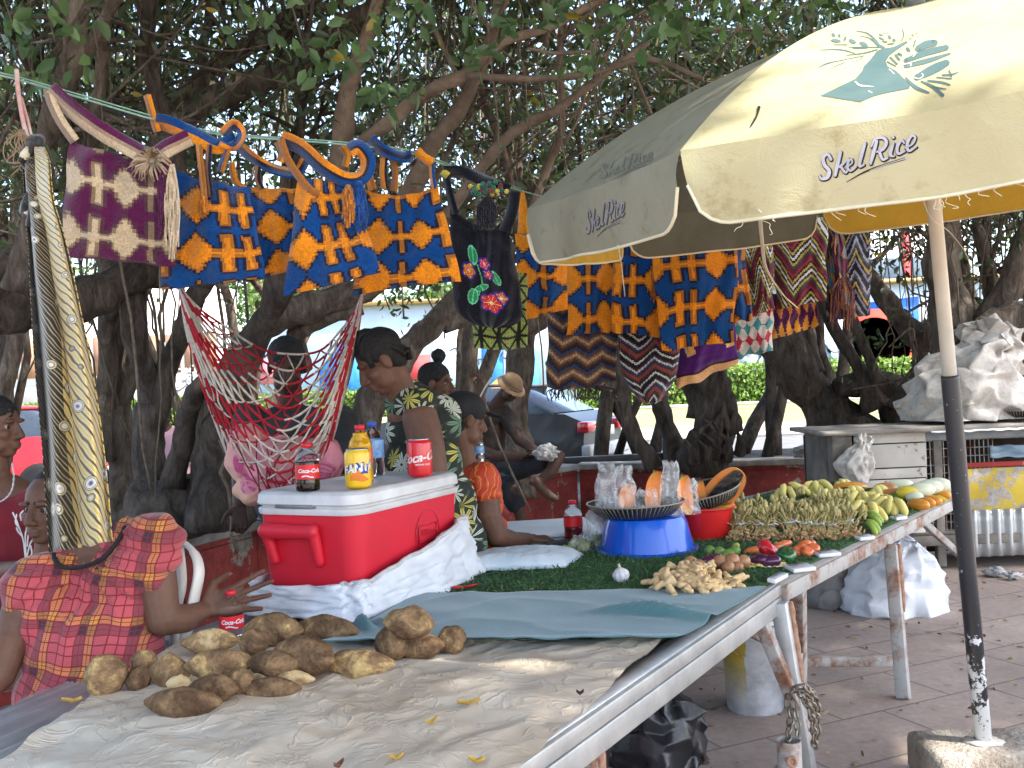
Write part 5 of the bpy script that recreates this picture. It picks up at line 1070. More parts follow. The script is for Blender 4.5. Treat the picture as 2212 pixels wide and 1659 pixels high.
for v in (1246, 1272):
    q = thing('plastic_spoon', 'red plastic spoon %s by the cooler sack' % ('nearer the packet' if v == 1246 else 'nearer the teal cloth'), 'spoon', (0, 0, 0), 0, 'red plastic spoons'); m = MB(); a = G(1000, v + 2, ZT); b = G(1033, v - 2, ZT); m.tube([a + V(0, 0, .01), b + V(0, 0, .012)], [.006, .007], 8, flat=.5); m.build('handle', RED, q); m = MB(); m.blob(a + V(-.02, 0, .01), (.025, .018, .006)); m.build('bowl', RED, q)
# ---------------------------------------------------------------- ginger, vegetables
GIN = M('ginger_skin', (.70, .50, .26), (.58, .37, .17), .7, 22, .5, 70, .004, lo=.4, hi=.72); 
gp = []
for k in range(5):
    m = MB(); q = Vector((0, 0, 0))
    for i in range(rnd.randint(4, 6)):
        d = Vector((rnd.gauss(0, 1), rnd.gauss(0, 1), rnd.gauss(0, .35))).normalized(); r_ = rnd.uniform(.010, .0155); m.capsule(q, q + d * rnd.uniform(.018, .034), r_, r_ * rnd.uniform(.75, .95), 12)
        if rnd.random() < .65: q = q + d * .022
    o = fuse(m, 'ginger_root', GIN, None, .004, 4); gp.append(o)
gn = 0
gsp = [(rnd.gauss(0, 1), rnd.gauss(0, 1)) for _ in range(200)]
pts = []
for a, b in gsp:
    if len(pts) >= 66 or a * a + b * b > 3.2: continue
    pts.append((1500 + a * 59 + b * -6, 1260 + b * 16 - 0, max(0, 1.5 - abs(a)) * .022))
for i, (u, v, lf) in enumerate(sorted(pts, key=lambda q: q[1])):
    o = gp[i] if i < 5 else gp[i % 5].copy()
    if i >= 5: COL.objects.link(o)
    o.location = G(u, v, ZT + .016) + V(0, 0, lf + rnd.uniform(0, .012)); o.rotation_euler = (rnd.uniform(-.4, .4), rnd.uniform(-.4, .4), rnd.uniform(0, 6)); o.scale = (rnd.uniform(.75, 1.0),) * 3
    tag(o, 'knobbly pale ginger root in the heap on the turf', 'ginger root', 'heap of ginger')
def veg(name, label, cat, u, v, rx, rz_, mat, group, rot=(0, 0, 0), amp=.05, lobes=0, lift=0.0, stem=None):
    k = G(u, v, ZT + .02).y / FPX; a, b = rx * k, rz_ * k; p = G(u, v, ZT + min(a, b) * .85 + lift); m = MB(); s = rnd.uniform(0, 50)
    def fn(uu, vv):
        an = 2 * math.pi * uu; t_ = max(.004, min(.996, vv)); q = math.sin(math.pi * t_) ** .85; z = -math.cos(math.pi * t_); lb_ = 1 + (lobes and .09 * abs(math.cos(an * lobes / 2)) * q) + amp * nz(math.cos(an) * 2 + s, math.sin(an) * 2, z * 2); dz = -.22 * max(0, z) ** 6 * b if lobes else 0
        return Vector((q * a * lb_ * math.cos(an), q * a * lb_ * math.sin(an), z * b + dz))
    m.grid(fn, 36, 22, wrap=True)
    if stem: t = thing(name, label, cat, (0, 0, 0), 0, group); loc_build(m, 'fruit', mat, t); m = MB(); m.tube([(0, 0, b * .8), (a * .1, 0, b * 1.05), (a * .25, 0, b * 1.25)], [a * .16, a * .1, a * .09], 7); loc_build(m, 'stem', stem, t)
    else: t = tag(m.build(name, mat), label, cat, group)
    t.location = p; t.rotation_euler = rot; return t
ONI = M('onion_skin', (.46, .24, .11), (.36, .17, .08), .38, 9, .15, 40, coat=.2); EGG = M('aubergine_skin', (.060, .012, .045), (.10, .02, .07), .16, 4, coat=.6); STG = M('green_stem', (.10, .16, .05), rough=.6)
for u, v, r_, lf in ((1492, 1216, 15, 0), (1512, 1222, 14, 0), (1556, 1214, 16, .01), (1582, 1212, 17, .012), (1607, 1213, 15, .01), (1573, 1226, 15, 0), (1594, 1226, 13, 0), (1535, 1226, 13, 0)): veg('onion', 'brown onion behind the ginger heap', 'onion', u, v, r_, r_ * .92, ONI, 'brown onions', (rnd.uniform(-1, 1), rnd.uniform(-1, 1), 0), lift=lf, stem=M('onion_tip', (.35, .22, .12)))
veg('aubergine', 'dark purple aubergine half hidden behind the onions', 'aubergine', 1540, 1212, 15, 30, EGG, 'purple aubergines', (0, R(82), R(12)), stem=STG); veg('aubergine', 'glossy purple aubergine left of its twin, right of the onions', 'aubergine', 1640, 1212, 15, 26, EGG, 'purple aubergines', (R(25), R(70), R(-30)), stem=STG); veg('aubergine', 'glossy purple aubergine beside the dark green capsicum', 'aubergine', 1664, 1214, 15, 24, EGG, 'purple aubergines', (R(10), R(75), R(-15)), stem=STG)
CAPG = M('capsicum_green', (.010, .065, .018), (.025, .12, .03), .15, 6, coat=.6); CAPR = M('capsicum_red', (.60, .02, .03), (.5, .015, .02), .18, 6, coat=.5); TOM = M('tomato_skin', (.66, .13, .04), (.74, .20, .06), .25, 7, coat=.3); LIME = M('lime_skin', (.13, .24, .04), (.22, .34, .07), .4, 9, .2, 90)
veg('capsicum', 'round dark green capsicum', 'capsicum', 1698, 1200, 20, 19, CAPG, 'capsicums', (R(30), R(10), 0), lobes=4, stem=STG); veg('capsicum', 'wrinkled bright red capsicum', 'capsicum', 1660, 1186, 22, 18, CAPR, 'capsicums', (R(40), R(20), 1), lobes=3, amp=.2, stem=STG, lift=.012)
for u, v, r_, lf in ((1730, 1186, 14, 0), (1744, 1192, 14, 0), (1757, 1186, 14, 0), (1738, 1178, 15, .012), (1722, 1192, 12, 0), (1750, 1178, 13, .01)): veg('tomato', 'orange-red tomato in the cluster right of the capsicum', 'tomato', u, v, r_, r_ * .88, TOM, 'tomatoes', (rnd.uniform(-.5, .5), rnd.uniform(-.5, .5), 0), lobes=5)
veg('red_chilli', 'long orange-red pepper pointing left', 'pepper', 1634, 1188, 9, 30, TOM, 'long red peppers', (0, R(84), R(10))); veg('red_chilli', 'long orange pepper behind the red capsicum', 'pepper', 1690, 1178, 10, 26, TOM, 'long red peppers', (0, R(80), R(25)))
for u, v, r_, lb in ((1533, 1190, 12, 'leftmost green lime by the red basin'), (1554, 1193, 12, 'green lime second from the left by the red basin'), (1573, 1198, 12, 'green lime just behind the onions'), (1587, 1190, 12, 'green lime at the right of the limes')): veg('lime', lb, 'lime', u, v, r_, r_ * 1.15, LIME, 'green limes', (R(80), rnd.uniform(-1, 1), rnd.uniform(0, 3)), amp=.03)
veg('lime', 'small yellowing lime behind the others', 'lime', 1590, 1179, 7, 8, M('lime_yellow', (.40, .42, .08), (.5, .5, .1), .4, 9), 'green limes', (R(80), 0, 1))
for u, v, lb in ((1640, 1226, 'crumpled yellow packet left of its twin'), (1676, 1226, 'crumpled yellow packet nearer the white cards')):
    p = G(u, v, ZT); m = MB(); m.grid(lambda a, b: p + Vector((lerp(-.05, .05, a), lerp(-.03, .03, b), .006 + .014 * abs(nz(a * 4 + u, b * 3)) + .012 * math.sin(math.pi * a) * math.sin(math.pi * b))), 16, 12); tag(m.build('snack_packet', M('packet_yellow', (.70, .52, .02), (.75, .70, .5), .3, 40, .3, 60, coat=.3), solid=.003), lb, 'packet', 'yellow packets')
for u, v, w, h, rz_, lb in ((1728, 1226, .10, .07, .3, 'thick white price card with grey face at the turf edge'), (1680, 1248, .13, .035, .95, 'white card lying tilted on the steel rail'), (1787, 1196, .10, .05, .2, 'white card in front of the tomatoes'), (1868, 1161, .08, .045, .3, 'white card right of the peanuts'), (1941, 1118, .08, .045, .5, 'white card in front of the bananas')):
    p = G(u, v, ZT + .012); q = thing('price_card', lb, 'card', (0, 0, 0), 0, 'white cards along the turf edge'); m = MB(); m.box((0, 0, 0), (w, h, .016)); loc_build(m, 'card', M('card_white', (.66, .66, .67), (.72, .72, .72), .5), q, smooth=False, bevel=.004); m = MB(); m.box((0, 0, .0095), (w * .8, h * .7, .002)); loc_build(m, 'face', M('card_grey', (.40, .41, .43) if u == 1728 else (.60, .60, .62), rough=.4), q, smooth=False); q.location = p; q.rotation_euler = (R(6), 0, rz_)
# ---------------------------------------------------------------- peanuts
NUT = M('peanut_shell', (.54, .34, .17), (.38, .22, .11), .85, 60, .7, 180, .003); STK = M('peanut_stalk', (.30, .30, .10), (.22, .15, .06), .8, 18)
def nut(m, p, d, r_):
    q = rotz(d); vs = []
    m.grid(lambda u, v: p + q @ Vector((r_ * (math.sin(math.pi * max(.02, min(.98, v))) ** .6) * (1 - .28 * math.exp(-((v - .52) / .12) ** 2)) * math.cos(2 * math.pi * u), r_ * (math.sin(math.pi * max(.02, min(.98, v))) ** .6) * (1 - .28 * math.exp(-((v - .52) / .12) ** 2)) * math.sin(2 * math.pi * u), (v - .5) * r_ * 4.2)), 8, 9, wrap=True)
def bundle(seed):
    t = thing('peanut_bundle', 'tied bundle of fresh peanuts on leafless green stalks', 'peanut bundle', (0, 0, 0), 0, 'peanut bundles'); a = MB(); b = MB()
    for k in range(52): nut(a, Vector((rnd.gauss(0, .05), rnd.uniform(-.10, .01), .010 + rnd.uniform(0, .075) * rnd.random())), Vector((rnd.gauss(0, 1), rnd.gauss(-.4, 1), rnd.gauss(0, .5))), rnd.uniform(.0068, .0088))
    for k in range(30):
        x = rnd.gauss(0, .035); top = Vector((x * 1.7, .05 + rnd.gauss(.03, .03), rnd.uniform(.09, .15))); b.tube([Vector(q) for q in curve([(x + rnd.gauss(0, .02), -.05, .02), (x * .5, .0, .07), tuple(lerp(Vector((x * .5, .0, .07)), top, .5) + Vector((0, -.01, .01))), tuple(top)], 3)], [.003] * 10, 5)
    for k in range(16): b.blob(Vector((rnd.gauss(0, .05), .06 + rnd.gauss(.02, .03), rnd.uniform(.09, .18))), (.012, .009, .026), rotz(Vector((rnd.gauss(0, .4), .3, 1))), 7, 6, .3, seed=k)
    loc_build(a, 'peanuts', NUT, t); loc_build(b, 'stalks', M('peanut_greens', (.56, .50, .20), (.27, .21, .09), .75, 30), t)
    c = MB(); c.tube([(.03 * math.cos(q * .7), .0 + .022 * math.sin(q * .7), .075 + .002 * q) for q in range(12)], .004, 5); c.tube([(.0, -.03, .08), (.01, -.05, .10), (.03, -.06, .09)], [.004, .006, .002], 5); loc_build(c, 'tie', M('white_tie', (.7, .7, .74), rough=.3), t); return t
pb = [bundle(k) for k in range(3)]; k = 0
for row, (ua, va, ub, vb, n) in enumerate(((1592, 1143, 1800, 1132, 6), (1606, 1166, 1836, 1160, 8))):
    for i in range(n):
        o = pb[k] if k < 3 else copy_tree(pb[k % 3]); f = i / (n - 1); o.location = G(lerp(ua, ub, f) + rnd.gauss(0, 5), lerp(va, vb, f) + rnd.gauss(0, 2), ZT); o.rotation_euler = (0, 0, rnd.gauss(-.35, .25)); s = rnd.uniform(.85, 1.1) * .82; o.scale = (s, s, s); k += 1
# ---------------------------------------------------------------- bananas
BY = M('banana_yellow', (.76, .64, .20), (.62, .54, .15), .5, 14, lo=.4, hi=.7); BG = M('banana_green', (.25, .38, .06), (.36, .46, .08), .5, 10); BD = M('plantain_dark', (.10, .20, .03), (.16, .28, .05), .45, 10); BT = M('banana_tip', (.10, .075, .03), (.2, .17, .06), .8, 20)
def banana_bunch(n, mat, L=.13, r_=.017, spread=.9):
    t = thing('banana_bunch', '', 'banana bunch', (0, 0, 0), 0, 'banana bunches'); 
    for i in range(n):
        a = lerp(-spread, spread, i / max(1, n - 1)) + rnd.gauss(0, .06); m = MB(); pts = []; rr = []
        for k in range(9):
            q = k / 8; ph = lerp(.15, 1.55, q); pts.append(Vector((math.sin(a) * L * .75 * math.sin(ph) + .012 * math.sin(a), -math.cos(a) * L * .8 * math.sin(ph) * .6 - .01, .055 + L * .62 * (math.cos(ph) - .75) + .02 * (i % 2)))); rr.append(r_ * (.35 if k == 0 else .62 if k == 1 else 1.0 if k < 7 else .72 if k == 7 else .3))
        m.tube(pts, rr, 8); loc_build(m, 'banana', mat, t)
    m = MB(); m.tube([(0, .03, .065), (0, .005, .07), (0, -.01, .065)], [.014, .017, .012], 8); loc_build(m, 'stem', BT, t); return t
BB = [(1706, 1078, BY, 5, 'pale yellow-green banana bunch behind the left peanuts'), (1735, 1074, BG, 5, 'green banana bunch behind the middle peanuts'), (1768, 1072, BY, 6, 'upright yellow banana bunch at the back left'), (1806, 1068, BY, 6, 'tall yellow banana bunch peaking above the others'), (1790, 1094, BY, 6, 'yellow banana bunch behind the peanut ties'), (1828, 1084, BY, 6, 'yellow bunch in the middle of the bananas'), (1858, 1076, BG, 5, 'greenish bunch in front of the long orange fruit'), (1852, 1100, BY, 6, 'pale yellow bunch right of the peanut stalks'),
      (1884, 1086, BY, 6, 'yellow bunch before the orange gourds'), (1900, 1104, BY, 5, 'yellow bunch at the front right of the bananas'), (1870, 1124, BY, 5, 'yellow bunch lying in front, above the plantains'), (1926, 1112, BY, 6, 'spotted yellow bunch beside the plantains'), (1872, 1134, BG, 4, 'long green plantains lying at the front'), (1862, 1150, BG, 3, 'small green plantains at the turf edge'), (1922, 1090, BD, 4, 'dark green plantains right of the bananas')]
pr = {}
for u, v, mt, n, lb in BB:
    key = (mt.name, n)
    if key in pr: o = copy_tree(pr[key])
    else: o = pr[key] = banana_bunch(n, mt, .17 if mt is not BY else .13, .019 if mt is not BY else .018, .5 if mt is not BY else .9)
    o['label'] = lb; o.location = G(u, v, ZT); lay_ = mt is not BY; o.rotation_euler = (R(rnd.uniform(-10, 10)), R(rnd.uniform(-12, 12)), rnd.uniform(-.9, .9) if not lay_ else rnd.uniform(.9, 1.3)); o.scale = (1.15, 1.15, 1.0) if not lay_ else (.8, .8, .6)
# ---------------------------------------------------------------- gourds
GC = dict(o=M('gourd_orange', (.72, .30, .03), (.62, .24, .03), .32, 5, coat=.3), b=M('gourd_brown', (.46, .19, .05), (.56, .25, .07), .35, 5, coat=.3), y=M('gourd_yellow', (.76, .58, .05), (.68, .50, .05), .32, 5, coat=.3), w=M('gourd_white', (.62, .66, .46), (.70, .72, .54), .35, 5, coat=.3))
for u, v, c, L, Wd, lf, a, lb in ((1836, 1054, 'o', 72, 26, .02, 4, 'long yellow-orange papaya at the back left of the gourds'), (1912, 1056, 'b', 50, 26, .03, 8, 'brown-orange gourd at the back, right of the papaya'), (1932, 1070, 'b', 62, 30, .01, 10, 'long orange-brown gourd at the front left of the gourds'), (1962, 1064, 'y', 46, 28, .035, 14, 'bright yellow gourd on top'), (1944, 1046, 'w', 56, 22, .01, 5, 'pale gourd at the very back left'), (1990, 1058, 'w', 52, 30, .045, 10, 'pale green-white gourd next to the yellow one'), (2008, 1052, 'w', 50, 30, .05, 12, 'pale green-white gourd in the middle of the pale row'), (2026, 1048, 'w', 50, 30, .05, 12, 'pale green-white gourd nearest the pole at the top'), (1976, 1074, 'w', 36, 24, .02, 12, 'cream gourd under the yellow one'), (1984, 1090, 'o', 52, 26, .0, 40, 'orange gourd at the left of the front row'), (2000, 1086, 'o', 44, 24, 0, 40, 'orange gourd second in the front row'), (2014, 1082, 'o', 44, 24, 0, 40, 'orange gourd third in the front row'), (2028, 1076, 'y', 40, 22, 0, 40, 'yellow-orange gourd fourth in the front row'), (2036, 1070, 'o', 40, 22, .015, 40, 'orange gourd by the pole behind the front row'), (2046, 1062, 'w', 40, 24, .02, 30, 'cream gourd beside the pole'), (2050, 1050, 'o', 40, 22, .03, 20, 'small orange gourd behind the pole')):
    p = G(u, v, ZT + .02); k = p.y / FPX; p = G(u, v, ZT + Wd * .45 * k + lf); m = MB(); m.blob(p, (Wd * .5 * k, Wd * .5 * k, L * .5 * k), rotz(Vector((math.cos(R(a)), -math.sin(R(a)) * 1.6, 0))), 24, 16, .05, 1.5, seed=u, prof=lambda t_: 1.0 + .1 * (t_ - .5)); tag(m.build('gourd', GC[c]), lb, 'gourd', 'gourds at the far table end')
# ================================================================ HANGING BAGS, CLOTH, HAMMOCK
KNIT = None
t = NT('knitted_yarn'); co = t.coord(); c = t.attr(); f = t.noise(co, 150, 3, .7); f2 = t.noise(co, 14, 3)
t.P(col=t.mix(1, t.mix(1, c, t.ramp(f, [(.3, (.68, .68, .68)), (.65, (1.12, 1.12, 1.12))]), 'MULTIPLY'), t.ramp(f2, [(.3, (.82, .82, .82)), (.7, (1.05, 1.05, 1.05))]), 'MULTIPLY'), rough=.95, sheen=.35, spec=.15, normal=t.bump(f, .9, .004)); KNIT = t.m
BLU, ORA, DRK, AMB = (.0, .055, .22), (.86, .27, .008), (.018, .012, .03), (.42, .145, .02)
MAR, CRE, MID = (.105, .006, .055), (.66, .49, .30), (.30, .19, .11)
SEQ = [('d', 9), ('g', 3), ('b', 4), ('g', 3), ('b', 3), ('g', 4)]
SEQ2 = [('b', 4), ('g', 3), ('d', 10), ('g', 3), ('b', 2), ('g', 3), ('d', 8), ('g', 3)]
SEQ3 = [('d', 10), ('g', 2), ('b', 2), ('g', 2)]
def heights(seq):
    h = []
    for k, n in seq:
        for i in range(n):
            if k == 'g': h.append(.17)
            elif k == 'b': h.append(.80)
            else: a = 1 - abs((i + .5) / n * 2 - 1); h.append(.20 + .63 * math.floor(a * 5 + .5) / 5)
    return h
def bilum(seq, px, py, A, B, out, rim, nx=40, ny=46, period=22.0, sk=0.0, wob=.6):
    H = heights(seq); 
    def f(u, v):
        x = u * nx + px + sk * v * 10 + wob * nz(v * 5, px); y = v * ny + py + wob * nz(u * 5, py)
        def side(x, y):
            w = (y / period * 4) % 4; d = abs(w - 2)                         # 0 at the centre of a row of A shapes, 2 at the centre of a row of B shapes
            return d / 2 - H[int(x) % len(H)]
        d0 = side(x, y)
        e = min((0 if (side(x + a, y + b) < 0) != (d0 < 0) else 1) for a, b in ((1, 0), (-1, 0), (0, 1.1), (0, -1.1)))
        if e == 0: return out if d0 >= 0 else rim
        return A if d0 < 0 else B
    return f
def zig(cols, per, amp, n, tilt=0.0, st=1.0):
    def f(u, v):
        x = u * n; y = v * n; z = y + amp * abs(((x / per) % 2) - 1) * per * st + tilt * x
        return cols[int(z / 1.15) % len(cols)]
    return f
def cloth_bag(name, label, cat, cor, d, pat, res=(56, 56), bulge=.035, top=0.0, bot=0.0, rnd_=0.0, group=None, seed=0, mat=None, par=None, dslope=0.0, wr=1.0):
    """two joined layers hanging from the top edge; cor = picture corners TL, TR, BR, BL"""
    if np.mean([q[0] for q in cor]) > 1200: d += .85
    elif cor[0][0] > 1105: d += .3
    if par is None: t = thing(name, label, cat, P(*cor[0], d), 0, group)
    else: t = par
    TL, TR, BR, BL = [np.array(c, float) for c in cor]; m = MB()
    def pt(u, v, sgn):
        if rnd_ and v > 1 - rnd_:
            q = (v - 1 + rnd_) / rnd_; k = math.sqrt(max(0.0, 1 - q * q * .97)); uu = .5 + (u - .5) * lerp(1, k, .95)
        else: uu = u
        p = (TL * (1 - uu) + TR * uu) * (1 - v) + (BL * (1 - uu) + BR * uu) * v
        p = p + np.array([0, 1]) * (top * 4 * uu * (1 - uu) * (1 - v) + bot * 4 * uu * (1 - uu) * v)
        p = p + np.array([nz(v * 3 + seed, u * 2), nz(u * 4, v * 2 + seed)]) * 7 * wr
        e = (16 * u * (1 - u) * v * (1 - v)) ** .6 if 0 < v < 1 and 0 < u < 1 else 0
        dd = d + dslope * (u - .5) - sgn * bulge * e + (.034 * nz(u * 2.2 + seed, v * 1.4) + .016 * nz(u * 6 + v * 2, seed) + .008 * nz(u * 4, v * 9, seed)) * wr
        return P(p[0], p[1], dd)
    m.grid(lambda u, v: pt(u, v, 1), res[0], res[1], colf=pat); m.grid(lambda u, v: pt(u, v, -.4) + V(0, .008, 0), res[0] // 4, res[1] // 4, colf=lambda u, v: pat(min(.99, u), v))
    o = m.build('bag_body', mat or KNIT, t)
    return t
def ribbon(name, pts, w, cols, d, par, twist=0.0, solid=.0025, mat=None):
    """striped strap along picture points (u, v[, depth offset])"""
    c = curve([(p[0], p[1], p[2] if len(p) > 2 else 0) for p in pts], 7); m = MB(); n = len(c); L = []
    for i, q in enumerate(c):
        a, b = c[max(i - 1, 0)], c[min(i + 1, n - 1)]; dx, dy = b[0] - a[0], b[1] - a[1]; k = math.hypot(dx, dy) or 1; L.append((q[0], q[1], q[2], -dy / k, dx / k))
    nc = len(cols)
    def f(u, v):
        x, y, z, nx, ny = L[min(n - 1, int(round(v * (n - 1))))]; s = (u - .5) * w * (1 + .12 * nz(v * 9, w)); tw = twist * math.sin(v * 6 + 1)
        return P(x + nx * s, y + ny * s, d + z + (u - .5) * .02 + tw * (u - .5) * .05 + .010 * (1 - (2 * u - 1) ** 2) * -1)
    m.grid(f, nc * 2, n - 1, colf=lambda u, v: cols[min(nc - 1, int(u * nc))]); return m.build(name, mat or KNIT, par, solid=solid)
def strings(name, u, v, d, w, h, n, cols, par, r=.0022, sway=8):
    m = MB(); d += .85 if u > 1200 else 0
    for k in range(n):
        x = u + rnd.uniform(-w, w) * .5; c = rnd.choice(cols); hh = h * rnd.uniform(.75, 1.05)
        m.tube([P(a, b, d + rnd.uniform(-.01, .01)) for a, b in curve([(u + (x - u) * .3, v), (x + rnd.gauss(0, sway * .2), v + hh * .3), (x + rnd.gauss(0, sway * .3), v + hh * .65), (x + rnd.gauss(0, sway * .4), v + hh)], 3)], r, 5, col=c)
    return m.build(name, KNIT, par)
GB = 'knitted bags hung along the line'
# the line
ln = MB(); ln.tube([P(*q) for q in curve([(-200, 120, 2.4), (0, 163, 2.55), (102, 190, 2.72), (345, 262, 2.9), (470, 290, 2.98), (600, 301, 3.06), (740, 312, 3.15), (885, 330, 3.3), (1000, 372, 3.5), (1125, 412, 3.8), (1300, 455, 4.9), (1500, 480, 5.2), (1780, 470, 5.5), (1960, 440, 5.9), (2060, 420, 7.7)], 5)], .0035, 6)
ln.tube([P(*q) for q in curve([(-200, 112, 2.41), (0, 157, 2.56), (102, 184, 2.73), (345, 255, 2.91), (470, 286, 2.99), (600, 297, 3.07), (740, 307, 3.16), (885, 325, 3.31), (1000, 367, 3.51), (1125, 408, 3.81)], 5)], .0025, 6)
tag(ln.build('hanging_line', M('green_cord', (.20, .34, .25), (.28, .42, .33), .7, 40)), 'pale green cord strung between the trees carrying the bags', 'line')
b = cloth_bag('knitted_bag', 'maroon and cream knitted bag at the left end of the line', 'bag', ((152, 298), (372, 345), (380, 576), (127, 553)), 2.76, bilum(SEQ2, 27, 18, CRE, MAR, (.10, .035, .05), MID, 38, 44, 21), top=14, group=GB, seed=1)
ribbon('strap', [(104, 190), (112, 220), (132, 262), (162, 305)], 22, [CRE, MID], 2.74, b); ribbon('strap', [(106, 192), (150, 232), (215, 280), (280, 318), (325, 338), (365, 318), (410, 296)], 38, [MAR, MAR, (.4, .26, .17), CRE, CRE], 2.73, b, 1)
strings('tassel', 352, 362, 2.70, 22, 150, 26, [MAR, (.13, .01, .07), MAR], b, .003); strings('tassel', 372, 355, 2.69, 26, 200, 22, [CRE, (.7, .56, .40), CRE], b, .0025)
m = MB()
for k in range(60):
    a = rnd.uniform(0, 6.28); q = P(328 + 8 * math.cos(a), 345 + 8 * math.sin(a), 2.70); m.tube([q, q + Vector((math.cos(a) * .03, rnd.uniform(-.03, .0), -math.sin(a) * .025 - .005)), q + Vector((math.cos(a) * .05, rnd.uniform(-.03, .01), -math.sin(a) * .03 - .025))], [.003, .003, .001], 4)
m.build('feather_tuft', M('feather', (.32, .21, .12), (.48, .36, .24), .9, 60), b)
def obag(label, cor, d, seq, px, py, swap=False, **k):
    A, B = (ORA, BLU) if not swap else (BLU, ORA); return cloth_bag('knitted_bag', label, 'bag', cor, d, bilum(seq, px, py, A, B, DRK if not swap else AMB, AMB if not swap else DRK, k.pop('nx', 36), k.pop('ny', 46), k.pop('per', 21), k.pop('sk', 0)), group=GB, **k)
b = obag('blue and orange knitted bag overlapping the maroon bag\'s right edge', ((362, 362), (540, 405), (572, 600), (348, 626)), 2.92, SEQ, 20, 20, top=8, seed=2, nx=30)
ribbon('strap', [(318, 205), (330, 250), (340, 285)], 16, [ORA, AMB], 2.9, b); ribbon('strap', [(335, 262), (365, 268), (420, 292), (470, 316), (510, 300)], 34, [BLU, BLU, ORA, ORA], 2.89, b, 1); ribbon('strap', [(480, 290), (505, 268), (522, 290), (505, 316), (475, 306)], 20, [ORA, BLU], 2.88, b, 2)
ribbon('strap', [(430, 312), (436, 370), (442, 430)], 13, [AMB, ORA], 2.87, b); ribbon('strap', [(452, 312), (450, 370), (456, 425)], 12, [DRK, AMB], 2.875, b); ribbon('strap', [(498, 305), (484, 345), (476, 372)], 16, [AMB, BLU], 2.89, b); strings('tassel', 440, 425, 2.86, 18, 40, 12, [ORA, AMB], b)
b = obag('blue and orange knitted bag third along, with orange top band', ((508, 402), (656, 404), (700, 566), (532, 608)), 3.12, SEQ3, 10, 10, top=4, seed=3, nx=24)
ribbon('strap', [(520, 318), (545, 340), (590, 365), (640, 372), (660, 345)], 22, [ORA, DRK, BLU], 3.1, b, 2); ribbon('strap', [(500, 350), (508, 390), (530, 410)], 14, [ORA, AMB], 3.09, b); ribbon('strap', [(560, 352), (556, 385), (566, 408)], 12, [DRK, AMB], 3.11, b)
b = obag('tilted blue and orange knitted bag fourth along, blue at its top', ((645, 380), (764, 398), (822, 588), (612, 640)), 3.0, SEQ, 3, 3, top=2, seed=4, nx=30, sk=-.6)
ribbon('strap', [(606, 298), (650, 318), (700, 362), (750, 388), (785, 380), (795, 345), (775, 318), (755, 325)], 32, [ORA, ORA, DRK, BLU, BLU], 2.98, b, 1.2); ribbon('strap', [(606, 300), (625, 350), (665, 405), (690, 420)], 16, [AMB, AMB], 2.97, b); ribbon('strap', [(600, 305), (612, 330), (605, 350)], 18, [ORA, AMB], 2.99, b)
strings('tassel', 776, 392, 2.94, 26, 110, 26, [BLU, (.01, .08, .33), BLU], b, .003); strings('tassel', 752, 400, 2.93, 22, 90, 16, [AMB, ORA], b, .003)
b = obag('orange and blue knitted bag fifth along, nearest the black floral bag', ((782, 404), (946, 402), (996, 608), (762, 638)), 3.26, SEQ2, 5, 11, top=20, bot=-4, seed=5, nx=34, ny=46)
ribbon('strap', [(738, 315), (750, 335), (745, 360)], 16, [ORA, AMB], 3.22, b); ribbon('strap', [(798, 300), (830, 325), (870, 340), (890, 335)], 24, [BLU, DRK, BLU], 3.2, b, 1); ribbon('strap', [(800, 330), (795, 370), (806, 410)], 18, [AMB, ORA], 3.22, b); ribbon('strap', [(830, 340), (828, 375), (832, 408)], 16, [DRK, ORA, ORA], 3.23, b); ribbon('strap', [(850, 338), (854, 375), (850, 412)], 14, [AMB, AMB], 3.225, b); ribbon('strap', [(900, 325), (915, 340), (935, 352)], 20, [ORA, ORA], 3.22, b); ribbon('strap', [(932, 352), (934, 380), (938, 408)], 11, [BLU, ORA], 3.23, b)
# black floral bag
BLK = (.006, .006, .012)
def floral(u, v):
    x, y = u * 150, v * 245
    for cx, cy, r, c, c2 in ((38, 118, 17, (.75, .18, .03), (.9, .75, .2)), (78, 92, 15, (.62, .03, .08), (.9, .5, .5)), (84, 116, 12, (.62, .03, .08), (.9, .4, .3)), (82, 186, 24, (.62, .02, .03), (.9, .5, .2)), (104, 168, 16, (.55, .10, .05), (.85, .6, .25))):
        dx, dy = x - cx, (y - cy) * .95; q = math.hypot(dx, dy); a = math.atan2(dy, dx); pr_ = r * (.72 + .28 * abs(math.cos(a * 2.5)))
        if q < r * .2: return (.8, .7, .3)
        if q < pr_ - 2: return c2 if abs(math.sin(a * 5)) < .22 else c
        if q < pr_ + 2: return (.03, .02, .25)
    for cx, cy, a, b_, rot in ((48, 82, 12, 20, .1), (46, 172, 11, 18, -.2), (100, 122, 9, 16, .3), (66, 150, 16, 7, .5)):
        dx, dy = x - cx, y - cy; X, Y = dx * math.cos(rot) - dy * math.sin(rot), dx * math.sin(rot) + dy * math.cos(rot); q = (X / a) ** 2 + (Y / b_) ** 2
        if q < .75: return (.02, .30, .10) if abs(X) > 1.5 else (.15, .6, .3)
        if q < 1.1: return (.2, .65, .35)
    if abs(x - 62 - 6 * math.sin(y * .06)) < 1.6 and 98 < y < 170: return (.1, .45, .15)
    return BLK
b = cloth_bag('black_bag', 'black cloth bag embroidered with red and orange flowers', 'bag', ((972, 452), (1098, 496), (1140, 715), (980, 700)), 3.46, floral, (84, 110), bulge=.04, top=14, rnd_=.22, group=GB, seed=6)
BK = M('black_cloth', (.010, .010, .014), (.02, .02, .026), .95, 30)
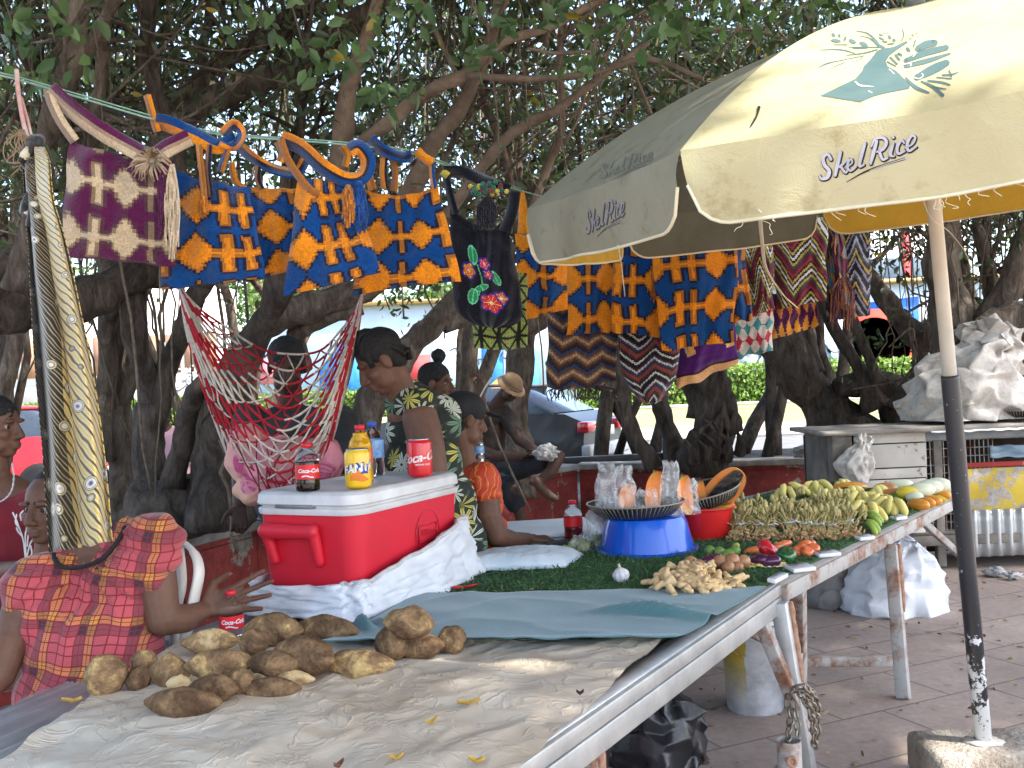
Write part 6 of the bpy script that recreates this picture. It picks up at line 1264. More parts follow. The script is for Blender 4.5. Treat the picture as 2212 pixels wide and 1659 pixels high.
ribbon('strap', [(958, 372), (1000, 372), (1050, 392), (1100, 412)], 26, [BLK, BLK], 3.42, b, 1); ribbon('strap', [(962, 376), (972, 420), (984, 462)], 15, [BLK], 3.43, b); ribbon('strap', [(1112, 412), (1106, 455), (1090, 500)], 26, [BLK, BLK], 3.44, b); ribbon('strap', [(955, 370), (968, 380)], 16, [(.7, .55, .06)], 3.41, b)
strings('tassel', 1052, 426, 3.38, 40, 66, 40, [BLK, (.02, .015, .02)], b, .004, 4); m = MB()
for k in range(70): q = P(1052 + rnd.gauss(0, 16), 412 + rnd.gauss(0, 6), 3.38 + rnd.gauss(0, .015)); m.blob(q, .009, nu=6, nv=5, col=rnd.choice([(.6, .5, .05), (.02, .2, .08), (.03, .12, .1), (.25, .03, .03)]))
m.build('pompom', KNIT, b)
def greeny(u, v):
    x, y = (u * 3) % 1, (v * 3) % 1
    if abs(x - .5) < .09 or abs(y - .5) < .07: return (.012, .015, .012)
    if abs(abs(x - .5) - abs(y - .5)) < .08: return (.012, .015, .012)
    return (.30, .38, .10) if int(u * 60) % 3 or int(v * 60) % 3 else (.10, .14, .05)
cloth_bag('knitted_bag', 'green and black knitted bag peeping out below the black floral bag', 'bag', ((1010, 590), (1138, 590), (1140, 750), (1024, 752)), 3.72, greeny, (60, 60), bot=4, group=GB, seed=7)
b = obag('narrow blue and orange bag half behind the umbrella\'s left corner', ((1112, 505), (1222, 520), (1226, 668), (1122, 694)), 4.0, SEQ3, 2, 30, seed=8, nx=20); ribbon('strap', [(1122, 412), (1130, 460), (1128, 505)], 20, [ORA, ORA], 3.97, b)
b = obag('orange and blue bag hanging just right of the umbrella\'s yellow flap', ((1226, 470), (1338, 470), (1334, 716), (1224, 724)), 4.16, SEQ3, 4, 0, seed=9, nx=22, ny=60)
b = obag('blue and orange bag under the grey umbrella flap, left of the widest one', ((1322, 460), (1436, 460), (1436, 730), (1322, 716)), 4.08, SEQ, 12, 18, seed=10, nx=22, ny=62); strings('tassel', 1415, 570, 4.02, 16, 80, 14, [(.4, .08, .03), AMB], b)
b = obag('widest blue and orange bag under the grey umbrella flap', ((1400, 470), (1596, 460), (1586, 738), (1430, 757)), 3.98, SEQ, 5, 30, seed=11, nx=34, ny=62)
b = obag('blue and orange bag edge right of the widest one', ((1560, 470), (1602, 470), (1626, 690), (1560, 700)), 4.04, SEQ3, 0, 40, seed=12, nx=14, ny=50)
b = cloth_bag('knitted_bag', 'brown and navy zigzag bag with fringe above the hat man', 'bag', ((1184, 640), (1338, 660), (1330, 822), (1182, 836)), 4.25, zig([(.012, .016, .05), (.03, .06, .14), (.10, .045, .025), (.22, .115, .06), (.46, .33, .21), (.22, .115, .06), (.10, .045, .025), (.05, .02, .015)], 9, .62, 46, 0), (54, 54), group=GB, seed=13, bot=10)
strings('fringe', 1258, 832, 4.25, 150, 34, 50, [(.02, .018, .03), (.08, .04, .03)], b, .003, 10)
b = cloth_bag('knitted_bag', 'rounded black bag with white and rust wavy lines', 'bag', ((1334, 690), (1474, 700), (1458, 872), (1350, 868)), 4.14, zig([BLK, BLK, (.05, .02, .02), (.55, .52, .50), (.03, .05, .11), (.02, .02, .05), (.22, .045, .03), (.22, .045, .03), (.05, .02, .02), BLK, (.55, .52, .5)], 13, .55, 44, .12), (60, 60), rnd_=.5, bot=2, group=GB, seed=14)
def purp(u, v):
    if v > .86: return (.72, .38, .16)
    if v > .82: return (.05, .005, .02)
    k = int((v) * 14)
    for c, s in ((.10, 1), (.74, 1)):
        x = (u - c - .02 * (k % 4)) * 12
        if .0 < x < 1.9 and v < .56: return (.72, .36, .10) if x > .5 else (.74, .5, .3)
    return (.075, .008, .14)
cloth_bag('knitted_bag', 'plain purple bag with an orange bottom border', 'bag', ((1462, 690), (1588, 690), (1594, 786), (1462, 842)), 4.32, purp, (50, 50), group=GB, seed=15)
def diam(A, B, C, nx, ny):
    def f(u, v):
        x = (u * nx) % 1; y = v * ny; r = int(y); d = abs(x - .5) * 2; e = abs((y % 1) - .5) * 2; c = A if r % 2 else B
        return c if d + e * .8 < .8 or (d < .1) or e < .07 else C
    return f
cloth_bag('knitted_bag', 'pale bag with rows of red and teal diamonds', 'bag', ((1578, 640), (1668, 625), (1670, 757), (1588, 775)), 4.6, diam((.42, .02, .04), (.05, .25, .27), (.62, .55, .50), 4, 4.6), (52, 60), group=GB, seed=16)
cloth_bag('knitted_bag', 'purple bag with orange diamonds below the zigzag bags', 'bag', ((1652, 640), (1768, 620), (1768, 706), (1664, 734)), 4.72, diam((.72, .30, .03), (.62, .2, .03), (.07, .006, .06), 6, 1.6), (56, 40), group=GB, seed=17)
ZZ = [(.62, .6, .58), (.01, .01, .02), (.42, .30, .05), (.02, .07, .05), (.10, .008, .03), (.10, .008, .03), (.28, .02, .03), (.01, .01, .02), (.42, .30, .05), (.01, .01, .02)]
cloth_bag('knitted_bag', 'dark bag with stepped red diamonds outlined white and yellow', 'bag', ((1592, 480), (1668, 478), (1674, 664), (1612, 690)), 4.5, zig(ZZ, 9, 1.0, 30, 0), (40, 60), group=GB, seed=18)
cloth_bag('knitted_bag', 'dark bag with white, yellow and maroon slanting zigzags', 'bag', ((1664, 478), (1788, 470), (1786, 650), (1676, 668)), 4.56, zig(ZZ, 12, .8, 34, -.25), (54, 60), group=GB, seed=19)
def mix_(u, v):
    k = nz(u * 3, v * 7, 4) + .5 * nz(u * 9, v * 12, 2); return (.10, .008, .03) if k < -.15 else (.012, .010, .018) if k < .12 else (.42, .17, .04) if k < .26 else (.30, .09, .07) if k < .36 else (.02, .14, .22)
b = cloth_bag('knitted_bag', 'maroon, orange and blue tasselled bag beside the gap in the umbrella', 'bag', ((1782, 455), (1812, 455), (1850, 690), (1790, 690)), 4.66, mix_, (36, 60), group=GB, seed=20); strings('tassel', 1820, 600, 4.6, 50, 110, 26, [(.42, .2, .06), (.3, .1, .08), (.1, .01, .03)], b)
b = cloth_bag('knitted_bag', 'black and grey bag at the right end of the line', 'bag', ((1806, 480), (1880, 500), (1880, 680), (1786, 696)), 4.82, zig([BLK, BLK, (.30, .29, .32), (.06, .05, .08), BLK, (.35, .25, .06), BLK, (.22, .20, .26)], 8, .9, 26, .1), (40, 60), group=GB, seed=21)
# ---------------------------------------------------------------- patterned cloth column
t = NT('swirl_print'); uv = t.attr('Col'); sp = t.n('SeparateXYZ', {0: uv}); ux, uy = sp.outputs[0], sp.outputs[1]
cv = t.n('CombineXYZ', {0: t.math('MULTIPLY', ux, 6.0), 1: t.math('MULTIPLY', uy, 36.0)}).outputs[0]
wv = t.n('TexWave', {'Vector': t.scale(cv, (1, 1, 1), (0, 0, R(32))), 'Scale': .72, 'Distortion': 5.0, 'Detail': 2, 'Detail Scale': .55}, wave_type='BANDS').outputs[1]
c = t.ramp(wv, [(.10, (.03, .025, .02)), (.17, (.56, .36, .05)), (.38, (.66, .47, .09)), (.48, (.04, .03, .02)), (.55, (.74, .68, .52)), (.76, (.74, .70, .58)), (.82, (.05, .04, .03)), (.9, (.68, .46, .05))])
vo = t.n('TexVoronoi', {'Vector': cv, 'Scale': .72, 'Randomness': .6}, feature='F1').outputs[0]
rg = t.ramp(vo, [(.05, (.02, .02, .03)), (.09, (.30, .28, .45)), (.13, (.68, .64, .55)), (.19, (.68, .62, .48)), (.205, (.02, .02, .02)), (.24, (.64, .55, .33)), (.29, (.02, .02, .02))]); c2 = t.ramp(wv, [(.1, (.015, .013, .012)), (.38, (.03, .025, .02)), (.46, (.56, .36, .06)), (.60, (.02, .018, .016)), (.68, (.62, .54, .38)), (.84, (.02, .018, .016))]); dk = t.math('LESS_THAN', t.math('ADD', ux, t.math('MULTIPLY', t.math('SINE', t.math('MULTIPLY', uy, 9.0)), .06)), .42); c = t.mix(dk, c, c2); c = t.mix(t.math('LESS_THAN', vo, .30), c, rg)
t.P(col=c, rough=.55, spec=.4, sheen=.2, normal=t.bump(t.noise(t.coord(), 30, 3), .2, .004)); SWIRL = t.m
cl_ = thing('patterned_cloth', 'tall yellow, black and white swirl-print cloth hanging over the seated woman', 'cloth', P(100, 300, 2.42))
Lc = curve([(62, 318), (50, 350), (52, 420), (60, 520), (66, 640), (76, 800), (92, 980), (106, 1194)], 6); Rc = curve([(96, 318), (108, 350), (116, 430), (142, 520), (168, 640), (200, 800), (226, 980), (243, 1168)], 6)
def colf(u, v):
    i = v * (len(Lc) - 1); k = min(int(i), len(Lc) - 2); f = i - k; a = Lc[k] * (1 - f) + Lc[k + 1] * f; b_ = Rc[k] * (1 - f) + Rc[k + 1] * f; x = a * (1 - u) + b_ * u; amp = .055 * min(1, .45 + v)
    pl = math.sin(u * 15 + 1.2 * nz(v * 2.2, 3) + 2 * nz(u * 2, v * 1.2)) * amp + .03 * math.sin(u * 5 + v * 2) + .02 * nz(u * 6, v * 7, 2) * (1.6 - v) + .03 * (1 - v) ** 4 * nz(u * 9, v * 40)
    return P(x[0] + 9 * math.cos(u * 15 + 1.2 * nz(v * 2.2, 3)) * (u * (1 - u) * 4), x[1] + 8 * nz(u * 8, 4) * v, 2.42 + pl - .10 * u)
m = MB(); m.grid(colf, 90, 150); cm = m.build('cloth', SWIRL, cl_, solid=.002); ca = cm.data.color_attributes.new('Col', 'FLOAT_COLOR', 'POINT'); ca.data.foreach_set('color', np.array([(i / 90, j / 150, 0, 1) for j in range(151) for i in range(91)], np.float32).ravel())
m = MB()
for k in range(9):
    m.tube([P(a, b, 2.42 + .02 * math.sin(k + b)) for a, b in curve([(70 + k * 2, 300), (64 + 14 * math.sin(k), 345), (78 + 16 * math.sin(k * 2), 390), (70 + 18 * math.cos(k), 440 + 6 * k)], 4)], [.010 + .004 * math.sin(k + i) for i in range(13)], 7, col=(.3, .2 * k % 1, 0))
m.build('knot', SWIRL, cl_)
m = MB(); m.tube([P(a, b, 2.44) for a, b in curve([(36, 150), (40, 200), (52, 270), (66, 315)], 5)], .006, 6); m.tube([P(a, b, 2.45) for a, b in curve([(46, 210), (60, 260), (72, 310)], 5)], .004, 6); m.build('tie_strip', M('pink_tie', (.45, .20, .17), (.55, .42, .36), .8, 30), cl_)
m = MB()
for k in range(14): m.tube([P(a, b, 2.43) for a, b in curve([(44 + rnd.gauss(0, 8), 280), (50 + rnd.gauss(0, 14), 310), (48 + rnd.gauss(0, 16), 350), (62 + rnd.gauss(0, 16), 300 + rnd.uniform(40, 100))], 4)], .0018, 4)
m.build('twine', M('twine', (.22, .13, .07), (.3, .2, .12)), cl_)
# ---------------------------------------------------------------- hammock
HR, HW = (.42, .012, .025), (.58, .50, .42)
hm = thing('net_hammock', 'red and white string hammock holding a pink floral cloth bundle', 'hammock', P(580, 640, 4.15))
GL_, GR_ = (388, 622, 4.2), (784, 632, 4.2); ST = []
for i in range(14):
    f = i / 13; side = math.sin(f * math.pi); lowv = lerp(765, 1085, f ** .85); bow = lerp(30, 120, f)
    dd = 4.2 - .30 * math.sin(f * math.pi * .9) + .12 * (1 - f)
    ST.append([Vector(tuple(P(*q))) for q in curve([GL_, (lerp(432, 408, f), lerp(668, 740, f), dd + .05), (lerp(490, 462, f), lerp(708, 905, f), dd), (lerp(560, 520, f), lerp(752, 1035, f), dd - .02), (lerp(625, 600, f), lowv, dd - .04), (lerp(690, 690, f), lerp(758, 1020, f), dd - .02), (lerp(735, 742, f), lerp(715, 860, f), dd), (lerp(768, 770, f), lerp(670, 740, f), dd + .05), GR_], 5)])
m = MB()
for i, s in enumerate(ST): m.tube(s, .0056, 5, colf=lambda q, i=i: HR if int(q * 9 + i * .31) % 2 else HW)
def at(s, q): x = q * (len(s) - 1); k = min(int(x), len(s) - 2); return lerp(s[k], s[k + 1], x - k)
for i in range(13):
    for k in range(10):
        q = .14 + .70 * (k + .5 * (i % 2)) / 10; a, b2 = at(ST[i], q), at(ST[i + 1], min(.97, q + .035)); c2 = at(ST[i], min(.97, q + .07)); m.tube([a, lerp(a, b2, .5) + V(rnd.gauss(0, .004), rnd.gauss(0, .006), -.006), b2, lerp(b2, c2, .5) + V(0, rnd.gauss(0, .006), -.005), c2], .0042, 4, col=HR if int(q * 9 + i * .31) % 2 else HW)
m.build('net', M('hammock_cord', (1, 1, 1), rough=.85, attr=True, var=.3, scale=60), hm)
m = MB(); m.tube([P(*q) for q in curve([GL_, (380, 600, 4.5), (400, 540, 5.4)], 4)], .014, 7); m.tube([P(*q) for q in curve([GR_, (800, 600, 4.8), (860, 560, 6.5)], 4)], .014, 7); m.build('rope', M('hammock_rope', (.5, .44, .38), (.62, .56, .5), .9, 40), hm)
t = NT('pink_floral'); co = t.coord(); f = t.noise(co, 9, 4, .6, .8); vo = t.n('TexVoronoi', {'Vector': co, 'Scale': 7.5}, feature='SMOOTH_F1').outputs[0]; k = t.ramp(vo, [(.28, 1.0), (.34, 0.0)])
c = t.mix(k, t.ramp(t.noise(co, 3, 3), [(.4, (.66, .25, .30)), (.62, (.68, .40, .28))]), t.ramp(f, [(.42, (.48, .07, .16)), (.5, (.60, .24, .28)), (.56, (.42, .06, .15))])); t.P(col=c, rough=.85, normal=t.bump(t.noise(co, 12, 4, .6, 1), .7, .02)); PINK = t.m
m = MB()
for u, v, d, a, b2, c2 in ((540, 985, 4.12, .10, .10, .13), (600, 1005, 4.08, .14, .11, .12), (560, 1050, 4.1, .10, .09, .07), (660, 990, 4.1, .10, .10, .09), (700, 995, 4.12, .08, .09, .10), (520, 945, 4.12, .05, .06, .06), (640, 1050, 4.08, .12, .08, .06)): m.blob(P(u, v, d), (a, b2, c2), amp=.25, sc=2.2, seed=u)
fuse(m, 'bundle_cloth', PINK, hm, .008, 5, lambda p, n: .010 * nz(p.x * 11, p.z * 11, p.y * 6) + .012 * abs(nz(p.x * 6 + p.z * 5, p.z * 3)))
m = MB()
for k in range(10): m.tube([P(a, b, 4.0 - .03 * math.sin((a - 500) / 60)) for a, b in curve([(510 + k * 22, 950 + rnd.uniform(-10, 20)), (520 + k * 16 + rnd.gauss(0, 14), 1010), (560 + k * 10 + rnd.gauss(0, 10), 1070)], 5)], .0028, 5)
m.build('net_over_bundle', M('cord_maroon', (.20, .01, .03)), hm)
# ================================================================ PEOPLE
def mat_skin(name, c1, c2):
    t = NT(name); co = t.coord(); f = t.noise(co, 9, 5, .6); f2 = t.noise(co, 160, 3, .6)
    return t.P(col=t.mix(.7, t.ramp(f, [(.32, c2), (.66, c1)]), t.ramp(t.noise(co, 34, 5, .7), [(.3, (.78, .74, .72)), (.7, (1.12, 1.12, 1.12))]), 'MULTIPLY'), rough=.56, spec=.3, normal=t.bump(f2, .12, .002))
SKIN = mat_skin('skin_brown', (.150, .075, .048), (.115, .055, .035)); SKIND = mat_skin('skin_deep_brown', (.075, .040, .028), (.055, .028, .02))
HAIR = M('black_hair', (.006, .0055, .006), (.016, .014, .013), .7, 60, .9, 130, .006)
EYEW = M('eye_white', (.30, .27, .24), rough=.2); EYEB = M('eye_dark', (.01, .007, .006), rough=.1)
class Body:
    def __init__(self, label, base, cat='person'):
        self.t = thing('person', label, cat, base); self.skin = MB(); self.eyes = []
    def head(self, c, yaw, pitch=0, roll=0, s=1.0, neck=None, nr=.052):
        c = Vector(c); m = Matrix.Rotation(R(yaw + 180), 3, 'Z') @ Matrix.Rotation(R(roll), 3, 'Y') @ Matrix.Rotation(R(-pitch), 3, 'X'); self.hc, self.hm, self.hs = c, m, s; b = self.skin
        q = lambda x, y, z: c + m @ (Vector((x, y, z)) * s)
        b.blob(q(0, -.012, .035), (.074 * s, .092 * s, .085 * s), m); b.blob(q(0, .022, -.035), (.060 * s, .066 * s, .080 * s), m); b.blob(q(0, .054, -.090), (.030 * s, .026 * s, .024 * s), m)
        for x in (-1, 1):
            b.blob(q(x * .036, .058, -.022), (.026 * s, .022 * s, .024 * s), m); b.blob(q(x * .030, .076, .030), (.028 * s, .012 * s, .010 * s), m)
            b.blob(q(x * .076, -.008, -.006), (.010 * s, .021 * s, .033 * s), m @ Matrix.Rotation(R(-18 * x), 3, 'Z'), nu=14, nv=10); b.blob(q(x * .014, .094, -.034), (.012 * s, .012 * s, .010 * s), m, nu=12, nv=8)
            b.blob(q(x * .036, .030, -.068), (.026 * s, .034 * s, .028 * s), m)
        b.capsule(q(0, .082, .018), q(0, .106, -.028), .009 * s, .014 * s, 10); b.blob(q(0, .086, -.060), (.026 * s, .014 * s, .009 * s), m, nu=14, nv=8); b.blob(q(0, .084, -.074), (.022 * s, .014 * s, .009 * s), m, nu=14, nv=8)
        if neck is not None: b.capsule(q(0, -.02, -.06), neck, nr, nr * 1.12)
        self.q = q; return self
    def eye(self, *xs):
        for x in xs:
            p = self.q(x * .031, .0615, .006); m = MB(); m.blob(p, .0112 * self.hs, nu=12, nv=8); o = m.build('eye', EYEW, self.t); m = MB(); m.blob(p + self.hm @ Vector((0, .0045, 0)) * self.hs, .0086 * self.hs, nu=10, nv=8); m.build('iris', EYEB, o)
    def hand(self, w, d, nrm, L=1.0, curl=(.3, .3, .35, .4), spread=.12, thumb=1, tc=.5, b=None):
        """palm, four separate fingers of different lengths, thumb from the side; nrm = out of the palm"""
        b = b or self.skin; w = Vector(w); d = Vector(d).normalized(); nrm = Vector(nrm); nrm = (nrm - d * nrm.dot(d)).normalized(); s = d.cross(nrm) * thumb
        kn = []
        for i, x in enumerate((.030, .010, -.010, -.029)):
            k = w + (d * (.088, .092, .087, .078)[i] + s * x) * L; kn.append(k); b.capsule(w + s * x * .55 * L + d * .01 * L, k, .0125 * L, .0115 * L, 10)
        b.blob(w + (d * .05 + s * .004) * L, (.036 * L, .046 * L, .013 * L), Matrix((s, d, nrm)).transposed(), nu=14, nv=8)
        for i, k in enumerate(kn):
            ln = (.042, .046, .043, .034)[i] * L; a = spread * (1.5 - i); fd = (d + s * a).normalized(); p = k; c = 0
            for j in range(3):
                c += curl[i] * (1.0 if j else .7); e = (fd * math.cos(c) + nrm * math.sin(c)); l = ln * (1, .68, .55)[j]; r0 = (.0098, .0088, .0078, .0068)
                b.capsule(p, p + e * l, r0[j] * L, r0[j + 1] * L, 10); p = p + e * l
        p = w + (d * .022 + s * .030) * L; e = (s * .80 + d * .62 + nrm * .25).normalized(); q = p + e * .038 * L; b.capsule(w + d * .012 * L, p, .014 * L, .0145 * L, 10); b.capsule(p, q, .0145 * L, .0115 * L, 10)
        e2 = (e + (d * .8 - s * .5 + nrm * .3) * tc).normalized(); r_ = q + e2 * .030 * L; b.capsule(q, r_, .011 * L, .0095 * L, 10); b.capsule(r_, r_ + (e2 + nrm * .3).normalized() * .024 * L, .0095 * L, .0075 * L, 10)
        return self
    def done(self, mat=SKIN, voxel=.006, it=3): self.body = fuse(self.skin, 'body', mat, self.t, voxel, it); return self
    def cloth(self, name, mb, mat, voxel=.009, it=4, disp=None): return fuse(mb, name, mat, self.t, voxel, it, disp)
    def hair(self, cut=.0, amp=.12, s=1.0, mat=HAIR, voxel=.006, low=-.01):
        m = MB(); q = self.q; m.blob(q(0, -.022, .047), (.082 * s * self.hs, .097 * s * self.hs, .084 * s * self.hs), self.hm, nu=40, nv=28, amp=amp, sc=9); m.blob(q(0, -.05, low), (.070 * s * self.hs, .062 * s * self.hs, .065 * s * self.hs), self.hm, nu=30, nv=20, amp=amp, sc=9)
        return fuse(m, 'hair', mat, self.t, voxel, 1)
def wrinkle(a=.006, f=9, seed=0): return lambda p, n: a * (1 - 2 * abs(nz(p.x * f + seed, p.y * f, p.z * f * .5))) + a * .5 * nz(p.x * f * 2.5, p.y * f * 2.5 + seed, p.z * f * 1.6)
# ---- woman in the plaid dress
def mat_plaid():
    t = NT('plaid_cotton'); co = t.coord('Object'); sp0 = t.n('VectorMath', {0: co, 1: t.n('Vector' if False else 'CombineXYZ', {0: t.math('MULTIPLY', t.math('SUBTRACT', t.noise(co, 3.2, 2), .5), .05), 1: 0.0, 2: t.math('MULTIPLY', t.math('SUBTRACT', t.noise(co, 2.6, 2), .5), .07)}).outputs[0]}, operation='ADD').outputs[0]
    sp = t.n('SeparateXYZ', {0: t.scale(sp0, (1, 1, 1), (0, R(-8), 0))}); fx = t.math('FRACT', t.math('MULTIPLY', sp.outputs[0], 7.6)); fz = t.math('FRACT', t.math('MULTIPLY', sp.outputs[2], 7.2))
    pk, rd, dk, ye = (.46, .07, .085), (.20, .010, .014), (.040, .016, .030), (.62, .27, .045)
    st = [(0, pk), (.17, rd), (.20, pk), (.36, rd), (.39, dk), (.47, rd), (.485, dk), (.56, rd), (.59, ye), (.66, rd), (.675, ye), (.74, rd), (.77, pk), (.97, rd)]
    a = t.ramp(fx, st, 'CONSTANT'); b = t.ramp(fz, st, 'CONSTANT'); c = t.mix(.5, a, b)
    ln = [(0, 1.0), (.17, .0), (.195, 1), (.36, 0), (.385, 1), (.47, 0), (.482, 1), (.56, 0), (.585, 1), (.66, 0), (.672, 1), (.74, 0), (.765, 1), (.97, 0)]
    k = t.math('MULTIPLY', t.ramp(fx, ln, 'CONSTANT'), t.ramp(fz, ln, 'CONSTANT')); c = t.mix(k, (.20, .010, .012), c)
    hs = t.n('TexWave', {'Vector': co, 'Scale': 62.0}, wave_type='BANDS', bands_direction='Z').outputs[1]; c = t.mix(t.math('MULTIPLY', t.ramp(hs, [(.5, 0.0), (.7, .35)]), t.math('GREATER_THAN', fx, .38)), c, (.05, .02, .03))
    return t.P(col=c, rough=.85, sheen=.2, normal=t.bump(t.noise(co, 18, 4, .6, .5), .35, .01))
PLAID = mat_plaid()
p1 = Body('woman in red plaid dress, her face behind the patterned cloth, hand held out', P(190, 1500, 3.0)); D = 3.0
p1.head(P(172, 1072, 3.02), 8, 6, 0, 1.0, P(180, 1185, 3.04), .056)
b = p1.skin; b.blob(P(185, 1245, 3.04), (.19, .085, .10)); b.capsule(P(180, 1192, 3.05), P(312, 1170, 3.02), .05, .062); b.capsule(P(180, 1205, 3.05), P(72, 1258, 2.98), .05, .052); b.blob(P(195, 1400, 3.02), (.17, .12, .25))
b.limb([P(325, 1172, 3.0), P(340, 1260, 2.97), P(352, 1338, 2.95), P(400, 1336, 3.02), P(440, 1318, 3.08)], [.062, .060, .050, .044, .029])
b.limb([P(62, 1260, 2.96), P(30, 1370, 2.9), P(0, 1460, 2.82), P(-60, 1520, 2.75)], [.058, .052, .044, .034])
p1.hand(P(440, 1315, 3.085), Vector((.98, .28, .22)), Vector((.12, -.95, .12)), 1.16, (.10, .12, .16, .22), .16, -1, .9); p1.hand(P(-62, 1522, 2.74), Vector((-.5, -.6, -.4)), Vector((0, 0, -1)), 1.0)
p1.done(SKIN, .0048, 2); p1.hair(amp=.1)
m = MB()
for u, v, d, a, b_, c in ((190, 1318, 3.02, .185, .125, .10), (200, 1400, 2.98, .215, .165, .16), (205, 1490, 2.95, .235, .19, .13), (215, 1560, 2.92, .25, .22, .12), (110, 1330, 2.97, .11, .11, .12), (275, 1330, 2.99, .10, .11, .11)): m.blob(P(u, v, d), (a, b_, c), nu=28, nv=18)
m.blob(P(185, 1246, 3.03), (.185, .082, .062), nu=28, nv=18)
m.capsule(P(238, 1222, 3.02), P(325, 1180, 3.0), .060, .082); m.capsule(P(262, 1172, 3.03), P(325, 1166, 3.01), .066, .084); m.capsule(P(140, 1232, 3.0), P(64, 1258, 2.96), .066, .072); m.capsule(P(130, 1262, 3.0), P(60, 1262, 2.96), .062, .072)
m.capsule(P(228, 1266, 2.98), P(314, 1226, 2.97), .075, .090); m.capsule(P(120, 1290, 2.98), P(60, 1285, 2.94), .075, .075); m.blob(P(336, 1166, 2.99), (.084, .09, .078), nu=28, nv=18); m.blob(P(330, 1204, 2.97), (.080, .084, .052)); m.blob(P(52, 1280, 2.94), (.062, .075, .072))
m.limb([P(120, 1570, 2.9), P(90, 1600, 2.68)], [.13, .12]); m.limb([P(250, 1570, 2.9), P(240, 1610, 2.72)], [.13, .12])
nk = P(190, 1185, 2.95)
def gath(p, n):
    k = (p - nk).length; a = math.atan2(p.z - nk.z, p.x - nk.x); top = math.exp(-(k / .16) ** 2); return .006 * top * math.sin(a * 40) + .006 * math.exp(-((k - .25) / .2) ** 2) * math.sin(a * 22 + 3 * nz(k * 9)) + wrinkle(.006, 7, 3)(p, n)
p1.cloth('plaid_dress', m, PLAID, .008, 6, gath)
m = MB(); m.tube([P(*q) for q in curve([(118, 1196, 2.98), (120, 1210, 2.945), (138, 1226, 2.92), (180, 1224, 2.90), (222, 1206, 2.905), (252, 1172, 2.93), (272, 1138, 2.965)], 5)], .010, 8, flat=.6); m.build('neck_band', M('dark_band', (.02, .016, .018), rough=.9), p1.t)
m = MB(); m.tube([P(300 + 75 * math.cos(k * .35) * .52 + 33, 1216 + 14 * math.sin(k * .35) - (math.cos(k * .35)) * 12, 2.965 - .055 * math.sin(k * .35)) for k in range(19)], .010, 7); m.build('cuff', PLAID, p1.t)
# chair
ch = thing('plastic_chair', 'white plastic chair under the woman in plaid', 'chair', (-1.3, 3.15, 0)); CW_ = M('chair_white', (.62, .60, .55), (.70, .68, .62), .4, 5)
m = MB(); m.tube([P(*q) for q in curve([(350, 1176, 3.30), (372, 1168, 3.28), (395, 1172, 3.22), (420, 1195, 3.16), (430, 1235, 3.10), (418, 1300, 3.08), (402, 1370, 3.08), (385, 1440, 3.1)], 6)], [.02] * 18 + [.024] * 25, 10, flat=.5); m.build('armrest', CW_, ch)
m = MB(); m.grid(lambda u, v: P(lerp(150, 385, u), lerp(1195, 1460, v) + 30 * (2 * u - 1) ** 2 * (1 - v), 3.30 - .09 * (2 * u - 1) ** 2), 18, 10); m.build('backrest', CW_, ch, solid=.012)
m = MB(); m.box((-1.2, 3.08, .43), (.46, .44, .03)); m.build('seat', CW_, ch, bevel=.012, smooth=False)
for x, y in ((-1.4, 2.88), (-1.0, 2.9), (-1.4, 3.28), (-1.0, 3.28)): m = MB(); m.tube([(x, y, .43), (x + (x + 1.2) * .15, y + (y - 3.08) * .15, 0)], [.03, .022], 8); m.build('leg', CW_, ch)
m = MB(); m.tube([P(*q) for q in curve([(386, 1185, 3.24), (392, 1260, 3.2), (378, 1330, 3.18), (376, 1400, 3.18)], 5)], .018, 8); m.build('post', CW_, ch)
# ---- woman in red
RTOP = M('red_cotton', (.20, .008, .020), (.145, .006, .014), .85, 9, .4, 30, .006, sheen=.2)
p2 = Body('woman in red top with white plant print, in profile at the left edge', P(10, 1500, 3.9)); p2.head(P(-6, 924, 3.9), 82, 4, 0, 1.02, P(-12, 1030, 3.92), .056)
b = p2.skin; b.blob(P(0, 1085, 3.92), (.15, .10, .12)); b.limb([P(-70, 1080, 3.85), P(-80, 1230, 3.75), P(-20, 1240, 3.62), P(50, 1228, 3.5)], [.06, .052, .045, .03]); b.blob(P(0, 1300, 3.9), (.14, .11, .3)); p2.hand(P(55, 1226, 3.48), (1, .2, -.1), (0, -.3, -1), 1.0, (.5, .5, .5, .5))
p2.done(SKIN, .006); p2.hair(amp=.14, s=1.0); p2.eye(1, -1); m = MB()
for u, v, a, b_, c in ((20, 1120, .155, .125, .11), (22, 1190, .17, .14, .14), (22, 1300, .19, .16, .16), (20, 1400, .2, .18, .16)): m.blob(P(u, v, 3.9), (a, b_, c))
m.blob(P(-60, 1095, 3.84), (.09, .09, .08)); m.blob(P(62, 1105, 3.9), (.07, .09, .09))
rt = p2.cloth('red_top', m, RTOP, .009, 4, wrinkle(.008, 8, 5)); m = MB(); m.tube([P(*q) for q in curve([(26, 1000, 3.83), (30, 1030, 3.79), (24, 1062, 3.765), (4, 1082, 3.76), (-20, 1085, 3.77)], 6)], [.0022 + .002 * (k % 2) for k in range(25)], 6); m.build('bead_trim', M('bead_white', (.6, .58, .55), rough=.4), p2.t)
bt = BVHTree.FromPolygons([v.co.copy() for v in rt.data.vertices], [list(p.vertices) for p in rt.data.polygons])
pz = []
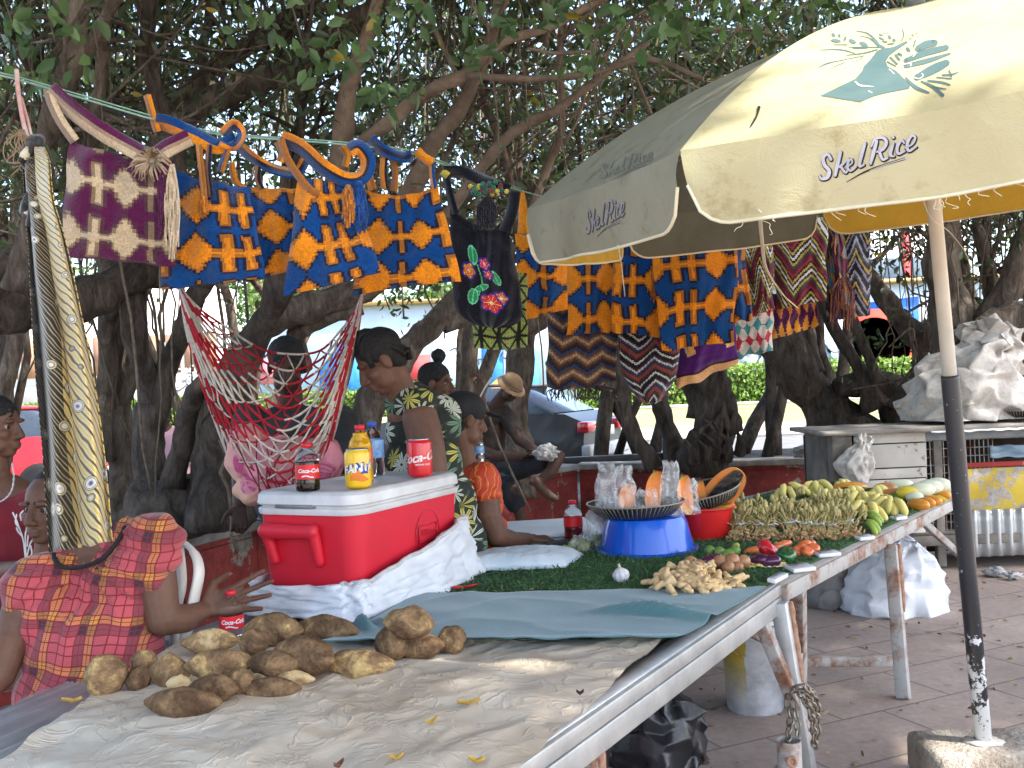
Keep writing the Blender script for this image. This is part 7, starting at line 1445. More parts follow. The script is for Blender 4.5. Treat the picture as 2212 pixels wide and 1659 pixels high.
for pts in ([(55, 1208), (50, 1170), (38, 1130), (28, 1108)], [(40, 1138), (34, 1128), (36, 1112)], [(56, 1206), (54, 1160), (58, 1130), (54, 1112)], [(58, 1200), (66, 1172), (80, 1160)], [(58, 1180), (62, 1150), (74, 1132)], [(62, 1150), (66, 1138), (64, 1122)], [(48, 1160), (40, 1150), (36, 1140)], [(60, 1206), (68, 1196), (66, 1180)], [(46, 1124), (44, 1112), (50, 1104)]): pz += stroke([(x, y, 3.2) for x, y in pts], 3)
lay(pz, 'plant_print', M('white_print'), .003, 5, rt, bt)
# ---- man peering round the cloth
p3 = Body('man peering out from behind the left edge of the patterned cloth', P(110, 1400, 3.45)); p3.head(P(106, 1098, 3.45), -14, 4, 0, 1.02, P(112, 1215, 3.5), .058); p3.skin.blob(P(118, 1290, 3.52), (.17, .10, .14)); p3.skin.blob(P(118, 1400, 3.52), (.15, .10, .24)); p3.done(SKIN, .005); p3.eye(1, -1)
m = MB(); m.blob(p3.q(0, -.035, .055), (.08, .088, .082), p3.hm, amp=.1, sc=9); fuse(m, 'hair', HAIR, p3.t, .006, 1); m = MB(); m.capsule(p3.q(-.05, .066, .034), p3.q(-.014, .08, .032), .005, .007, 8); m.capsule(p3.q(.05, .066, .034), p3.q(.014, .08, .032), .005, .007, 8); m.build('eyebrow', HAIR, p3.t)
m = MB(); m.blob(P(118, 1300, 3.52), (.185, .12, .10)); m.blob(P(118, 1400, 3.52), (.175, .125, .24)); p3.cloth('brown_shirt', m, M('brown_shirt', (.10, .055, .035), (.14, .08, .05), .9, 8), .01, 4, wrinkle())
# ---- person behind the hammock
GSH = M('charcoal_shirt', (.030, .032, .036), (.048, .05, .055), .9, 8, .4, 24, .008)
p4 = Body('person in charcoal shirt seated behind the net hammock, head bowed', P(630, 1250, 4.7)); p4.head(P(620, 792, 4.65), 8, 22, 0, 1.08, P(628, 880, 4.72), .058)
b = p4.skin; b.blob(P(635, 960, 4.75), (.2, .12, .2)); b.limb([P(540, 915, 4.7), P(522, 1010, 4.66), P(518, 1085, 4.58)], [.06, .05, .034]); b.limb([P(735, 915, 4.7), P(748, 1000, 4.62), P(672, 975, 4.45)], [.06, .05, .032]); p4.hand(P(518, 1090, 4.57), (0, -.2, -1), (.3, -1, 0), 1.0, (.9, .9, .9, .9)); p4.hand(P(668, 970, 4.44), (-1, -.1, .4), (0, -1, -.3), 1.0, (.4, .5, .5, .6)); p4.done(SKIND, .006); p4.hair(amp=.1, s=1.02)
m = MB()
for u, v, a, b_, c in ((635, 935, .215, .14, .14), (638, 1010, .22, .16, .2), (640, 1080, .2, .16, .14)): m.blob(P(u, v, 4.75), (a, b_, c))
m.limb([P(540, 912, 4.7), P(524, 985, 4.67)], [.085, .075]); m.limb([P(735, 912, 4.7), P(748, 990, 4.63), P(725, 985, 4.55)], [.085, .072, .06]); p4.cloth('charcoal_shirt', m, GSH, .01, 4, wrinkle(.008, 7))
# ---- woman in the floral dress
def mat_floral():
    t = NT('leafy_floral'); co = t.coord(); mp = t.scale(co, (1, .6, 1)); v = t.n('TexVoronoi', {'Vector': mp, 'Scale': 10.5, 'Randomness': .9}, feature='F1'); d = t.n('VectorMath', {0: t.n('VectorMath', {0: mp, 1: (10.5, 10.5, 10.5)}, operation='MULTIPLY').outputs[0], 1: t.n('VectorMath', {0: v.outputs['Position'], 1: (10.5, 10.5, 10.5)}, operation='MULTIPLY').outputs[0]}, operation='SUBTRACT').outputs[0]
    sp = t.n('SeparateXYZ', {0: d}); a = t.math('ARCTAN2', sp.outputs[2], sp.outputs[0]); pe = t.math('ABSOLUTE', t.math('SINE', t.math('MULTIPLY', a, 4.5))); q = t.math('MULTIPLY', v.outputs['Distance'], 1.0)
    mk = t.math('LESS_THAN', q, t.math('ADD', .20, t.math('MULTIPLY', pe, .52))); ed = t.math('LESS_THAN', q, t.math('ADD', .14, t.math('MULTIPLY', pe, .49))); rv = t.n('SeparateColor', {0: v.outputs['Color']}).outputs[0]
    pc = t.ramp(rv, [(0, (.52, .56, .46)), (.45, (.46, .52, .40)), (.5, (.48, .42, .08)), (.72, (.12, .22, .14)), (.9, (.55, .6, .5))], 'CONSTANT'); st = t.math('GREATER_THAN', t.math('ABSOLUTE', t.math('SINE', t.math('MULTIPLY', a, 9.0))), .25)
    c = t.mix(mk, (.012, .018, .014), (.04, .05, .03)); c = t.mix(t.math('MULTIPLY', ed, st), c, pc); c = t.mix(t.math('LESS_THAN', q, .15), c, (.015, .02, .015)); return t.P(col=c, rough=.85, normal=t.bump(t.noise(co, 16, 3), .2, .008))
FLOR = mat_floral(); p5 = Body('woman with cornrow hair and leafy floral dress bending her head, behind the cooler', P(930, 1250, 4.15)); p5.head(P(822, 782, 4.05), -72, 34, 0, 1.06, P(872, 862, 4.12), .060)
b = p5.skin; b.blob(P(895, 895, 4.16), (.12, .10, .09)); b.blob(P(915, 1000, 4.2), (.11, .10, .22)); b.limb([P(908, 905, 4.03), P(922, 965, 4.0), P(938, 1028, 3.98), P(880, 1060, 3.94), P(820, 1060, 3.95)], [.078, .076, .060, .052, .034]); p5.hand(P(815, 1060, 3.95), (-1, .1, -.1), (0, 0, -1), 1.0); p5.done(SKIN, .006)
h = p5.hair(amp=.04, s=1.0); m = MB()
for k in range(8):
    x = lerp(-.07, .07, k / 7); m.tube([p5.q(x * (1 - .15 * abs(j - 4) / 4), .066 * math.cos(j * .42 - .1) - .02, .047 + .094 * math.sin(j * .42 + .25) - (.0015 * x * x * 9000)) * 1.0 for j in range(8)] + [p5.q(x * .8, -.108, -.02), p5.q(x * .6, -.095, -.055)], .013, 7)
m.build('cornrows', HAIR, p5.t); m = MB()
for u, v, d, a, b_, c in ((893, 872, 4.16, .12, .115, .075), (915, 930, 4.18, .16, .13, .13), (916, 1010, 4.19, .17, .15, .16), (940, 1090, 4.22, .18, .17, .18), (968, 1180, 4.22, .17, .17, .18), (945, 900, 4.25, .10, .09, .10)): m.blob(P(u, v, d), (a, b_, c))
m.capsule(P(885, 852, 4.15), P(950, 900, 4.22), .064, .085); m.capsule(P(880, 866, 4.08), P(904, 872, 4.05), .056, .074)
p5.cloth('floral_dress', m, FLOR, .009, 4, wrinkle(.007, 8, 8))
# ---- girl with a hair bun
p6 = Body('woman with a hair bun in profile, raising a white straw', P(940, 1150, 5.7)); p6.head(P(943, 830, 5.7), 78, 6, 0, 1.0, P(938, 905, 5.72), .05); b = p6.skin; b.blob(P(935, 940, 5.75), (.17, .11, .12)); b.blob(P(935, 1050, 5.75), (.15, .11, .3)); b.limb([P(975, 925, 5.68), P(1000, 985, 5.6), P(1030, 905, 5.5), P(1040, 862, 5.48)], [.05, .045, .036, .026]); p6.hand(P(1040, 858, 5.48), (.1, 0, 1), (-.9, -.3, 0), .95, (.8, .8, .85, .9), .04, -1); p6.done(SKIN, .006); p6.eye(1, -1); p6.hair(amp=.08)
m = MB(); m.blob(P(947, 769, 5.76), .044, amp=.3, sc=40); m.capsule(P(947, 785, 5.75), P(946, 800, 5.74), .022, .03); fuse(m, 'hair_bun', HAIR, p6.t, .006, 1); m = MB(); m.blob(P(935, 945, 5.75), (.185, .125, .10)); m.blob(P(935, 1050, 5.75), (.175, .13, .3)); p6.cloth('olive_top', m, M('olive_top', (.05, .045, .03), (.08, .07, .045), .9), .011)
m = MB(); m.tube([P(1032, 868, 5.42), P(1046, 840, 5.42), P(1062, 815, 5.43)], [.004, .005, .006], 6); tag(m.build('paper_straw', M('straw_white', (.75, .75, .72)), smooth=True), 'white straw held up beside the tan hat', 'straw')
# ---- woman in cap and orange blouse
t = NT('orange_batik'); co = t.coord(); w1 = t.n('TexWave', {'Vector': co, 'Scale': 5.5, 'Distortion': 14.0, 'Detail': 3.0}, wave_type='BANDS').outputs[1]; c = t.ramp(w1, [(.15, (.46, .03, .012)), (.4, (.62, .13, .015)), (.62, (.68, .25, .02)), (.72, (.05, .02, .015)), (.8, (.50, .05, .015))]); t.P(col=c, rough=.7, normal=t.bump(t.noise(co, 20, 3), .3, .01)); OBAT = t.m
p7 = Body('woman in black cap and orange batik blouse reaching over the table', P(1020, 1300, 4.4)); p7.head(P(1003, 908, 4.4), 118, 10, 0, 1.02, P(1002, 1000, 4.42), .054)
b = p7.skin; b.blob(P(1010, 1050, 4.46), (.15, .10, .1)); b.blob(P(1020, 1130, 4.48), (.13, .1, .24)); b.limb([P(1048, 1050, 4.36), P(1056, 1110, 4.33), P(1074, 1158, 4.33), P(1110, 1168, 4.43), P(1140, 1164, 4.52)], [.058, .056, .048, .042, .029]); p7.hand(P(1144, 1163, 4.53), (1, .25, -.12), (.1, .2, -1), 1.0, (.6, .65, .7, .75), .05, 1, 1.0); p7.done(SKIN, .0055)
m = MB(); m.blob(p7.q(0, -.05, -.02), (.066, .055, .065), p7.hm, amp=.1, sc=12); m.blob(p7.q(0, -.02, .03), (.08, .095, .06), p7.hm); fuse(m, 'hair', HAIR, p7.t, .006, 1)
CAP = M('black_cap', (.010, .010, .013), (.02, .02, .024), .8, 14); m = MB(); m.blob(p7.q(0, -.008, .055), (.087, .106, .078), p7.hm, nu=28, nv=18); m.blob(p7.q(0, .125, .042), (.066, .075, .008), p7.hm @ Matrix.Rotation(R(-8), 3, 'X')); fuse(m, 'cap', CAP, p7.t, .006, 3)
m = MB()
for u, v, d, a, b_, c in ((1008, 1040, 4.46, .12, .10, .075), (1015, 1090, 4.47, .15, .12, .12), (1020, 1160, 4.48, .165, .14, .16), (1030, 1240, 4.48, .19, .17, .16)): m.blob(P(u, v, d), (a, b_, c))
m.capsule(P(985, 1030, 4.46), P(1042, 1042, 4.38), .075, .082); m.capsule(P(1020, 1085, 4.45), P(1046, 1070, 4.38), .10, .078); m.blob(P(1043, 1036, 4.38), (.072, .075, .075)); m.blob(P(1050, 1065, 4.35), (.066, .068, .045)); p7.cloth('orange_blouse', m, OBAT, .008, 3, wrinkle(.009, 11, 2))
# ---- man in the hat on the planter wall
BSH = M('brown_jersey', (.030, .022, .021), (.050, .038, .034), .9, 8, .4, 14, .01); SHO = M('black_shorts', (.012, .013, .017), (.022, .023, .03), .9, 8)
p8 = Body('man in tan bucket hat sitting cross-legged on the wall with a phone', P(1080, 1100, 8.8)); p8.head(P(1102, 838, 8.75), 42, 42, 0, 1.0, P(1062, 885, 8.85), .056)
b = p8.skin; b.blob(P(1055, 930, 8.9), (.17, .12, .22)); b.limb([P(1020, 895, 8.8), P(1022, 968, 8.7), P(1070, 985, 8.5), P(1124, 986, 8.4)], [.068, .058, .050, .036]); b.limb([P(1092, 895, 8.85), P(1122, 950, 8.7), P(1160, 975, 8.5)], [.066, .052, .036]); p8.hand(P(1128, 986, 8.38), (1, .1, .05), (0, .2, 1), 1.0, (.5, .6, .6, .7)); p8.hand(P(1164, 976, 8.48), (-.5, -.6, -.1), (0, -.5, 1), .95, (.5, .6, .6, .7))
b.limb([P(1075, 1020, 8.8), P(1150, 1000, 8.5), P(1205, 985, 8.3)], [.08, .072, .055]); b.limb([P(1208, 985, 8.3), P(1190, 1018, 8.27), P(1165, 1040, 8.25)], [.053, .055, .034]); b.limb([P(1158, 1036, 8.22), P(1166, 1052, 8.2), P(1186, 1070, 8.18), P(1198, 1076, 8.18)], [.036, .040, .042, .030]); b.blob(P(1150, 1040, 8.22), (.034, .034, .034))
for k, (u, v) in enumerate(((1204, 1066), (1206, 1072), (1206, 1077), (1204, 1081), (1200, 1084))): b.blob(P(u, v, 8.17), ((.013, .011, .010, .010, .009)[k],) * 3, nu=10, nv=8)
b.limb([P(1070, 1030, 8.75), P(1110, 1058, 8.45), P(1128, 1130, 8.5), P(1130, 1185, 8.5)], [.08, .06, .052, .034]); b.limb([P(1130, 1190, 8.48), P(1150, 1200, 8.35)], [.034, .03]); p8.done(SKIND, .007)
m = MB(); m.blob(p8.q(0, -.005, .070), (.088, .108, .070), p8.hm, nu=28, nv=16); m.lathe([(.080, .05), (.136, .012), (.138, .006), (.08, .038)], 36, p8.q(0, 0, 0) + p8.hm @ Vector((0, 0, .01)), p8.hm @ Matrix.Diagonal((1, 1.12, 1)).to_3x3()); p8h = fuse(m, 'bucket_hat', M('hat_tan', (.21, .13, .07), (.26, .17, .10), .85, 9), p8.t, .006, 3); m = MB(); m.tube([p8.q(.092 * math.cos(k * .35), .112 * math.sin(k * .35), .045) for k in range(19)], .007, 6); m.build('hat_band', M('hat_band', (.06, .03, .025)), p8h)
m = MB()
for u, v, d, a, b_, c in ((1050, 900, 8.9, .19, .15, .13), (1050, 950, 8.92, .18, .15, .2), (1055, 1005, 8.92, .18, .16, .12)): m.blob(P(u, v, d), (a, b_, c))
m.limb([P(1020, 893, 8.8), P(1022, 950, 8.72)], [.075, .066]); m.limb([P(1090, 893, 8.85), P(1112, 930, 8.76)], [.072, .06]); p8.cloth('brown_jersey', m, BSH, .012, 4, wrinkle(.012, 7)); m = MB()
m.limb([P(1062, 1022, 8.85), P(1120, 1010, 8.62), P(1175, 995, 8.4)], [.13, .105, .088]); m.limb([P(1062, 1040, 8.8), P(1100, 1055, 8.5), P(1112, 1085, 8.48)], [.12, .10, .088]); p8.cloth('black_shorts', m, SHO, .012, 4, wrinkle(.008, 7))
m = MB(); a = P(1172, 984, 8.32); m.box(a, (.15, .075, .009), Euler((R(25), R(-6), R(10)))); tag(m.build('mobile_phone', M('phone_black', (.01, .01, .012), rough=.15), smooth=False, bevel=.003), 'black mobile phone held by the man in the hat', 'phone')
m = MB(); m.blob(P(1180, 978, 8.24), (.10, .06, .065), amp=.45, sc=2.6, seed=4, nu=60, nv=40)
tag(m.build('white_wrap', M('wrap_white', (.32, .32, .32), (.46, .45, .44), .6, 12, 1.0, 22, .03)), 'crumpled white plastic wrap on the knee of the hat man', 'wrapper')
# ---- person in pink beyond
p9 = Body('person in pale pink shirt sitting beyond the dark forked trunk', P(380, 1100, 9.6)); p9.head(P(352, 900, 9.6), 30, 25, 0, 1.0, P(365, 935, 9.62)); p9.skin.blob(P(376, 1000, 9.65), (.15, .12, .3)); p9.done(SKIND, .009); p9.hair(); m = MB(); m.blob(P(378, 975, 9.65), (.19, .16, .25)); m.blob(P(380, 1050, 9.65), (.2, .2, .25)); p9.cloth('pink_shirt', m, M('pink_shirt', (.42, .24, .28), (.5, .3, .34), .9, 6), .014)
# ================================================================ RIGHT SIDE: cabinet, sacks; things under the tables
WOODG = M('grey_wood', (.115, .10, .085), (.21, .19, .165), .92, 6, .7, 60, .006, detail=8)
def mat_board(name, paint, lo, under=(.16, .13, .10)):
    t = NT(name); co = t.coord(); f = t.noise(co, 7, 8, .72, .3); f2 = t.noise(co, 40, 4, .7)
    k = t.ramp(t.math('ADD', f, t.math('MULTIPLY', t.math('SUBTRACT', f2, .5), .25)), [(lo, 0.0), (lo + .025, 1.0)]); c = t.mix(k, paint, t.ramp(f2, [(.3, under), (.7, tuple(x * 1.9 for x in under))]))
    return t.P(col=t.mix(.6, c, t.ramp(t.noise(co, 2.4, 4), [(.35, (.66, .63, .6)), (.65, (1.05, 1.05, 1.05))]), 'MULTIPLY'), rough=.75, normal=t.bump(t.math('ADD', k, t.math('MULTIPLY', f2, .3)), .4, .006))
WB = mat_board('flaking_white', (.50, .48, .44), .60); YB = mat_board('flaking_yellow', (.52, .38, .035), .50, (.24, .22, .20)); RB = mat_board('flaking_red', (.36, .03, .025), .62, (.3, .26, .22))
kb_ = thing('market_cabinet', 'weathered kiosk cabinet of flaking white, yellow and corrugated panels', 'cabinet', (3.2, 7.3, 0)); DC = 7.0
def pbox(name, u0, v0, u1, v1, d, th, mat, **k):
    a, b_, c, e = P(u0, v0, d), P(u1, v0, d), P(u1, v1, d), P(u0, v1, d); zt, zb = (a.z + b_.z) / 2, (c.z + e.z) / 2; xl, xr = (a.x + e.x) / 2, (b_.x + c.x) / 2
    m = MB(); m.box(((xl + xr) / 2, d + th / 2, (zt + zb) / 2), (xr - xl, th, zt - zb)); return m.build(name, mat, kb_, smooth=False, bevel=k.get('bevel', .004))
XL, XR = P(1792, 1000, DC).x, 4.7; ZTOP = P(1950, 932, DC).z
m = MB(); m.box((XL + .07, DC - .02, .52), (.145, .12, 1.04)); m.build('post', WOODG, kb_, smooth=False, bevel=.012)
for x in (P(2030, 1000, DC).x, P(2135, 1000, DC).x + .6): m = MB(); m.box((x, DC + .05, .5), (.06, .06, .96)); m.build('post', WOODG, kb_, smooth=False, bevel=.004)
m = MB(); m.grid(lambda u, v: (lerp(XL - .08, XR, u), lerp(DC - .10, DC + .70, v), ZTOP + .012 + .008 * nz(u * 14, v * 4) - .012 * (1 - v) * abs(nz(u * 9, 1))), 60, 10); m.build('top_sheet', M('grubby_sheet', (.17, .15, .13), (.30, .27, .24), .8, 5, .5, 30), kb_, solid=.03)
m = MB(); m.grid(lambda u, v: (lerp(P(2000, 1000, DC).x, XR, u), DC - .115 + .05 * v, ZTOP + .02 - .03 * (1 - v) - .02 * abs(nz(u * 16, 2)) * (1 - v)), 60, 4); m.build('tarp_edge', WSACK, kb_, solid=.004)
m = MB(); m.box(((XL + XR) / 2 + .35, DC + .02, ZTOP - .045), (XR - XL - .7, .05, .06)); m.build('rail', M('blue_grey_rail', (.16, .19, .21), (.24, .25, .25), .8, 8), kb_, smooth=False, bevel=.004)
for a, b_ in ((936, 957), (959.5, 1010), (1012.5, 1034), (1036.5, 1070)): pbox('board', 1846, a, 2002, b_, DC, .03, WB)
m = MB(); m.box(((XL + XR) / 2, DC + .6, .5), (XR - XL, .03, .95)); m.build('panel', M('cabinet_inner_shade', (.02, .018, .016), (.04, .035, .03), .95, 5), kb_, smooth=False)  # near-black sheet stands in for the shaded inside of the cabinet
m = MB(); m.box(((XL + XR) / 2 + .1, DC + .3, .26), (XR - XL - .3, .6, .03)); m.build('floor', WOODG, kb_, smooth=False); m = MB(); m.box((XL + .02, DC + .33, .62), (.03, .54, .74)); m.build('board', WOODG, kb_, smooth=False)
m = MB()
for k in range(16): x = lerp(P(2004, 1000, DC).x, P(2150, 1000, DC).x, k / 15); m.tube([(x, DC + .03, .28), (x, DC + .03, ZTOP - .07)], .004, 5)
for k in range(12): z = lerp(.28, ZTOP - .08, k / 11); m.tube([(P(2000, 1000, DC).x, DC + .036, z), (XR, DC + .036, z)], .004, 5)
m.build('wire_mesh', RUST, kb_)
pbox('yellow_panel', 2076, 1006, 2420, 1099, DC - .01, .02, YB); pbox('red_band', 2076, 993, 2420, 1004, DC - .008, .02, RB)
xa, xb = P(2082, 1100, DC).x, XR; za, zb = P(2150, 1099, DC).z, P(2150, 1200, DC).z
m = MB(); m.grid(lambda u, v: (lerp(xa, xb, u), DC - .02 + .014 * math.sin(u * (xb - xa) * 2 * math.pi / .085), lerp(zb, za, v)), 200, 4); m.build('corrugated_sheet', M('corrugated_iron', (.4, .4, .4)), kb_, solid=.003)
m = MB(); m.box((XL + 1.6, DC + .0, .215), (XR - XL - .3, .06, .07)); m.build('beam', WOODG, kb_, smooth=False, bevel=.005)
pbox('board', 1846, 1074, 2000, 1230, DC + .01, .03, WB)
m = MB(); m.grid(lambda u, v: P(lerp(2138, 2300, u), lerp(962, 988, v) + 4 * nz(u * 6), DC - .05 + .03 * nz(u * 4, v * 3)), 24, 8); m.build('blue_rag', M('blue_rag', (.13, .20, .27), (.2, .27, .33), .9, 12), kb_, solid=.004)
SACKG = None
t = NT('grubby_woven_sack'); co = t.coord(); f = t.noise(co, 4.5, 7, .68); f2 = t.noise(co, 16, 5, .65, 1.2); wv = t.n('TexWave', {'Vector': co, 'Scale': 110.0, 'Distortion': .5}, wave_type='BANDS', bands_direction='Z').outputs[1]
t.P(col=t.mix(.75, t.ramp(f, [(.3, (.30, .26, .22)), (.46, (.48, .45, .41)), (.66, (.60, .58, .55))]), t.ramp(f2, [(.3, (.7, .67, .63)), (.6, (1.08, 1.08, 1.08))]), 'MULTIPLY'), rough=.65, normal=t.bump(t.math('ADD', f2, t.math('MULTIPLY', wv, .15)), .35, .012)); SACKG = t.m
def crumple(name, fn, nu, nv, amp, mat, sub_=2):
    """sharp-creased skin: a coarse jittered shell cut finer without rounding, then barely softened"""
    c = Vector((0, 0, 0)); n = 0; m = MB(); r0 = random.Random(nu * 7 + nv)
    def f2(u, v):
        k = 1 if .03 < v < .97 else 0; return Vector(fn(u, v)) + Vector((r0.gauss(0, amp), r0.gauss(0, amp), r0.gauss(0, amp * .8))) * k
    m.grid(f2, nu, nv, wrap=True); o = m.build(name, mat)
    q = o.modifiers.new('sub', 'SUBSURF'); q.subdivision_type = 'SIMPLE'; q.levels = sub_; q.render_levels = sub_; q = o.modifiers.new('soft', 'SMOOTH'); q.factor = .5; q.iterations = 3; return o
def bagf(AX, d, dep, ph):
    def f(u, v):
        q = v * (len(AX) - 1); k = min(int(q), len(AX) - 2); f_ = q - k; c = AX[k] * (1 - f_) + AX[k + 1] * f_; a = 2 * math.pi * u; ca, sa = math.cos(a), math.sin(a)
        r_ = c[2] * d / FPX * (1 + .22 * nz(ca * 1.5 + ph, sa * 1.5, v * 2.4)); p = P(c[0], c[1], d); return p + Vector((r_ * ca, r_ * sa * dep, 0))
    return f
def sack(name, label, blobs, d, seed, crease=.024, mat=None, group=None):
    m = MB()
    for u, v, a, b_, c in blobs: m.blob(P(u, v, d), (a, b_, c), amp=.10, sc=1.5, seed=seed + u)
    def dp(p, n):
        q = Vector((p.x * 3.0 + .9 * nz(p.x * 2, p.z * 2, seed), p.y * 3.0, p.z * 3.6 + .9 * nz(p.z * 2, p.x * 2, seed + 4)))
        r1 = max(0, 1 - abs(noise.noise(q + Vector((seed, 0, 0)))) * 4.2); r2 = max(0, 1 - abs(noise.noise(q * 2.1 + Vector((0, seed, 0)))) * 4.5); r3 = max(0, 1 - abs(noise.noise(q * 4.5 + Vector((0, 0, seed)))) * 5)
        return crease * (r1 * 1.0 + r2 * .55 + r3 * .22)
    return tag(fuse(m, name, mat or SACKG, None, .012, 10, dp), label, 'sack', group)
AX = curve([(2094, 904, 124), (2090, 872, 128), (2092, 836, 110), (2094, 800, 96), (2112, 766, 74), (2138, 742, 62), (2142, 718, 58), (2126, 700, 30), (2116, 692, 6)], 6)
sack('woven_sack', 'brownish sack beside the huge white one at the right edge', [(2225, 835, .12, .2, .2), (2240, 870, .18, .2, .1)], 7.5, 9, mat=M('sack_brown', (.16, .12, .085), (.26, .20, .15), .9, 7, .6, 30, .01))
AX2 = curve([(1925, 1328, 118), (1922, 1305, 122), (1924, 1270, 112), (1928, 1235, 98), (1934, 1200, 76), (1938, 1175, 46), (1936, 1160, 18), (1936, 1156, 3)], 6)
tag(crumple('woven_sack', bagf(AX2, 5.95, .8, 3), 26, 15, .017, WSACK, 3), 'full white sack standing on the pavement behind the table legs', 'sack')
tag(crumple('woven_sack', bagf(AX, 7.4, .85, 7), 24, 15, .040, SACKG, 3), 'huge grubby white sack slumped on top of the cabinet', 'sack')
sack('woven_sack', 'dull grey sack in shadow left of the full white sack', [(1800, 1250, .18, .16, .17), (1790, 1285, .2, .18, .08)], 6.15, 21, mat=M('sack_grey', (.16, .15, .145), (.25, .24, .23), .8, 7, .5, 30, .01))
AX4 = curve([(1866, 938, 3), (1866, 941, 14), (1866, 951, 21), (1863, 960, 15), (1855, 975, 26), (1848, 1000, 41), (1850, 1022, 35), (1856, 1044, 19), (1860, 1054, 14), (1864, 1066, 26), (1868, 1084, 36)], 5)
tag(crumple('tied_sack', bagf(AX4, 6.82, .7, 5), 26, 22, .010, SACKG), 'knotted empty white sack hanging on the front of the cabinet', 'sack')
tray('dark ribbed empty tray on the cabinet top at the right edge', P(2205, 900, 7.15), .155, .05, (0, 0, 0), 48)
# ---------------------------------------------------------------- under the tables
bk = thing('paint_bucket', 'old white bucket with a yellow stain standing under the tables', 'bucket', (0, 0, 0)); q = G(1632, 1528, 0); t = NT('stained_white'); co = t.coord(); sp = t.n('SeparateXYZ', {0: co}); f = t.noise(co, 8, 6, .7)
k = t.math('MULTIPLY', t.math('LESS_THAN', t.math('ADD', sp.outputs[0], t.math('MULTIPLY', f, .05)), -.035), t.ramp(sp.outputs[2], [(.02, 0.0), (.14, .5), (.25, 1.0)])); t.P(col=t.mix(1, t.mix(k, (.46, .46, .48), (.42, .30, .03)), t.ramp(f, [(.32, (.66, .63, .6)), (.6, (1.05, 1.05, 1.05))]), 'MULTIPLY'), rough=.5)
m = MB(); m.lathe([(0, .0), (.118, .0), (.122, .01), (.138, .36), (.146, .365), (.146, .38), (.136, .385), (.125, .05), (0, .04)], 40); loc_build(m, 'body', t.m, bk, auto=40); m = MB(); m.lathe([(.147, .40), (.15, .392), (.15, .41), (.12, .418), (0, .415)], 40); loc_build(m, 'lid', M('bucket_lid', (.5, .5, .52), (.6, .6, .6), .5, 8), bk, auto=40); m = MB(); m.tube([(.15 * math.cos(a), .15 * math.sin(a) * .2 - .14, .37 - .13 * math.sin(a)) for a in [math.pi * i / 12 for i in range(13)]], .003, 5); loc_build(m, 'handle', RUST, bk); bk.location = q
BIN = M('black_polythene', (.010, .010, .012), (.018, .018, .021), .36, 7, .3, 22, .01, spec=.6)
AX3 = curve([(1418, 1668, 92), (1420, 1640, 102), (1420, 1590, 102), (1414, 1540, 92), (1404, 1500, 74), (1394, 1470, 50), (1388, 1452, 26), (1388, 1446, 3)], 6)
tag(crumple('rubbish_bag', bagf(AX3, 3.75, .9, 11), 24, 15, .016, BIN, 3), 'full black rubbish bag under the near table', 'bag')
m = MB(); m.blob(P(1232, 1640, 3.4), (.05, .09, .09), amp=.3); tag(m.build('red_bundle', M('red_bundle', (.40, .02, .02), rough=.7)), 'red cloth bundle just visible under the near table', 'bundle'); m = MB(); m.blob(P(1205, 1668, 3.38), (.07, .09, .08), amp=.3); tag(m.build('white_bundle', WSACK), 'white plastic bundle under the near table beside the red one', 'bundle')
m = MB(); a, b_ = P(1480, 1480, 5.0), P(1575, 1484, 5.0); m.box((lerp(a, b_, .5).x, 5.0, .06), (.5, .12, .12)); o = m.build('red_edged_plank', M('dark_plank', (.03, .025, .024), (.06, .05, .045), .9, 9), smooth=False, bevel=.005); tag(o, 'dark plank with red painted edge lying behind the white bucket', 'plank'); m = MB(); m.box((lerp(a, b_, .5).x, 4.985, .115), (.5, .13, .02)); m.build('red_edge', M('plank_red', (.3, .02, .02)), o, smooth=False)
bo = thing('pipe_bollard', 'short rusty steel pipe bollard chained to the table leg', 'bollard', (0, 0, 0)); p = P(1704, 1598, 3.12); m = MB(); m.lathe([(.034, 0), (.0385, 0), (.0385, p.z), (.034, p.z), (.034, 0)], 28); loc_build(m, 'pipe', RUST, bo, auto=30); m = MB(); m.lathe([(.0, .0), (.010, .0), (.011, .006), (.018, .006), (.019, .0)], 18, (-.004, -.040, p.z - .055), rotz((0, -1, 0))); loc_build(m, 'bolt_head', WELD, bo); bo.location = (p.x, p.y, 0)
cb = thing('steel_chain', 'rusty chain looped round the table leg above the pipe bollard', 'chain', P(1740, 1500, 3.2)); CHM = M('chain_steel', (.17, .125, .09), (.32, .28, .23), .45, 30, .4, 60, metal=.6)
def chain(pts, ln=.036, r=.0042):
    c = curve(pts, 30); L = [0]
    for a, b2 in zip(c, c[1:]): L.append(L[-1] + float(np.linalg.norm(b2 - a)))
    n = int(L[-1] / (ln * .72)); m = MB()
    for i in range(n):
        s = (i + .5) / n * L[-1]; k = max(0, min(len(c) - 2, next(j for j in range(len(L)) if L[j] >= s) - 1)); d = Vector(c[k + 1] - c[k]).normalized(); p = Vector(c[k]); q = d.orthogonal().normalized(); q = (q if i % 2 else d.cross(q)); q = (q + Vector((0, 0, 0))).normalized()
        m.tube([p + d * (ln * .5 * math.cos(a)) * (1.0) + q * (ln * .30 * math.sin(a)) for a in [2 * math.pi * j / 14 for j in range(15)]], r, 6, cap=False)
    return m
ld = 3.30
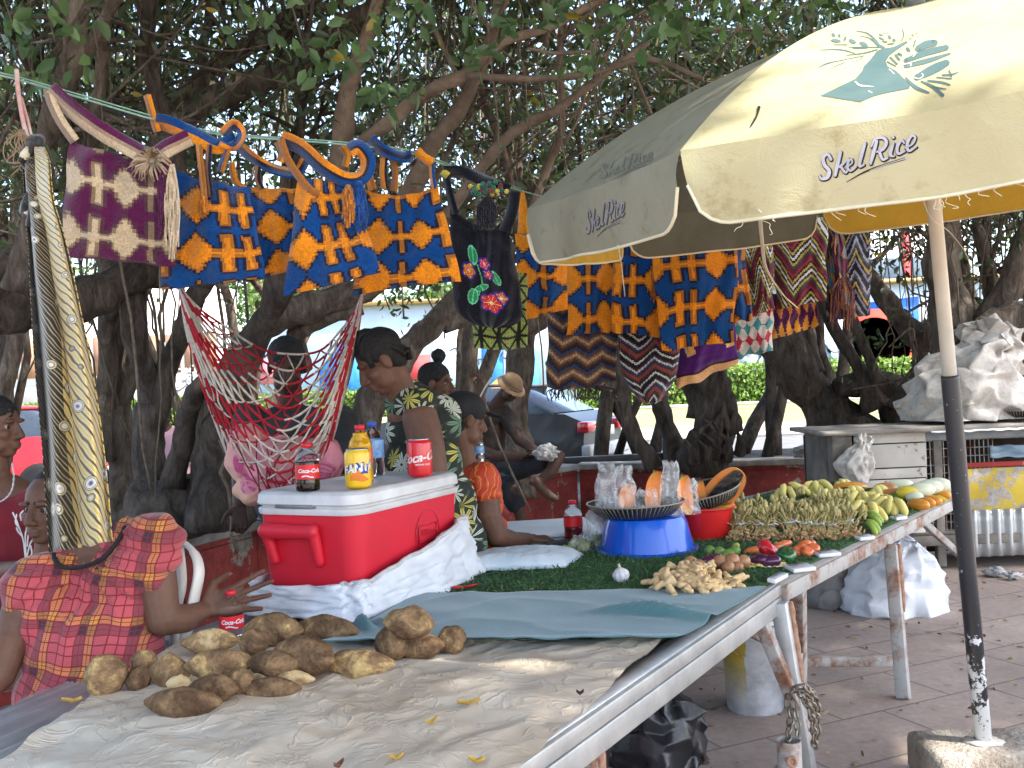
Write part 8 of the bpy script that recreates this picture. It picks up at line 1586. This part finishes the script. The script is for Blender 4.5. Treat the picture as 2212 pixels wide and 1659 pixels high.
for pts in ([P(1700, 1510, ld - .06), P(1708, 1545, ld - .08), P(1704, 1580, ld - .12), P(1703, 1602, 3.12)], [P(1712, 1512, ld - .07), P(1722, 1560, ld - .09), P(1724, 1600, ld - .1)], [P(1702, 1508, ld - .05), P(1716, 1490, ld - .10), P(1738, 1486, ld - .12), P(1756, 1500, ld - .06)], [P(1720, 1484, ld - .12), P(1745, 1488, ld - .13), P(1765, 1520, ld - .06), P(1762, 1555, ld - .05)], [P(1735, 1495, ld - .12), P(1755, 1520, ld - .1), P(1766, 1560, ld - .06), P(1763, 1605, ld - .05)], [P(1728, 1500, ld - .13), P(1748, 1530, ld - .1), P(1757, 1570, ld - .08), P(1760, 1615, ld - .05)]):
    chain([tuple(p) for p in pts]).build('chain_run', CHM, cb)
# ---------------------------------------------------------------- litter
lf = []
for _ in range(260): lf.append(tuple(Vector((rnd.uniform(.3, 3.6), rnd.uniform(3.4, 6.8), .006))))
d_ = nrg.normal(size=(len(lf), 3)); d_[:, 2] = .05; o = put(leaf_mesh('dry_leaves', lf, .035, cols=((.10, .06, .035), (.36, .25, .13)), width=.45, dirs=d_ * 2), 'dry_leaves', M('dry_leaf', (1, 1, 1), rough=.9, attr=True), None); tag(o, 'dry leaf litter scattered over the pavement', 'leaf litter', kind='stuff')
for u, v, L, a, lb in ((1012, 1516, .055, 10, 'yellow fallen leaf in the middle of the tarp'), (932, 1557, .03, 40, 'small yellow leaf on the tarp below the middle one'), (856, 1634, .03, 20, 'small ochre leaf near the front of the tarp'), (1030, 1641, .035, -10, 'yellow leaf at the front right of the tarp'), (732, 1650, .03, 60, 'brown leaf at the front left of the tarp'), (1253, 1495, .018, 0, 'small dark seed pod on the tarp at right'), (155, 1512, .05, 5, 'yellow leaf on the bare corrugated iron')):
    p = G(u, v, .734); m = MB(); a = R(a); m.grid(lambda s, w: p + Matrix.Rotation(a, 3, 'Z') @ Vector(((s - .5) * L, (w - .5) * L * .42 * math.sin(math.pi * max(.03, min(.97, s))), .008 * (1 - (2 * w - 1) ** 2) * -1 + .008 * abs(2 * s - 1))), 8, 4); tag(m.build('fallen_leaf', M('leaf_dark', (.03, .02, .015)) if 'seed' in lb else M('leaf_brown', (.2, .08, .04)) if 'brown' in lb else M('leaf_yellow', (.52, .34, .06), (.42, .24, .05), .6, 30)), lb, 'leaf', 'fallen leaves on the near table')
for u, v, s, lb in ((2150, 1236, .07, 'crumpled clear plastic scrap on the pavement below the cabinet'), (2190, 1243, .05, 'small white plastic scrap on the pavement below the cabinet'), (1745, 975, .13, 'pale plastic bag lying on the planter coping')):
    p = G(u, v, .03) if v > 1000 else P(u, v, 9.6); m = MB(); m.blob(p, (s, s * .8, s * .5), amp=.6, sc=2.5, seed=u, nu=24, nv=16); tag(m.build('plastic_scrap', M('wrap_white')), lb, 'plastic scrap')
